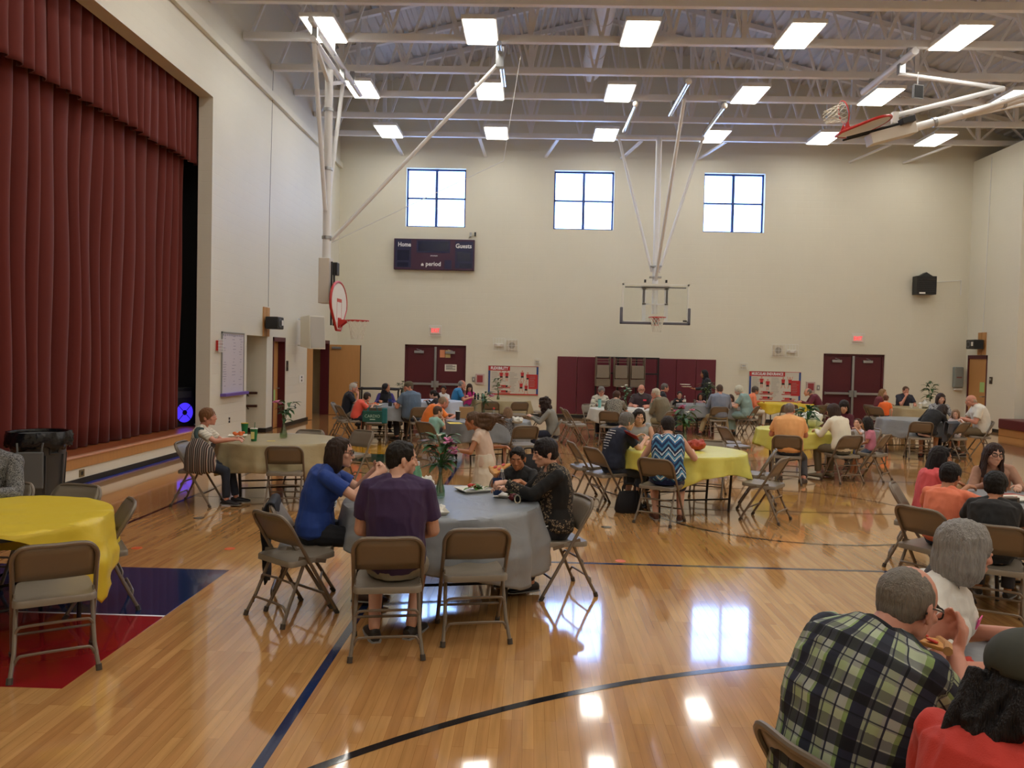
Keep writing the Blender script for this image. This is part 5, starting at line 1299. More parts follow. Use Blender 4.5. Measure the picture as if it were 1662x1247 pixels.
    if hair == 'long':
        e = p.get('tail', -.36); bk = p.get('back', -.03)
        L([((0, -.08, -.05), (.08, 0, 0), (0, .04, 0)), ((0, -.095, -.16), (.088, 0, 0), (0, .036, 0)), ((0, -.1+bk*.5, e*.7), (.085, 0, 0), (0, .03, 0)), ((0, -.1+bk, e), (.05, 0, 0), (0, .02, 0))])
        if p.get('front', 1):
            for sg in (-1, 1): L([((sg*.078, 0, -.05), (.02, 0, 0), (0, .035, 0)), ((sg*.085, .02, -.14), (.026, 0, 0), (0, .03, 0)), ((sg*.085, .035, -.24), (.018, 0, 0), (0, .02, 0))])
    if hair == 'curly':
        rn = random.Random(5)
        for i in range(46):
            a = rn.uniform(.55, 2*PI-.55)+PI/2; z = rn.uniform(-.17, .12); r = .088 if z < .04 else .088*math.sqrt(max(.1, 1-((z-.04)/.1)**2))
            B(r*math.cos(a), -.02+r*1.12*math.sin(a), z, .026, .026, .03)
    if hair == 'pony':
        q = p.get('ponyto', (0, -.2, -.25)); Q = V(q)
        b.tube([hc+H @ (V((0, -.09, .03))*hs), hc+H @ (V((0, -.14, .02))*hs), hc+H @ (V((0, -.14, .0)).lerp(Q, .5)*hs), hc+H @ (Q*hs)], [.025*hs, .034*hs, .04*hs, .012*hs], 12)
    if hair == 'wind':
        for i in range(9):
            a = -.5+i*.13; zz = .03-.012*i
            b.tube([hc+H @ (V((.02*(i % 3-1), -.06, .07-.02*i))*hs), hc+H @ (V((.03*(i % 3-1), -.19, .05+zz*.5-.015*i))*hs), hc+H @ (V((.05*(i % 3-1), -.3, .02+.04*math.sin(i*2.))) *hs), hc+H @ (V((.07*(i % 3-1), -.4-.03*(i % 2), -.02*i+.05))*hs)], [.035*hs, .035*hs, .025*hs, .006*hs], 8)
    if hair == 'messy':
        rn = random.Random(11)
        for i in range(26):
            x = rn.uniform(-.07, .07); q = V((x, -.1, rn.uniform(-.05, .02))); r = q+V((rn.uniform(-.04, .04), rn.uniform(-.07, .0), -rn.uniform(.08, .14))); t = r+V((rn.uniform(-.05, .06), rn.uniform(-.05, .04), -rn.uniform(.05, .12)))
            b.tube([hc+H @ (q*hs), hc+H @ (r*hs), hc+H @ (t*hs)], [.02*hs, .016*hs, .004*hs], 7)
    if hair and hair != 'hijab':
        me = fuse(b, hairv or max(.0055, v), 2 if hair not in ('messy',) else 1)
        for vv in me.vertices:
            l = Hi @ (vv.co-hc); vv.co += vv.normal*((.0035 if hair in ('short', 'thin', 'bald') else .006)*noise.noise(V((l.x*75, l.y*75, l.z*12)))+(.003 if hair in ('short', 'curly') else 0)*noise.noise(l*55))
        finish(me, 'hair', hair_mat(hcol), root)
    if hair == 'hijab':
        b = MB(); B(0, -.022, .03, .096, .103, .1); B(0, -.03, -.05, .088, .085, .09); B(0, .03, -.105, .06, .06, .035)
        c, x, f = K['sp'](.97); L2 = K['sp'](.72)
        b.loft([(hc+H @ V((0, -.02*hs, -.04*hs)), x*.09*hs, f*.09*hs), (c+V((0, 0, .01)), x*.13*s, f*.11*s), (L2[0]+L2[2]*.01, L2[1]*.2*s, L2[2]*.16*s), (K['sp'](.45)[0], L2[1]*.2*s, L2[2]*.165*s)], 20)
        me = fuse(b, v, 2); crumple(me, .006, 8, 2); finish(me, 'headscarf', fab(hcol), root)
    if hair != 'hijab':
        b = MB()
        for sg in (-1, 1): b.tube([hc+H @ (V((sg*.014, .0915, .023))*hs), hc+H @ (V((sg*.032, .0895, .029))*hs), hc+H @ (V((sg*.051, .0775, .023))*hs)], [.004*hs, .0045*hs, .002*hs], 6)
        b.build('eyebrows', hair_mat(tuple(int(c*.8) for c in hcol)), root, True)
    if beard:
        b = MB(); B(0, .06, -.088, .036, .036, .026); B(0, .09, -.046, .024, .009, .006); B(.042, .035, -.06, .018, .04, .028); B(-.042, .035, -.06, .018, .04, .028)
        finish(fuse(b, max(.006, v), 2), 'beard', hair_mat(beard), root)
    if glasses:
        gm = glasses if not isinstance(glasses, bool) else (26, 24, 26)
        b = MB(); G = lambda x, y, z: hc+H @ (V((x, y, z))*hs)
        for sg in (-1, 1):
            b.tube([G(sg*(.033+.0235*math.copysign(abs(math.cos(a))**.7, math.cos(a))), .101-.006*abs(math.cos(a))*(math.cos(a) > 0), .005+.0175*math.copysign(abs(math.sin(a))**.7, math.sin(a))) for a in [2*PI*i/18 for i in range(18)]], .003*hs, 6, closed=True)
            b.tube([G(sg*.057, .095, .01), G(sg*.076, .06, .012), G(sg*.081, -.005, .01), G(sg*.081, -.03, -.012)], .0026*hs, 5)
        b.tube([G(-.0105, .103, .009), G(0, .108, .011), G(.0105, .103, .009)], .0026*hs, 5)
        go = b.build('glasses', mat('frame_%d' % sum(gm), gm, .3), root, True)
        for sg in (-1, 1):
            lb = MB(); lb.loft([(G(sg*.033, .0995, .005), H @ V((.022*hs, 0, 0)), H @ V((0, 0, .016*hs))), (G(sg*.033, .1005, .005), H @ V((.022*hs, 0, 0)), H @ V((0, 0, .016*hs)))], 16)
            lb.build('lens', glass_mat('lens_glass', (.97, .97, .97, 1), .06), go)
    if collar:
        b = MB(); c, x, f = K['sp'](.985); ring = []
        for i in range(25):
            a = math.radians(-150+300*i/24)-PI/2; ring.append((a))
        vs = []
        for a in ring:
            cd_, sd_ = math.cos(a), math.sin(a); base = c-f*.0
            vs.append(base+x*cd_*.066*s+f*sd_*-.066*s+V((0, 0, .032*s))); vs.append(base+x*cd_*.088*s+f*sd_*-.086*s-V((0, 0, .02*s))+f*(.02*s if sd_ < -.6 else 0))
        # the collar opens at the front
        vs2 = []
        for i, a in enumerate(ring):
            th = math.radians(-150+300*i/24); dx, dy = math.sin(th), -math.cos(th)
            lift = .035*s*(1-.5*abs(th)/2.6)
            vs2.append(c+x*dx*.064*s+f*dy*.062*s+V((0, 0, lift))); vs2.append(c+x*dx*.09*s+f*dy*.085*s+V((0, 0, lift-.045*s)))
        b.add(vs2, [(2*i, 2*i+1, 2*i+3, 2*i+2) for i in range(24)]); co = b.build('collar', fab(collar) if not isinstance(collar, bpy.types.Material) else collar, so, True)
        sf = co.modifiers.new('cloth', 'SOLIDIFY'); sf.thickness = .006
    if extra: extra(root, K, s, H, hc, hs)
    return root, K, s

# ------------------------------------------------------------------ patterned cloth
def coordmix(m):
    N, L, b = nodes_of(m); tc = N.new('ShaderNodeTexCoord'); return N, L, b, tc
def ramp(N, stops, const=True):
    r = N.new('ShaderNodeValToRGB'); r.color_ramp.interpolation = 'CONSTANT' if const else 'LINEAR'
    e = r.color_ramp.elements
    while len(e) < len(stops): e.new(.5)
    for i, (p, c) in enumerate(stops): e[i].position = p; e[i].color = srgb(*c)
    return r
def leopard_mat():
    m = mat('leopard_knit', (16, 16, 18), .85); N, L, b, tc = coordmix(m)
    vo = N.new('ShaderNodeTexVoronoi'); vo.inputs['Scale'].default_value = 46; L.new(tc.outputs['Object'], vo.inputs[0])
    no = N.new('ShaderNodeTexNoise'); no.inputs['Scale'].default_value = 60; L.new(tc.outputs['Object'], no.inputs[0])
    r = ramp(N, [(0, (96, 78, 58)), (.3, (30, 26, 24)), (.62, (170, 150, 122)), (.75, (30, 26, 24))]); ad = N.new('ShaderNodeMath'); ad.operation = 'MULTIPLY_ADD'; ad.inputs[1].default_value = 1.2
    L.new(vo.outputs[0], ad.inputs[0]); L.new(no.outputs[0], ad.inputs[2]); sb_ = N.new('ShaderNodeMath'); sb_.operation = 'SUBTRACT'; sb_.inputs[1].default_value = .25; L.new(ad.outputs[0], sb_.inputs[0]); L.new(sb_.outputs[0], r.inputs[0])
    sp = N.new('ShaderNodeSeparateXYZ'); L.new(tc.outputs['Object'], sp.inputs[0])
    ab = N.new('ShaderNodeMath'); ab.operation = 'ABSOLUTE'; L.new(sp.outputs[0], ab.inputs[0])
    gt = N.new('ShaderNodeMath'); gt.operation = 'GREATER_THAN'; gt.inputs[1].default_value = .155; L.new(ab.outputs[0], gt.inputs[0])
    gz = N.new('ShaderNodeMath'); gz.operation = 'GREATER_THAN'; gz.inputs[1].default_value = .62; L.new(sp.outputs[2], gz.inputs[0])
    mu = N.new('ShaderNodeMath'); mu.operation = 'MULTIPLY'; L.new(gt.outputs[0], mu.inputs[0]); L.new(gz.outputs[0], mu.inputs[1])
    mx = N.new('ShaderNodeMix'); mx.data_type = 'RGBA'; mx.inputs[7].default_value = srgb(16, 16, 18); L.new(mu.outputs[0], mx.inputs[0]); L.new(r.outputs[0], mx.inputs[6]); L.new(mx.outputs[2], b.inputs['Base Color'])
    return m
def stripe_mat(name, stops, axis, freq, rough=.8, zig=0., diag=0., noise_amt=0., const=True, uv=True):
    "cloth striped along one axis; zig folds the stripes into chevrons"
    m = mat(name, (128, 128, 128), rough); N, L, b, tc = coordmix(m)
    sp = N.new('ShaderNodeSeparateXYZ'); L.new(tc.outputs['UV' if uv else 'Object'], sp.inputs[0])
    if uv: axis = 1 if axis == 2 else 0
    cur = sp.outputs[axis]
    if zig or diag:
        pp = N.new('ShaderNodeMath'); pp.operation = 'PINGPONG' if zig else 'MULTIPLY'; pp.inputs[1].default_value = zig if zig else diag
        L.new(sp.outputs[1-axis], pp.inputs[0])
        a = N.new('ShaderNodeMath'); a.operation = 'ADD'; L.new(cur, a.inputs[0]); L.new(pp.outputs[0], a.inputs[1]); cur = a.outputs[0]
    if noise_amt:
        no = N.new('ShaderNodeTexNoise'); no.inputs['Scale'].default_value = 30; L.new(tc.outputs['Object'], no.inputs[0]); a = N.new('ShaderNodeMath'); a.operation = 'MULTIPLY_ADD'; a.inputs[1].default_value = noise_amt
        L.new(no.outputs[0], a.inputs[0]); L.new(cur, a.inputs[2]); cur = a.outputs[0]
    mu = N.new('ShaderNodeMath'); mu.operation = 'MULTIPLY'; mu.inputs[1].default_value = freq; L.new(cur, mu.inputs[0])
    fr = N.new('ShaderNodeMath'); fr.operation = 'FRACT'; L.new(mu.outputs[0], fr.inputs[0])
    r = ramp(N, stops, const); L.new(fr.outputs[0], r.inputs[0]); L.new(r.outputs[0], b.inputs['Base Color'])
    return m
def plaid_mat():
    m = mat('plaid_cloth', (128, 128, 128), .8); N, L, b, tc = coordmix(m)
    sp = N.new('ShaderNodeSeparateXYZ'); L.new(tc.outputs['UV'], sp.inputs[0]); outs = []
    for src, st in ((sp.outputs[0], [(0, (40, 44, 70)), (.3, (170, 174, 166)), (.36, (70, 74, 92)), (.4, (176, 184, 160)), (.6, (176, 178, 174)), (.66, (44, 48, 74)), (.7, (196, 200, 194)), (.9, (150, 170, 122))]),
                    (sp.outputs[1], [(0, (44, 48, 70)), (.25, (214, 214, 206)), (.29, (150, 152, 150)), (.5, (226, 236, 204)), (.72, (190, 190, 186)), (.76, (60, 64, 84)), (.8, (206, 206, 200))])):
        mu = N.new('ShaderNodeMath'); mu.operation = 'MULTIPLY'; mu.inputs[1].default_value = 9.0; L.new(src, mu.inputs[0]); fr = N.new('ShaderNodeMath'); fr.operation = 'FRACT'; L.new(mu.outputs[0], fr.inputs[0])
        r = ramp(N, st); L.new(fr.outputs[0], r.inputs[0]); outs.append(r.outputs[0])
    mx = N.new('ShaderNodeMix'); mx.data_type = 'RGBA'; mx.blend_type = 'MULTIPLY'; mx.inputs[0].default_value = .95; L.new(outs[0], mx.inputs[6]); L.new(outs[1], mx.inputs[7]); L.new(mx.outputs[2], b.inputs['Base Color'])
    return m
def print_mat(name, cols, scale=40):
    m = mat(name, cols[0], .8); N, L, b, tc = coordmix(m)
    no = N.new('ShaderNodeTexNoise'); no.inputs['Scale'].default_value = scale; no.inputs['Detail'].default_value = 2; L.new(tc.outputs['Object'], no.inputs[0])
    r = ramp(N, [(0, cols[0]), (.46, cols[1]), (.54, cols[-1])]); L.new(no.outputs[0], r.inputs[0]); L.new(r.outputs[0], b.inputs['Base Color']); return m
M_leo = leopard_mat(); M_plaid = plaid_mat()
M_zig = stripe_mat('zigzag_cloth', [(0, (24, 52, 96)), (.18, (52, 110, 160)), (.3, (214, 224, 230)), (.38, (96, 160, 196)), (.5, (30, 60, 104)), (.6, (206, 218, 226)), (.68, (20, 34, 70)), (.84, (70, 134, 178))], 2, 5.2, zig=.075, noise_amt=.012)
M_strp = stripe_mat('thin_stripe_cloth', [(0, (226, 220, 206)), (.72, (70, 68, 72)), (.8, (226, 220, 206))], 2, 26, diag=.5)
M_band = stripe_mat('band_cardigan', [(0, (206, 204, 190)), (.55, (48, 50, 52)), (.68, (206, 204, 190)), (.8, (60, 62, 62)), (.88, (206, 204, 190))], 2, 7)
M_blouse = print_mat('print_blouse', [(64, 62, 60), (168, 164, 150), (110, 106, 98)], 55); M_gprint = print_mat('grey_print_cloth', [(58, 60, 66), (150, 150, 152), (96, 98, 104)], 60)
M_check = print_mat('check_top', [(70, 72, 80), (190, 190, 190), (140, 140, 146)], 45)

# ------------------------------------------------------------------ everyone in the hall
def tee_print(lines, back=True, col=M_text):
    "faded white lines printed on the shirt, following its surface"
    def f(root, K, s, H, hc, hs):
        b = MB()
        for t, x0, x1 in lines:
            c, x, n = K['sp'](t); sg = -1 if back else 1
            P = lambda u: c+x*u*s+n*sg*(.142-.25*u*u)*s
            b.tube([P(x0+(x1-x0)*i/6) for i in range(7)], .006*s, 5)
        b.build('shirt_print', col, root)
    return f
def sticker(col, x=.08, t=.72):
    def f(root, K, s, H, hc, hs):
        c, xx, n = K['sp'](t); p = c+xx*x*s+n*.158*s; u = K['sp'](t+.05)[0]-c; u.normalize(); b = MB(); b.poly([p-xx*.04*s-u*.022*s, p+xx*.04*s-u*.022*s, p+xx*.04*s+u*.022*s, p-xx*.04*s+u*.022*s], .004, n)
        b.build('name_sticker', col, root)
    return f
def cap_on(col, brim=True, fwd=1):
    def f(root, K, s, H, hc, hs):
        b = MB(); b.ball(hc+H @ (V((0, -.012, .05))*hs), (.09*hs, .108*hs, .085*hs), H, 20, 12); me = fuse(b, .009, 1)
        m = mat('cap_%d_%d_%d' % col, col, .8, var=.15, scale=20)
        bm = bmesh.new(); bm.from_mesh(me); Hi = H.transposed()
        bmesh.ops.delete(bm, geom=[v for v in bm.verts if (Hi @ (v.co-hc)).z < .028*hs-.12*(Hi @ (v.co-hc)).y*0], context='VERTS'); bm.to_mesh(me); bm.free()
        o = finish(me, 'cap', m, root); so = o.modifiers.new('cloth', 'SOLIDIFY'); so.thickness = .005
        if brim:
            r = MB(); pts = []
            for i in range(13): a = math.radians(-70+140*i/12)+PI/2; pts.append(hc+H @ (V((.078*math.cos(a), .075+.085*max(0, math.sin(a)-.2), .032-.02*max(0, math.sin(a))))*hs))
            r.poly(pts, .006, H @ V((0, 0, 1))); r.build('cap_brim', m, o, True)
    return f
def both(*fs):
    def f(*a):
        for g_ in fs: g_(*a)
    return f
def sandals(col=(60, 40, 30)): return dict(shoe=col)

# --- near grey table
person('bluetee', 'woman in glasses and royal blue T-shirt with brown bobbed hair', (-1.67, 6.0), -82, 709, 6.0, px=552, female=True, skin='light', hair='bob', hcol=(52, 36, 28), shirt=(28, 62, 140), neck='v', pants=(20, 22, 30), shoe=(70, 44, 32), glasses=True, lean=12, hunch=16, yaw=-6, pitch=2, R=(.06, .46, .98), L=(-.05, .44, 1.0), elbR=(.5, .1, -1), elbL=(-.5, .1, -1), palms={'R': ((-.4, .6, .45), (-.8, -.3, -.4), 40), 'L': ((.4, .6, .45), (.8, -.3, -.4), 40)}, len=-.13, g=1.05, extra=tee_print([(.5, -.02, .06), (.46, -.04, .05), (.42, -.02, .07)], False))
person('purple', 'man in a dark purple T-shirt sitting with his back to the camera', (-.885, 5.12), 4, 716, 5.15, px=652, skin='light', hair='short', hcol=(30, 26, 24), shirt=(56, 34, 74), pants=(150, 138, 116), legs='short', shoe=(44, 40, 38), lean=6, yaw=-68, pitch=4, R='lap', L='lap', footR=(.1, .16, .085), footL=(-.14, .1, .085), toeR=(.35, 1, 0), toeL=(-.3, 1, 0))
person('pizzaboy', 'boy in black looking down at the pizza slice in his hand', (-.17, 7.35), 156, 727, 7.1, px=840, child=True, skin='tan', hair='short', hcol=(28, 22, 20), shirt=(34, 34, 36), neck='collar', collar=(40, 40, 42), pants=(40, 40, 46), lean=12, yaw=14, pitch=12, R=(.12, .33, .82), L='table', palms={'R': ((-.2, .75, .5), (-.7, -.5, -.4), 50)})
person('leopard', 'dark-haired woman in a black and leopard print top at the grey table', (.22, 6.42), 104, 712, 6.35, px=897, female=True, skin='light', hair='short', vol=.008, hcol=(34, 28, 30), shirt_m=M_leo, sleeve='long', neck='scoop', pants=(20, 22, 34), shoe=(34, 34, 40), lean=4, hunch=18, yaw=4, pitch=10, shift=False, L=(-.06, .43, .9), R=(.14, .4, .82), palms={'L': ((.2, .9, -.1), (.3, -.1, -.9), 45)}, g=1.14, belly=1.12, footR=(.08, .28, .1), footL=(-.05, .2, .1),
    extra=lambda root, K, s, H, hc, hs: [MB().tube([K['hipL'].lerp(K['KL'], t)+V((-.07-.01*i, 0, .055+.02*i))*s for t in (-.1, .1, .3, .5, .7, .85)], .0055*s, 6).build('side_stripe', M_text, root) for i in (-.6, .8)])
person('runner', 'girl running past behind the grey table with brown hair flying', (-.62, 8.75), 78, 668, 8.7, px=768, female=True, child=True, stand=True, skin='tan', hair='wind', hcol=(104, 80, 62), shirt=(214, 190, 172), sleeve='cap', legs='skirt', pants=(220, 210, 192), shoe=(200, 196, 190), lean=13, pitch=6, R=(.2, -.14, .88), L=(-.16, .3, .86), footR=(.07, .3, .062), footL=(-.07, -.38, .26))
# --- table by the stage
person('stripebag', 'smiling woman in a striped white top with short auburn hair by the stage', (-4.02, 9.62), -86, 660, 9.8, px=338, female=True, skin='ruddy', hair='short', vol=.008, hcol=(128, 88, 56), shirt_m=M_strp, pants=(34, 42, 58), shoe=(36, 34, 38), lean=6, yaw=-6, pitch=-6, R=(.1, .44, .81), L=(-.16, .4, .8), footR=(.1, .36, .085), footL=(-.08, .42, .085))
person('edge', 'person in a grey speckled sweater cut off by the left edge', (-4.28, 6.18), 180, 690, 6.1, px=-25, s=1., skin='light', hair='short', hcol=(90, 80, 70), shirt_m=print_mat('speckle_knit', [(60, 60, 62), (140, 140, 142), (90, 90, 92)], 90), sleeve='long', pants=(40, 44, 60), lean=10)
# --- short lemon cloth table
person('navytee', 'grey-haired person in a navy T-shirt with white writing on the back, holding a red booklet', (.98, 10.15), -60, 670, 10.2, px=1018, female=True, skin='light', hair='short', vol=.012, hcol=(120, 116, 112), shirt=(26, 34, 56), pants=(66, 80, 104), legs='capri', shoe=(46, 48, 56), lean=16, hunch=20, yaw=-8, pitch=8, R=(.1, .44, .86), L=(-.06, .42, .88), g=1.12, footR=(.14, .2, .085), footL=(-.05, .28, .085), extra=tee_print([(.83, -.03, .09), (.77, -.08, .1), (.71, -.08, .05), (.65, -.07, .06), (.59, -.08, .05), (.53, -.08, .04), (.47, -.05, .05), (.4, -.04, .0)]))
person('zigzag', 'woman in a blue and white zigzag sleeveless top seen from behind', (1.55, 9.28), -8, 675, 9.5, px=1084, female=True, skin='light', hair='short', vol=.006, hcol=(40, 32, 32), shirt_m=M_zig, sleeve='none', pants=(30, 42, 92), legs='short', shoe=(90, 52, 40), lean=14, hunch=18, yaw=10, pitch=8, R=(.3, .36, .8), L=(-.2, .36, .8), g=1.2, belly=1.1, footR=(.16, .1, .085), footL=(-.12, .12, .085))
person('greytank', 'dark-haired woman in a sleeveless grey top facing the camera behind the lemon table', (1.5, 11.1), 172, 663, 10.9, px=1037, female=True, skin='light', hair='bob', len=-.08, hcol=(44, 34, 32), shirt=(170, 172, 178), sleeve='none', neck='v', pants=(50, 52, 60), lean=16, yaw=14, pitch=14, g=1.06, extra=sticker(mat('pink_sticker', (232, 80, 150), .5), .06, .6))
# --- peach shirt table
person('peach', 'grey-haired man in a peach shirt seen from behind at the lemon table', (3.95, 12.6), -14, 652, 12.9, px=1282, skin='ruddy', hair='thin', hcol=(128, 120, 114), shirt=(236, 174, 112), pants=(64, 62, 66), shoe=(96, 84, 76), collar=(236, 174, 112), neck='collar', lean=10, hunch=16, yaw=-26, R='table', L='table', g=1.22, footR=(.24, .05, .085), footL=(-.1, .3, .085))
person('cardigan', 'woman in a white cardigan with brown hair seen from behind', (5.02, 12.85), 22, 655, 13.1, px=1352, female=True, skin='light', hair='bob', vol=.01, len=-.1, hcol=(64, 48, 42), shirt=(232, 226, 206), sleeve='long', pants=(110, 100, 80), shoe=(150, 140, 120), lean=16, hunch=16, yaw=12, pitch=8, L='table', R='table')
person('maroonwoman', 'dark-haired woman in maroon facing the camera at the lemon table', (5.35, 14.8), 160, 650, 14.6, px=1370, female=True, skin='light', hair='bob', vol=.014, len=-.12, hcol=(40, 30, 28), shirt=(88, 26, 42), sleeve='long', pants=(50, 40, 44), lean=8, side=-5, R='table', L='fold')
person('smallgirl', 'small girl with pinned back hair looking up at the lemon table', (5.78, 14.0), 115, 679, 13.9, px=1392, female=True, child=True, skin='fair', hair='short', hcol=(84, 62, 46), shirt=(200, 196, 206), pants=(80, 90, 120), lean=4, yaw=20, pitch=-12, L='table', R='table')
person('pinkgirl', 'dark-haired girl in a pink shirt sitting on the edge of her chair', (5.62, 13.2), 62, 677, 13.2, px=1407, female=True, child=True, skin='tan', hair='bob', vol=.004, len=-.13, hcol=(34, 28, 28), shirt=(210, 128, 150), pants=(80, 92, 116), legs='short', shoe=(180, 150, 120), lean=4, yaw=-10, L='lap', R='behind', footR=(.06, .22, .09), footL=(-.08, .28, .1))
# --- tote bag table
person('whitehair', 'white-haired man in a navy polo drinking at the far left table', (-4.2, 17.85), -80, 621, 17.9, px=574, skin='ruddy', hair='short', hcol=(206, 200, 190), shirt=(24, 28, 42), collar=(24, 28, 42), neck='collar', pants=(150, 140, 120), legs='short', shoe=(60, 56, 52), lean=10, L='table', R='mouth')
person('coralboy', 'boy in a bright coral T-shirt leaning sideways at the far left table', (-3.86, 17.0), -62, 636, 17.1, px=596, child=True, skin='light', hair='short', hcol=(56, 40, 32), shirt=(244, 98, 82), pants=(36, 40, 56), legs='short', lean=24, side=8, yaw=28, pitch=12, R='table', L='table')
person('headscarf', 'woman in a black headscarf and purple top at the far left table', (-3.3, 18.7), 190, 622, 18.6, px=627, female=True, skin='tan', hair='hijab', hcol=(20, 20, 30), shirt=(58, 46, 120), sleeve='long', pants=(30, 30, 40), lean=6, yaw=50)
person('capman', 'man in a camouflage cap and blue grey shirt looking over his shoulder', (-2.42, 17.12), 40, 619, 17.2, px=663, skin='ruddy', hair='short', hcol=(110, 100, 92), shirt=(88, 108, 132), collar=(88, 108, 132), neck='collar', pants=(34, 36, 46), lean=8, yaw=72, pitch=4, R=(.05, .4, .8), L=(-.2, .36, .8), g=1.2, belly=1.12, extra=cap_on((92, 84, 66)), beard=(150, 140, 130))
# --- before the left doors
person('doorgirl', 'girl in black with tied back dark hair before the left maroon doors', (-1.95, 19.1), 82, 633, 19.1, px=703, female=True, child=True, skin='light', hair='pony', hcol=(34, 28, 28), shirt=(40, 38, 44), sleeve='long', pants=(40, 40, 50), lean=10, vol=.004)
person('whiteshirt', 'smiling dark-haired man in a white T-shirt before the left maroon doors', (-2.15, 20.8), 175, 626, 20.6, px=720, skin='tan', hair='short', hcol=(34, 28, 26), shirt=(226, 224, 222), pants=(50, 54, 70), lean=6, side=-6)
# --- beige table in front of the FLEXIBILITY poster
person('bluepolo', 'grey-haired man in a bright blue polo resting his chin on his hand', (-1.72, 20.75), -78, 617, 20.7, px=750, skin='ruddy', hair='thin', hcol=(140, 134, 130), shirt=(44, 122, 176), pants=(70, 70, 80), lean=12, R='table', L='chin')
person('magenta', 'girl with wavy dark hair and a magenta top beside the man in blue', (-1.42, 21.95), 192, 623, 21.8, px=762, female=True, child=True, skin='light', hair='long', vol=.01, hcol=(54, 36, 32), shirt=(196, 44, 132), pants=(50, 50, 60), lean=4)
# --- table behind the running girl
person('orangeman', 'balding man in an orange T-shirt bending over the table', (-1.8, 14.35), -62, 643, 14.5, px=720, skin='ruddy', hair='thin', hcol=(150, 128, 104), shirt=(240, 126, 42), pants=(70, 70, 74), shoe=(40, 38, 40), lean=26, hunch=20, pitch=26, R=(.14, .5, .8), L='table', g=1.15)
person('tealboy', 'small boy with cropped hair in a pale teal shirt eating', (-1.6, 13.42), -46, 658, 13.5, px=711, child=True, skin='light', hair='short', hcol=(88, 68, 54), shirt=(150, 196, 184), pants=(160, 170, 170), legs='short', lean=6, yaw=-12, R='mouth', L='table')
person('greydress', 'small girl in a grey patterned dress standing at the table', (-.26, 13.62), 20, 661, 13.6, px=824, female=True, child=True, stand=True, skin='fair', hair='bob', vol=.004, len=-.1, hcol=(140, 110, 84), shirt_m=M_gprint, pants_m=M_gprint, legs='dress', sleeve='cap', shoe=(50, 50, 60), R=(.16, .26, .78), L=(-.24, .22, .78))
person('curly', 'woman in a light grey sweater with dark curly hair', (.3, 14.3), 84, 645, 14.3, px=883, female=True, skin='light', hair='curly', hcol=(52, 38, 36), shirt=(136, 136, 130), sleeve='long', pants=(28, 32, 52), lean=14, pitch=14, L=(-.08, .4, .82), R=(.08, .4, .82))
# --- white cloth table
person('bandcardigan', 'grey-haired woman in a white cardigan with dark bands, facing the camera', (1.6, 19.25), 190, 627, 19.1, px=976, female=True, skin='ruddy', hair='short', vol=.006, hcol=(126, 120, 116), shirt_m=M_band, sleeve='long', pants=(40, 44, 60), lean=14, pitch=10, glasses=True, g=1.1, R='table', L='table')
person('blouse', 'woman in a black and white patterned blouse seen from behind', (1.78, 17.35), -16, 634, 17.6, px=1001, female=True, skin='light', hair='short', vol=.006, hcol=(78, 52, 44), shirt_m=M_blouse, pants=(36, 40, 56), lean=22, hunch=18, yaw=-14, R='table', L='table', g=1.1)
person('bearded', 'bald man in glasses with a white goatee and dark grey shirt', (2.62, 19.35), 170, 624, 19.2, px=1041, skin='ruddy', hair='bald', hcol=(190, 180, 170), beard=(214, 206, 196), shirt=(60, 46, 52), collar=(60, 46, 52), neck='collar', pants=(50, 50, 56), glasses=True, lean=6, R='table', L='table', g=1.12, extra=sticker(mat('red_badge', (220, 70, 90), .5), -.09, .78))
person('olive', 'white-haired man in an olive jacket resting his arm on the table', (2.98, 17.8), 52, 630, 17.9, px=1064, skin='ruddy', hair='short', hcol=(204, 196, 178), shirt=(120, 112, 92), sleeve='long', pants=(150, 138, 108), shoe=(80, 64, 50), lean=16, hunch=18, yaw=8, L='chin', R='table', g=1.2)
# --- table at the end of the pads
person('darknavy', 'man with short grey hair in dark navy, in profile before the pads', (3.5, 20.7), -82, 622, 20.7, px=1079, skin='ruddy', hair='short', hcol=(104, 98, 94), shirt=(28, 30, 42), sleeve='long', pants=(40, 40, 50), lean=8, R='lap', L='lap')
person('blackgirl_top', 'girl with pulled back hair in a black top behind the grey table', (4.1, 21.95), 178, 635, 21.8, px=1103, female=True, child=True, skin='light', hair='short', hcol=(44, 34, 32), shirt=(34, 34, 38), sleeve='long', pants=(40, 40, 50), lean=8)
person('palepink', 'girl with black hair in a pale pink top half hidden by the vase', (4.72, 21.95), 168, 638, 21.8, px=1137, female=True, child=True, skin='tan', hair='bob', hcol=(30, 26, 28), shirt=(222, 176, 190), pants=(70, 80, 110), lean=8, len=-.12)
person('server', 'woman in black with long black hair standing and holding white plates', (4.95, 22.75), 84, 600, 22.7, px=1143, female=True, stand=True, skin='tan', hair='long', hcol=(22, 20, 26), shirt=(24, 26, 36), sleeve='long', pants=(28, 28, 34), shoe=(30, 28, 30), lean=4, R=(.12, .34, 1.08), L=(-.12, .34, 1.08), palms={'R': ((0, 1, .1), (0, .1, 1), 10), 'L': ((0, 1, .1), (0, .1, 1), 10)}, tail=-.42)
person('greyblue', 'man in a grey blue shirt seen from behind, left of the teal dress', (4.72, 19.82), -4, 624, 19.9, px=1168, skin='ruddy', hair='short', hcol=(84, 66, 54), shirt=(126, 136, 156), sleeve='long', pants=(166, 148, 112), shoe=(70, 46, 34), lean=6, R='table', L='table', g=1.12, spread=.16, footL=(-.42, .28, .085))
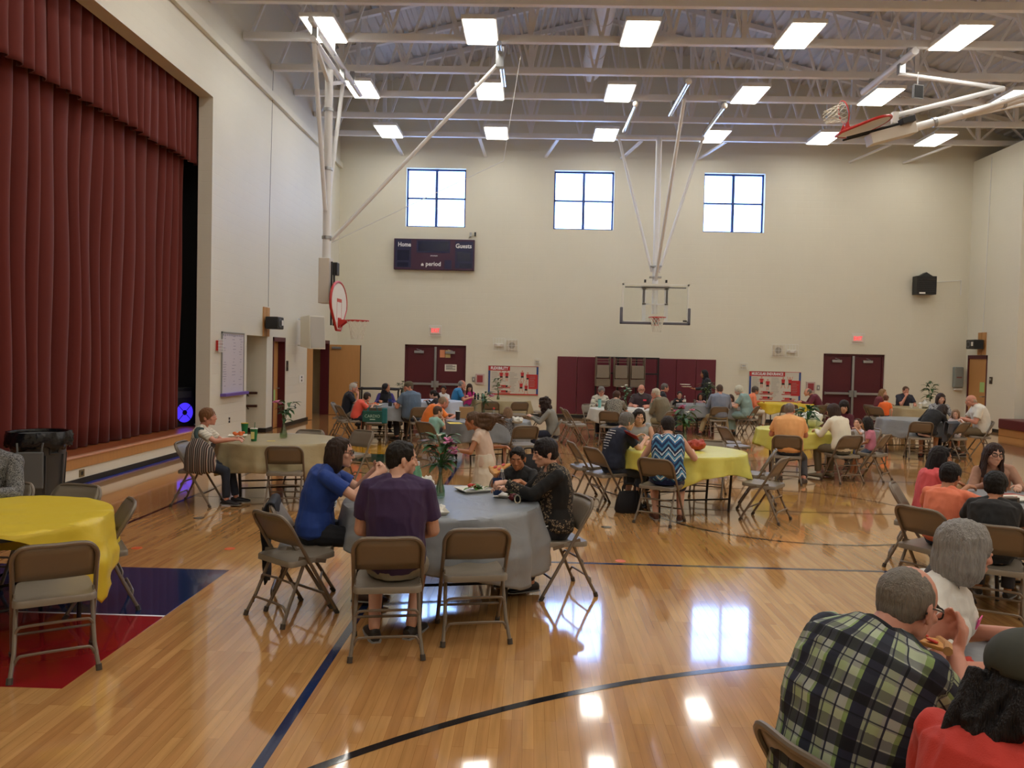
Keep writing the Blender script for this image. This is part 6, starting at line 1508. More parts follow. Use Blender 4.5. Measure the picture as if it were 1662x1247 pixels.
person('bowedchild', 'brown-haired child bending low between the grey blue shirt and the teal dress', (5.42, 21.4), 150, 640, 21.2, px=1186, female=True, child=True, skin='fair', hair='bob', hcol=(74, 54, 46), shirt=(190, 170, 160), pants=(80, 80, 100), lean=20, pitch=30, len=-.11)
person('tealdress', 'white-haired woman in a long teal dress', (5.55, 20.3), 58, 626, 20.4, px=1199, female=True, skin='fair', hair='short', vol=.014, hcol=(222, 212, 190), shirt=(134, 160, 156), legs='dress', hem=.85, shoe=(80, 90, 90), lean=16, hunch=16, pitch=14, R='table', L='table', g=1.15)
# --- far yellow table
person('orangeblouse', 'woman in an orange blouse and white trousers at the yellow table', (6.22, 22.3), -82, 627, 22.3, px=1226, female=True, skin='ruddy', hair='short', vol=.01, hcol=(92, 84, 78), shirt=(236, 132, 92), sleeve='long', pants=(216, 208, 190), shoe=(200, 190, 170), lean=10, R='lap', L='table')
person('maroonman', 'man in a maroon shirt leaning on the far yellow table', (8.1, 22.6), 78, 630, 22.6, px=1311, skin='ruddy', hair='thin', hcol=(120, 110, 100), shirt=(98, 26, 46), sleeve='long', pants=(50, 50, 60), lean=24, hunch=18, L='table', R='table', g=1.15)
# --- blue grey table
person('bending', 'woman in black with long brown hair bending down to a child', (7.98, 16.3), -34, 655, 16.7, px=1530, female=True, skin='light', hair='long', hcol=(50, 38, 34), shirt=(22, 22, 26), sleeve='long', pants=(24, 24, 28), legs='skirt', hem=.15, shoe=(120, 60, 50), lean=34, side=22, hunch=18, pitch=30, yaw=-24, R=(.3, .45, .5), L='table', tail=-.3, back=.02)
person('whitedress', 'fair-haired little girl in a white dress behind the coat chair', (8.95, 16.75), 150, 664, 16.7, px=1551, female=True, child=True, skin='fair', hair='bob', hcol=(150, 120, 92), shirt=(220, 206, 208), legs='dress', hem=.3, pants=(220, 206, 208), shoe=(200, 190, 190), lean=6, pitch=10, len=-.1, R='lap', L='table')
person('baldwhite', 'bald man in a white short-sleeved shirt at the right', (9.4, 16.9), 76, 641, 16.9, px=1576, skin='ruddy', hair='bald', hcol=(190, 170, 150), shirt=(222, 220, 210), collar=(222, 220, 210), neck='collar', pants=(110, 96, 72), shoe=(60, 50, 44), lean=16, hunch=14, pitch=10, L=(-.1, .42, .8), R='table', g=1.15)
person('checked', 'brown-haired woman in a checked top facing us near the right wall', (9.35, 17.95), 176, 638, 17.8, px=1527, female=True, skin='light', hair='bob', vol=.004, len=-.13, hcol=(60, 42, 36), shirt_m=M_check, sleeve='long', pants=(50, 50, 60), lean=6, R='table', L='table')
# --- beige table by the right doors
person('blonde', 'long-haired blonde woman in maroon behind the boy in orange', (9.68, 22.35), -100, 631, 22.3, px=1433, female=True, skin='fair', hair='long', hcol=(150, 118, 82), shirt=(110, 40, 50), sleeve='long', pants=(60, 50, 56), lean=8, yaw=-30, R='lap', L='table')
person('orangeboy', 'small boy in an orange T-shirt standing at the beige table', (9.75, 21.35), -34, 641, 21.4, px=1438, child=True, stand=True, skin='fair', hair='short', hcol=(110, 66, 46), shirt=(240, 110, 44), pants=(60, 70, 100), legs='short', R='down', L='down')
person('covermouth', 'man in a dark T-shirt covering his mouth with his hand', (10.72, 22.95), 178, 627, 22.8, px=1470, skin='ruddy', hair='short', hcol=(92, 66, 50), shirt=(42, 42, 56), pants=(60, 60, 70), lean=8, R='mouth', L='table', g=1.1)
# --- right edge table
person('longhair', 'girl in coral with long black hair at the right edge table', (3.78, 7.5), -88, 722, 7.55, px=1527, female=True, child=True, skin='tan', hair='long', hcol=(30, 24, 26), shirt=(226, 92, 96), sleeve='short', pants=(40, 50, 80), lean=8, yaw=-12, R='table', L='table', front=0, tail=-.42)
person('coraltee', 'boy in a coral T-shirt with black hair seen from behind at the right', (3.38, 6.5), -48, 748, 6.65, px=1543, child=True, skin='tan', hair='short', vol=.006, hcol=(24, 20, 22), shirt=(240, 132, 98), pants=(40, 44, 60), lean=10, yaw=-8, R=(.26, .4, .82), L='table', g=1.08)
person('blacktee', 'boy in a black T-shirt with thick black hair seen from behind at the right edge', (3.53, 5.98), -34, 765, 6.1, px=1616, child=True, skin='tan', hair='short', vol=.012, hcol=(22, 20, 20), shirt=(28, 28, 30), pants=(36, 36, 44), lean=12, yaw=-6, R='table', L='table', g=1.2)
person('smiling', 'smiling woman with dark glasses and long brown hair at the right edge', (4.72, 7.85), 160, 718, 7.75, px=1613, female=True, skin='light', hair='long', vol=.004, hcol=(56, 38, 34), shirt=(176, 134, 112), sleeve='long', neck='scoop', pants=(60, 60, 70), glasses=True, lean=12, side=6, yaw=14, pitch=0, roll=-6, R='table', L='table')
# --- near right corner
person('plaid', 'balding man in glasses and a green and navy plaid shirt biting into a pizza slice', (1.02, 2.42), -66, 914, 2.55, px=1474, skin='ruddy', hair='thin', hcol=(126, 118, 108), shirt_m=M_plaid, collar=M_plaid, neck='collar', pants=(40, 44, 60), glasses=True, lean=20, hunch=22, pitch=20, yaw=6, g=1.18, R=(.0, .5, .95), L=(-.12, .5, .96), palms={'R': ((-.3, .7, .5), (-.8, -.3, .5), 30), 'L': ((.3, .6, .5), (.8, -.3, .5), 30)}, elbR=(.5, -.1, -1), elbL=(-.5, -.1, -1))
person('greybob', 'woman with a full grey bob and white T-shirt with a pink name sticker', (1.58, 3.3), -128, 851, 3.15, px=1566, female=True, skin='ruddy', hair='bob', vol=.012, len=-.105, hcol=(152, 148, 144), shirt=(226, 222, 214), pants=(60, 60, 70), lean=10, yaw=40, pitch=4, R=(.2, .38, .8), L=(-.2, .36, .82), collar=(70, 66, 70), g=1.08, extra=sticker(mat('pink_sticker', (232, 80, 150), .5), -.1, .7))
person('redtop', 'woman in a red shirt and dark green cap with a messy black ponytail', (1.1, 1.82), -62, 1016, 1.95, px=1672, female=True, skin='tan', hair='messy', hcol=(26, 22, 24), shirt=(196, 52, 40), pants=(40, 40, 50), lean=12, hunch=14, pitch=6, yaw=-4, R='table', L='table', extra=cap_on((54, 56, 48), True), g=1.05)
bpy.data.scenes.remove(TMP)

# ------------------------------------------------------------------ tableware, flowers, bags
TZ = .747
def on_table(px, py, z=TZ): return fl(px, py, z)
M_vglass = glass_mat('vase_glass', (.72, .8, .7, 1), .14)
M_leafd = mat('leaf_green', (44, 88, 42), .5, var=.25, scale=12); M_leafo = mat('leaf_olive', (78, 92, 50), .55, var=.2, scale=12); M_stem = mat('stem_green', (70, 110, 50), .5)
M_pink = mat('pink_petal', (222, 130, 178), .55, var=.15, scale=20); M_white_p = mat('white_petal', (228, 226, 214), .55); M_rust = mat('rust_petal', (168, 84, 50), .6, var=.15, scale=20); M_wred = mat('wine_petal', (150, 50, 72), .55)
def leaf_mesh(mb, p, d, L, w_, rn):
    d = d.normalized(); a = d.cross(V((0, 0, 1)));  a = a.normalized() if a.length > .05 else V((1, 0, 0)); u = a.cross(d)
    vs = []; k = 5
    for i in range(k+1):
        t = i/k; c = p+d*L*t-V((0, 0, 1))*L*.35*t*t+u*.0; ww = w_*math.sin(PI*(.08+.9*t))**.8
        vs += [c-a*ww+u*ww*.35, c, c+a*ww+u*ww*.35]
    fs = []
    for i in range(k): j = 3*i; fs += [(j, j+1, j+4, j+3), (j+1, j+2, j+5, j+4)]
    mb.add(vs, fs)
def vase(x, y, h, label, blabel, top, flowers, leaves=M_leafd, seed=1, spread=.12, nleaf=26, z0=TZ, r=.03, bend=(0, 0)):
    "glass bud vase, and the bunch standing in it"
    t = empty('glass_vase', (x, y, z0), 0, label, 'vase')
    MB().lathe([(0, .0), (r*1.15, .0), (r*1.35, .012), (r*1.35, h*.22), (r*.9, h*.45), (r*.55, h*.68), (r*.5, h*.85), (r*.75, h), (r*.68, h), (r*.44, h*.85), (r*.48, h*.68), (r*.82, h*.45), (r*1.25, h*.22), (r*1.2, .016), (0, .012)], n=20).build('glass', M_vglass, t, True)
    MB().lathe([(0, .014), (r*1.15, .016), (r*1.2, h*.22), (r*.8, h*.43), (0, h*.43)], n=16).build('water', glass_mat('vase_water', (.8, .88, .72, 1), .05), t, True)
    f = empty('bouquet', (x, y, z0), 0, blabel, 'flowers'); rn = random.Random(seed); lm = MB()
    for i, (m, dx, dy, z, rad) in enumerate(flowers):
        q = V((dx, dy, z)); pts = [V((0, 0, .03)), V((dx*.1, dy*.1, h)), V((dx*.5, dy*.5, h+(z-h)*.6)), q]
        MB().tube(smooth_path(pts, 3), .0032, 5).build('stem', M_stem, f, True)
        b = MB()
        for k in range(7):
            a = 2*PI*k/7; el = rn.uniform(.1, .7); d = V((math.cos(a)*math.cos(el), math.sin(a)*math.cos(el), math.sin(el)))
            b.ball(q+d*rad*.55, (rad*.55, rad*.3, rad*.2), d.to_track_quat('X', 'Z').to_matrix(), 8, 5)
        b.ball(q+V((0, 0, rad*.1)), rad*.3, None, 7, 5); b.build('blossom', m, f, True)
    for i in range(nleaf):
        a = rn.uniform(0, 2*PI); zz = h*.9+(top-h*.9)*rn.random()**.8; rr = spread*(.1+.5*(zz-h*.8)/max(.01, top-h*.8))
        p = V((rr*math.cos(a)*.6+bend[0]*(zz/top), rr*math.sin(a)*.6+bend[1]*(zz/top), zz)); d = V((math.cos(a), math.sin(a), rn.uniform(-.2, .9)))
        leaf_mesh(lm, p, d, spread*rn.uniform(.5, .95), spread*.13, rn)
        if i % 3 == 0: lm.tube([V((0, 0, h*.5)), p*.5+V((0, 0, h*.45)), p], .0025, 4)
    lm.build('leaves', leaves, f, True)
p = on_table(714, 808)
vase(p.x, p.y, .25, 'clear glass bud vase on the nearest grey table', 'tall bunch with pink lilies and rust blooms on the nearest grey table', .5, [(M_pink, .07, -.03, .44, .05), (M_pink, .1, .0, .36, .045), (M_pink, .05, .04, .46, .04), (M_rust, -.05, -.04, .41, .038), (M_rust, -.08, .03, .36, .035), (M_rust, .0, -.05, .36, .03), (M_white_p, -.02, .02, .5, .025), (M_pink, .1, -.05, .4, .04)], seed=4, spread=.19, nleaf=44)
p = on_table(460, 711); vase(p.x, p.y, .26, 'clear glass bud vase on the beige table by the stage', 'bunch with one pink bloom and dark leaves on the beige table by the stage', .48, [(M_pink, -.1, 0, .47, .05), (M_pink, -.06, .03, .45, .035)], seed=6, spread=.17, nleaf=26, r=.036, bend=(.06, 0))
p = V((2.09, 10.72, 0)); vase(p.x, p.y, .26, 'clear glass vase on the short lemon cloth', 'bunch of pink and white flowers on the short lemon cloth', .5, [(M_pink, -.12, 0, .46, .05), (M_wred, -.06, -.02, .5, .05), (M_pink, -.03, .04, .52, .045), (M_wred, -.13, .03, .4, .045), (M_pink, .09, 0, .48, .04), (M_white_p, .03, 0, .45, .03)], seed=9, spread=.2, nleaf=36)
p = V((2.2, 18.3, 0)); vase(p.x, p.y, .26, 'clear glass vase on the white cloth', 'bunch of small white flowers on the white cloth', .52, [(M_white_p, 0, 0, .54, .04), (M_white_p, -.09, 0, .5, .04), (M_white_p, .06, 0, .46, .04), (M_white_p, .1, 0, .42, .035)], seed=12, spread=.17, nleaf=24)
p = V((4.62, 20.85, 0)); vase(p.x, p.y, .22, 'clear glass vase on the table of the teal dress', 'drooping green bunch on the table of the teal dress', .56, [(M_white_p, .06, 0, .56, .04), (M_white_p, -.02, -.03, .3, .03)], seed=15, spread=.24, nleaf=44, leaves=M_leafo)
p = V((4.78, 13.8, 0)); vase(p.x, p.y, .18, 'glass vase on the lemon cloth before the man in peach', 'leafy green bunch on the lemon cloth before the man in peach', .4, [(M_white_p, .12, 0, .36, .04), (M_white_p, .1, .05, .32, .035)], seed=18, spread=.24, nleaf=48)
p = V((10.72, 21.55, 0)); vase(p.x, p.y, .24, 'glass vase on the beige table near the right doors', 'tall leafy stems on the beige table near the right doors', .72, [(M_leafo, 0, 0, .7, .04)], seed=21, spread=.24, nleaf=46, leaves=M_leafd)
p = V((-.86, 14.75, 0)); vase(p.x, p.y, .24, 'clear glass vase behind the running girl', 'bunch with a pink flower behind the running girl', .46, [(M_pink, .14, -.02, .4, .06), (M_white_p, .03, 0, .48, .03)], seed=24, spread=.2, nleaf=34)
p = V((-.84, 20.85, 0)); vase(p.x, p.y, .24, 'slim glass vase before the FLEXIBILITY poster', 'leafy bunch before the FLEXIBILITY poster', .56, [(M_leafo, 0, 0, .55, .04)], seed=27, spread=.19, nleaf=30, leaves=M_leafo)
p = V((-2.86, 17.75, 0)); vase(p.x, p.y, .28, 'glass vase beside the man in the cap', 'bunch of dull dried flowers beside the man in the cap', .5, [(M_leafo, -.1, 0, .48, .04), (M_leafo, .08, 0, .5, .04), (M_leafo, 0, 0, .52, .04), (M_leafo, .14, 0, .45, .035)], seed=30, spread=.16, nleaf=18, leaves=mat('dry_leaf', (92, 88, 70), .7))

M_cupb = mat('navy_cup', (28, 52, 96), .3); M_cupg = mat('green_cup', (24, 112, 62), .4); M_plate = mat('paper_plate', (228, 224, 212), .5)
def cup(x, y, r0, r1, h, m, label, z0=TZ, rim=None, name='cup', straw=None):
    t = empty(name, (x, y, z0), 0, label, 'cup')
    MB().lathe([(0, 0), (r0, 0), (r0+(r1-r0)*.5, h*.5), (r1, h), (r1*.93, h), (r0*.9, .008), (0, .008)], n=22).build('cup_body', m, t, True)
    if rim: MB().lathe([(r1*.9, h*.97), (r1*1.04, h*.97), (r1*1.04, h*1.02), (0, h*1.02)], n=22).build('lid', rim, t, True)
    if straw: MB().tube([(0, 0, h*.4), (.012, 0, h*1.5)], .004, 6).build('straw', straw, t, True)
    return t
p = on_table(807, 803); cup(p.x, p.y, .033, .043, .135, M_cupb, 'dark blue tumbler on the nearest grey table')
p = on_table(397, 706); cup(p.x, p.y, .034, .048, .16, M_cupg, 'green paper cup with yellow rim, farther of two by the stage', rim=mat('yellow_rim', (210, 176, 70), .5))
p = on_table(412, 716); o = cup(p.x, p.y, .034, .048, .16, M_cupg, 'green paper cup with a pale label, nearer of two by the stage', rim=M_plate, straw=M_cupg)
MB().box((-.02, -.052, .03), (.02, -.04, .12)).build('cup_label', mat('yellow_label', (214, 206, 130), .5), o)
for x, y, lab in ((10.2, 21.5, 'white paper cup on the beige table near the right doors, left one'), (10.42, 21.45, 'white paper cup on the beige table near the right doors, right one')): cup(x, y, .035, .05, .13, M_plate, lab)
p = on_table(1122, 653); cup(4.25, 20.6, .033, .042, .14, glass_mat('plastic_cup', (.85, .85, .85, 1), .2), 'clear plastic cup on the grey table by the pads')
p = on_table(727, 681); cup(-1.28, 14.1, .036, .044, .15, mat('dark_cup', (52, 44, 42), .4), 'dark coffee cup with a white lid before the boy in teal', rim=M_plate)
cup(1.62, 18.55, .036, .042, .2, mat('aqua_cup', (130, 190, 190), .3), 'aqua tumbler with a black lid on the white cloth', rim=M_black)
def bottle(x, y, h, m, capm, label, r=.032, z0=TZ, band=None):
    t = empty('bottle', (x, y, z0), 0, label, 'bottle')
    MB().lathe([(0, 0), (r, 0), (r*1.02, h*.3), (r*.96, h*.35), (r, h*.62), (r*.5, h*.84), (r*.42, h*.9), (0, h*.9)], n=18).build('bottle_body', m, t, True)
    MB().lathe([(0, h*.88), (r*.46, h*.88), (r*.46, h), (0, h)], n=14).build('bottle_cap', capm, t, True)
    if band: MB().lathe([(r*1.03, h*.36), (r*1.04, h*.6)], n=18).build('bottle_label', band, t, True)
M_pet = glass_mat('pet_plastic', (.88, .92, .95, 1), .18)
bottle(3.98, 20.55, .23, M_pet, M_white, 'water bottle with a white cap on the grey table by the pads', band=M_plate)
p = on_table(1327, 697); bottle(p.x, p.y, .21, M_pet, M_white, 'clear water bottle on the lemon cloth beside the white bag')
p = on_table(801, 684); bottle(p.x, p.y, .24, M_pet, mat('red_cap', (206, 60, 50), .4), 'clear bottle with a red cap behind the running girl', r=.04)
for i, px in enumerate((771, 776, 783)):
    q = atY(px, 646, 20.7); bottle(q.x, 20.7, .2, mat('dark_bottle', (34, 36, 44), .2), M_white, 'small dark bottle before the man in the blue polo, %s of three' % ['left', 'middle', 'right'][i], r=.028)
bottle(-3.06, 17.3, .27, mat('dark_thermos', (52, 62, 66), .35), mat('thermos_lid', (30, 34, 36), .4), 'dark thermos bottle on the table behind the teal tote bag', r=.042, band=mat('thermos_blue', (30, 60, 130), .4))
p = on_table(677, 800); bottle(p.x, p.y, .26, mat('mint_bottle', (126, 186, 150), .35), M_white, 'mint green bottle beside the man in the purple T-shirt', r=.038)
p = on_table(814, 800); bottle(p.x, p.y, .2, glass_mat('lilac_plastic', (.75, .7, .85, 1), .2), M_plate, 'clear bottle just behind the dark blue tumbler', r=.03)
M_salad = mat('salad_green', (82, 128, 50), .5, var=.3, scale=40); M_tom = mat('tomato_red', (200, 54, 38), .4); M_pizza = mat('pizza_cheese', (214, 156, 84), .6, var=.35, scale=50); M_crust = mat('pizza_crust', (190, 140, 88), .7, var=.2, scale=30)
def plate(x, y, w_, label, rz=0., food=None, z0=TZ, round_=False):
    t = empty('plate', (x, y, z0), rz, label, 'plate'); k = w_/2
    if round_: MB().lathe([(0, .002), (k*.7, .002), (k, .018), (k*.98, .022), (k*.68, .007), (0, .007)], n=28).build('dish', M_plate, t, True)
    else:
        b = MB(); vs = [(-k*.8, -k*.8, 0), (k*.8, -k*.8, 0), (k*.8, k*.8, 0), (-k*.8, k*.8, 0), (-k, -k, .022), (k, -k, .022), (k, k, .022), (-k, k, .022), (-k*.97, -k*.97, .024), (k*.97, -k*.97, .024), (k*.97, k*.97, .024), (-k*.97, k*.97, .024), (-k*.78, -k*.78, .006), (k*.78, -k*.78, .006), (k*.78, k*.78, .006), (-k*.78, k*.78, .006)]
        fs = [(3, 2, 1, 0), (12, 13, 14, 15)]
        for a in (0, 4, 8):
            for i in range(4): j = (i+1) % 4; fs.append((a+i, a+j, a+4+j, a+4+i))
        b.add(vs, fs); b.build('dish', M_plate, t)
    rn = random.Random(int(x*100))
    if food and 's' in food:
        b = MB()
        for i in range(26): a = rn.uniform(0, 6.28); r = k*.55*rn.random()**.5; leaf_mesh(b, V((r*math.cos(a)+.2*k, r*math.sin(a), .015+.03*rn.random())), V((math.cos(a*3), math.sin(a*3), rn.uniform(0, .8))), .06, .018, rn)
        b.build('salad', M_salad, t, True)
    if food and 't' in food:
        for dx, dy in ((-.2, .1), (-.05, .25), (.05, 0)): MB().ball((dx*k, dy*k, .045), (.022, .02, .016)).build('tomato', M_tom, t, True)
    if food and 'p' in food: MB().poly([(-k*.5, -k*.3, .01), (k*.1, -k*.45, .01), (k*.2, k*.3, .01)], .012, (0, 0, 1)).build('pizza', M_pizza, t)
    if food and 'o' in food:
        for i in range(14): MB().ball((rn.uniform(-.6, .6)*k, rn.uniform(-.5, .5)*k, .03+.03*rn.random()), (.026, .022, .018), None, 8, 6).build('snack', mat('orange_snack', (226, 110, 48), .6), t, True)
    return t
p = on_table(768, 797); plate(p.x, p.y, .26, 'square white plate with salad and tomato behind the vase', .5, 'st')
p = on_table(838, 806); plate(p.x, p.y, .26, 'square white plate of salad and food before the woman in leopard print', -.2, 'sp')
p = on_table(704, 833); plate(p.x, p.y, .2, 'square white plate beside the arm of the man in purple', .3)
p = on_table(366, 714); plate(p.x, p.y, .24, 'white plate nearest the woman with the striped bag', 0, None, round_=True)
p = on_table(386, 709); plate(p.x, p.y, .24, 'plate heaped with orange snacks by the green cups', .3, 'o')
p = on_table(1492, 1078); plate(p.x, p.y, .25, 'square white plate on the near right table, beyond the man in plaid', .2)
p = on_table(1510, 1124); plate(p.x, p.y, .24, 'square white plate at the elbow of the man in plaid', .4)
p = on_table(1648, 812); plate(p.x, p.y, .26, 'white plate before the boy in the black T-shirt', .2)
p = on_table(600, 662); plate(-3.45, 17.3, .4, 'white tray with food before the boy in coral', 0, 'o')
for i, (x, z) in enumerate(((4.42, 1.13), (4.38, 1.19))): plate(x+.02, 22.72, .3, 'white plate held by the standing woman in black, %s one' % ('lower', 'upper')[i], .2, None, z0=z, round_=True)
# can, napkins, pouch with key ring
p = on_table(698, 829); t = empty('drink_can', (p.x, p.y, TZ), 0, 'blue drink can on the plate side of the man in purple', 'can'); MB().lathe([(0, 0), (.027, 0), (.032, .008), (.032, .11), (.026, .122), (0, .12)], n=20).build('can_body', mat('can_blue', (64, 84, 130), .3, metal=.4), t, True); MB().lathe([(0, .121), (.025, .121), (.025, .124), (0, .122)], n=16).build('can_top', M_alu, t)
def crumpled(px, py, r, m, label, cat='napkin', name='napkin', z0=TZ, sz=.5, x=None, y=None):
    q = on_table(px, py) if x is None else V((x, y, 0)); b = MB(); b.ball((0, 0, r*sz), (r, r*.85, r*sz), None, 22, 14); o = b.build(name, m, None, True)
    for v in o.data.vertices: v.co *= 1+.35*noise.noise(v.co*(2.4/r)+V((px, py, 1)))
    mn = min(v.co.z for v in o.data.vertices)
    o.location = (q.x, q.y, z0-mn); smooth_mesh(o.data, .5); return tag(o, label, cat)
M_nap = mat('napkin_white', (230, 228, 222), .8); M_bagw = mat('plastic_bag_white', (222, 224, 218), .4)
crumpled(716, 826, .03, M_nap, 'small crumpled napkin near the middle of the nearest grey table', sz=.5)
crumpled(808, 807, .045, M_nap, 'flat white napkin under the dark blue tumbler', sz=.12)
crumpled(690, 797, .075, M_nap, 'bunched white napkin beside the mint green bottle', sz=.8)
crumpled(1316, 694, .2, M_bagw, 'white plastic shopping bag on the lemon cloth', 'bag', 'plastic_bag', sz=.7)
crumpled(840, 688, .1, M_bagw, 'white plastic bag between the small girl and the curly-haired woman', 'bag', 'plastic_bag', sz=.6)
crumpled(1477, 666, .16, M_bagw, 'white plastic bag on the beige table near the right doors', 'bag', 'plastic_bag', sz=.6, x=10.62, y=21.6)
crumpled(1130, 731, .12, mat('red_wrap', (176, 66, 52), .5, var=.5, scale=30), 'crumpled red patterned parcel on the short lemon cloth', 'parcel', 'parcel', sz=.6)
crumpled(1562, 1076, .04, mat('red_napkin', (206, 66, 50), .7), 'small red napkin on the near right table', sz=.3)
p = on_table(852, 813); t = empty('pouch', (p.x, p.y, TZ), .15, 'black pouch with a round key ring at the table edge', 'pouch')
MB().box((-.1, -.045, 0), (.12, .045, .05)).build('bag_body', mat('pouch_black', (28, 28, 36), .6, bump=.2, bscale=80), t, bevel=.02)
MB().tube([(-.07+.022*math.cos(a), -.075+.03*math.sin(a)*.4, .025+.03*math.sin(a)) for a in [2*PI*i/20 for i in range(20)]], .005, 6, closed=True).build('key_ring', mat('ring_ivory', (222, 214, 190), .4), t, True)
crumpled(833, 813, .04, mat('dark_red_bloom', (120, 40, 44), .6), 'small dark red keepsake beside the black pouch', 'ornament', 'ornament', sz=.7)
# pizza slices held in hands
def pizza_slice(pos, rot, label, L=.2):
    t = empty('pizza_slice', pos, 0, label, 'pizza'); t.rotation_euler = rot
    MB().poly([(-.075, 0, 0), (.075, 0, 0), (.012, L, -.02), (-.012, L, -.02)], .014, (0, 0, 1)).build('slice', M_pizza, t, bevel=.004)
    MB().tube([(-.08, 0, .008), (0, -.012, .012), (.08, 0, .008)], .015, 8).build('crust', M_crust, t, True)
    for x, y in ((-.03, .04), (.03, .06), (0, .11)): MB().lathe([(0, .014), (.018, .014), (.018, .018), (0, .019)], (x, y, 0), 12).build('topping', M_tom, t)
q = atY(800, 766, 6.98); pizza_slice(q, (.5, .3, -1.2), 'large pizza slice held by the boy in black', .17)
q = atY(1530, 1052, 2.6); pizza_slice(q, (.25, .1, 1.25), 'pizza slice in the hands of the man in plaid', .17)
q = atY(826, 788, 6.25); crumpled(826, 788, .03, mat('lettuce', (170, 196, 130), .5), 'lettuce bite in the hand of the woman in leopard print', 'lettuce', 'lettuce', z0=q.z-.02, x=q.x, y=q.y, sz=.9)
# paper things
def paper(px, py, w_, d_, m, label, rz=0., th=.002, x=None, y=None, cat='paper', name='paper_sheet'):
    q = on_table(px, py) if x is None else V((x, y, 0)); o = MB().box((-w_/2, -d_/2, 0), (w_/2, d_/2, th)).build(name, m); o.location = (q.x, q.y, TZ); o.rotation_euler.z = rz; return tag(o, label, cat)
paper(738, 687, .22, .3, mat('yellow_paper', (224, 206, 80), .7), 'yellow sheet on the grey table before the boy in teal', .3)
paper(440, 716, .1, .12, mat('pale_yellow_paper', (206, 186, 110), .7), 'pale yellow slip by the green cups', .2)
paper(470, 704.5, .3, .1, mat('tray_grey', (178, 172, 160), .6), 'long flat grey sheet behind the pink bloom', .2)
paper(1640, 806, .22, .16, mat('red_book', (170, 60, 44), .5), 'red booklet on the right edge table', .3, .012, cat='booklet', name='booklet')
paper(1023, 664, .3, .22, M_paper, 'white papers on the table of the bearded man', .3, .003, 2.32, 18.15)
q = atY(1028, 711, 10.05); t = empty('booklet', q, 0, 'dark red booklet held up by the grey-haired person in navy', 'booklet'); t.rotation_euler = (1.15, .35, -.5)
MB().box((-.09, -.004, -.0), (.09, .004, .2)).build('cover', mat('booklet_red', (150, 34, 46), .5), t); MB().box((-.085, -.003, .002), (.085, .0055, .196)).build('pages', M_paper, t)
q = atY(1640, 808, 6.7); t = empty('box_lid', (q.x, 6.75, TZ), .2, 'small dark tray standing on the right edge table', 'box'); MB().box((-.1, -.03, 0), (.1, .05, .06)).build('tray', mat('tray_brown', (96, 80, 66), .6), t, bevel=.005); MB().box((-.07, -.032, .015), (.07, -.03, .05)).build('opening', M_black, t)
# kraft bag
q = atY(757, 671, 14.5); t = empty('paper_bag', (q.x, 14.5, TZ), .1, 'brown kraft paper bag behind the running girl', 'bag'); MB().box((-.13, -.07, 0), (.13, .07, .2)).build('bag_body', mat('kraft', (176, 136, 92), .8, var=.08), t, bevel=.006)
b = MB(); n = 14
for i in range(n): b.box((-.13+.26*i/n, -.07, .2), (-.13+.26*(i+.6)/n, .07, .207))
b.build('bag_top', mat('kraft', (176, 136, 92), .8), t)
# rubbish bin with liner and hanging bag
t = empty('trash_bin', (-5.74, 9.15, 0), 0, 'grey round trash bin lined with a black bag, at the left edge', 'trash bin')
M_bin = mat('bin_grey', (70, 72, 74), .5, var=.05)
b = MB().lathe([(0, .02), (.235, .02), (.24, .05), (.285, .72), (.3, .74), (.315, .86), (.3, .87), (.27, .85), (.225, .06), (0, .05)], n=40); b.build('bin_body', M_bin, t, True)
for a in (-.45, 2.7):
    MB().tube([V((.29*math.cos(a+d), .29*math.sin(a+d), z))*1 for d, z in ((-.16, .74), (-.16, .66), (.16, .66), (.16, .74))], .014, 8).build('handle', M_bin, t, True)
for i in range(8):
    a = 2*PI*i/8; MB().bar((.262*math.cos(a), .262*math.sin(a), .2), (.286*math.cos(a), .286*math.sin(a), .64), .025, .012).build('rib', M_bin, t)
ln = MB(); vs = []; na = 64
for j, (r, z) in enumerate(((.27, .8), (.3, .9), (.325, .905), (.34, .86), (.345, .78), (.34, .72))):
    for i in range(na): a = 2*PI*i/na; k = .012*math.sin(9*a+j)+.01*math.sin(17*a+2*j); vs.append(((r+k*(j > 1))*math.cos(a), (r+k*(j > 1))*math.sin(a), z+.02*math.sin(5*a)*(j > 3)+.01*math.sin(13*a)*(j == 5)))
ln.add(vs, [(j*na+i, j*na+(i+1) % na, (j+1)*na+(i+1) % na, (j+1)*na+i) for j in range(5) for i in range(na)]); o = ln.build('bin_liner', mat('black_bag', (18, 18, 22), .25, bump=.4, bscale=25), t, True); so = o.modifiers.new('film', 'SOLIDIFY'); so.thickness = .004
t = empty('hanging_bag', (-5.62, 8.79, .3), .32, 'grey cloth bag hung from the trash bin by two straps', 'bag')
MB().box((-.14, -.02, -.02), (.14, .02, .4)).build('bag_body', mat('bag_grey', (96, 98, 98), .8, var=.08), t, bevel=.015)
for s in (-1, 1): MB().bar((s*.12, 0, .4), (s*.13, .02, .5), .018, .008).build('strap', mat('bag_grey', (96, 98, 98), .8), t)
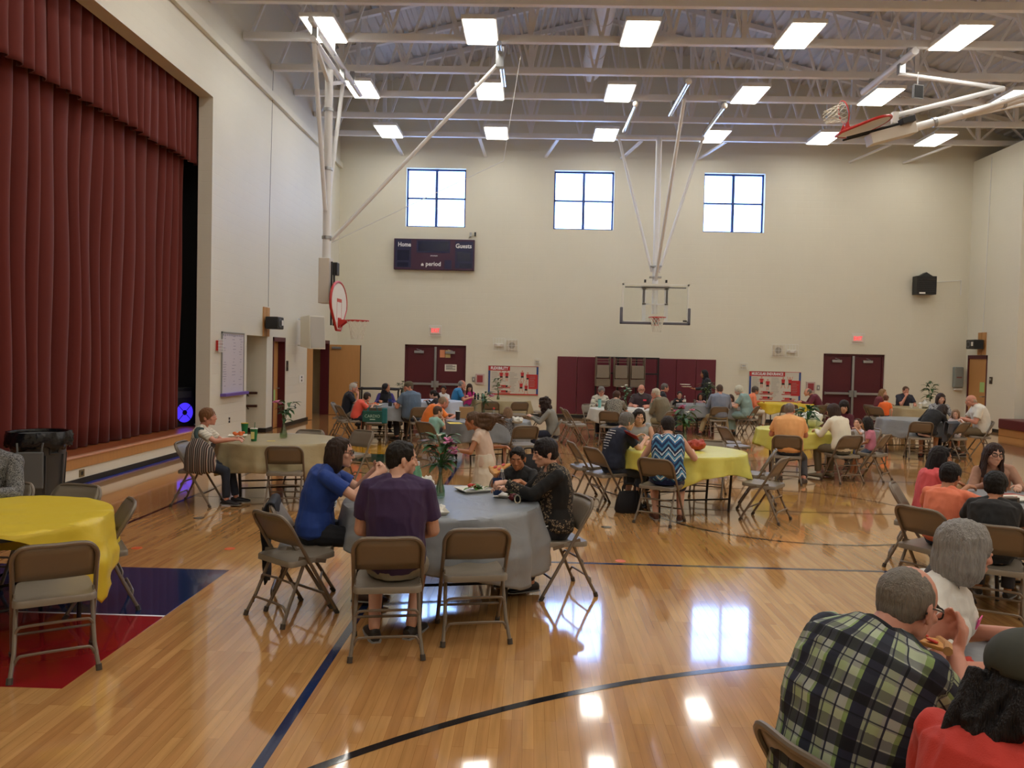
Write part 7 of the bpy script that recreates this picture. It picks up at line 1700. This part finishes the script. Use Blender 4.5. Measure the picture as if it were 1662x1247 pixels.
# striped woven shoulder bag of the woman by the stage
M_weave = stripe_mat('woven_stripes', [(0, (60, 50, 48)), (.2, (150, 138, 128)), (.3, (44, 40, 42)), (.45, (120, 84, 72)), (.55, (190, 180, 168)), (.65, (48, 44, 46)), (.85, (130, 120, 114))], 0, 13, uv=False)
t = empty('shoulder_bag', (-3.9, 9.3, .43), math.radians(-4), 'striped woven shoulder bag hanging beside the woman by the stage', 'bag')
b = MB(); b.loft([((0, 0, .0), (.12, 0, 0), (0, .05, 0)), ((0, 0, .03), (.19, 0, 0), (0, .075, 0)), ((.01, 0, .16), (.2, 0, 0), (0, .08, 0)), ((0, .0, .3), (.17, 0, 0), (0, .065, 0)), ((-.03, .02, .36), (.11, 0, 0), (0, .04, 0)), ((-.05, .04, .41), (.05, 0, 0), (0, .02, 0))], 22); b.build('bag_body', M_weave, t, True)
MB().tube(smooth_path([(-.05, .04, .39), (-.09, .08, .46), (-.1, .14, .51), (-.06, .2, .5)], 3), [.024]*10, 10).build('bag_strap', mat('strap_teal', (44, 62, 62), .8, var=.3, scale=40), t, True)
# teal tote bag on the chair back
t = empty('tote_bag', (-3.24, 16.27, .5), math.radians(6), 'teal CARDIO tote bag hung over the back of a chair', 'bag')
M_teal = mat('tote_teal', (22, 104, 112), .7, var=.06); M_tdark = mat('tote_dark', (20, 84, 76), .7)
MB().box((-.2, -.02, -.02), (.2, .045, .21)).build('bag_body', M_tdark, t, bevel=.01)
MB().box((.19, -.01, -.05), (.3, .1, .27)).build('bag_side', M_teal, t, bevel=.02)
o = text('CARDIO', .09, m=mat('tote_print', (170, 206, 196), .6), parent=t, width=.31); o.location = (0, -.0225, .1)
MB().box((-.05, -.0225, .025), (.06, -.02, .045)).build('small_print', mat('tote_print', (170, 206, 196), .6), t)
for x in (-.1, .1): MB().tube(smooth_path([(x, .02, .2), (x*.9, .03, .27), (x*.7, .09, .28), (x, .08, .2)], 3), .009, 6).build('bag_handle', M_teal, t, True)
# black jacket hung on the chair of the woman in blue, coat on the chair by the bald man, bags on the floor
M_jk = mat('black_jacket', (20, 20, 26), .8, bump=.2, bscale=60)
def drape(name, loc, rz, m, label, cat, w_=.36, drop0=.3, drop1=.45, z=.775, seed=1):
    "cloth thrown over a chair back: hangs on both sides"
    vs = []; nx = 18; prof = [(-.035-.03*j/8, -drop0*(1-j/8)) for j in range(8)]+[(-.03, 0), (-.012, .012), (.012, .012), (.03, 0)]+[(.035+.03*j/8, -drop1*j/8) for j in range(1, 9)]
    for yy, zz in prof:
        for i in range(nx+1):
            x = -w_/2+w_*i/nx; k = noise.noise(V((x*9, yy*9, zz*5+seed))); vs.append((x*(1+.12*zz), yy+k*.03*min(1, -zz*6) if zz < 0 else yy, zz-(abs(k)*.05 if zz < -.2 else 0)))
    n = nx+1; o = MB().add(vs, [(j*n+i, j*n+i+1, (j+1)*n+i+1, (j+1)*n+i) for j in range(len(prof)-1) for i in range(nx)]).build(name, m, None, True)
    s = o.modifiers.new('cloth', 'SOLIDIFY'); s.thickness = .012; o.location = (loc[0], loc[1], z); o.rotation_euler.z = rz; return tag(o, label, cat)
drape('jacket', (-1.93, 5.95), math.radians(-78), M_jk, 'black jacket hung over the chair of the woman in blue', 'jacket', w_=.4, drop0=.6, drop1=.25)
drape('coat', (8.5, 16.2), math.radians(35), mat('grey_coat', (78, 82, 92), .85, var=.1), 'grey coat over the chair beside the bald man in white', 'coat', w_=.42, drop0=.24, drop1=.4)
def floor_bag(x, y, w_, d_, h, m, label):
    t = empty('handbag', (x, y, 0), .4, label, 'bag'); b = MB(); b.loft([((0, 0, 0), (w_*.5, 0, 0), (0, d_*.5, 0)), ((0, 0, h*.15), (w_*.56, 0, 0), (0, d_*.56, 0)), ((0, 0, h*.6), (w_*.5, 0, 0), (0, d_*.45, 0)), ((0, 0, h), (w_*.4, 0, 0), (0, d_*.15, 0))], 20); b.build('bag_body', m, t, True)
    MB().tube(smooth_path([(-w_*.25, 0, h*.9), (-w_*.22, 0, h*1.3), (w_*.22, 0, h*1.3), (w_*.25, 0, h*.9)], 3), .012, 8).build('bag_handle', m, t, True)
floor_bag(1.25, 9.85, .34, .2, .26, M_jk, 'black handbag on the floor beside the feet of the person in navy')
floor_bag(.0, 12.95, .4, .3, .3, M_jk, 'black bag on the floor under the chair behind the small girl')
floor_bag(8.7, 16.75, .3, .2, .24, M_jk, 'black bag on the floor under the coat chair')
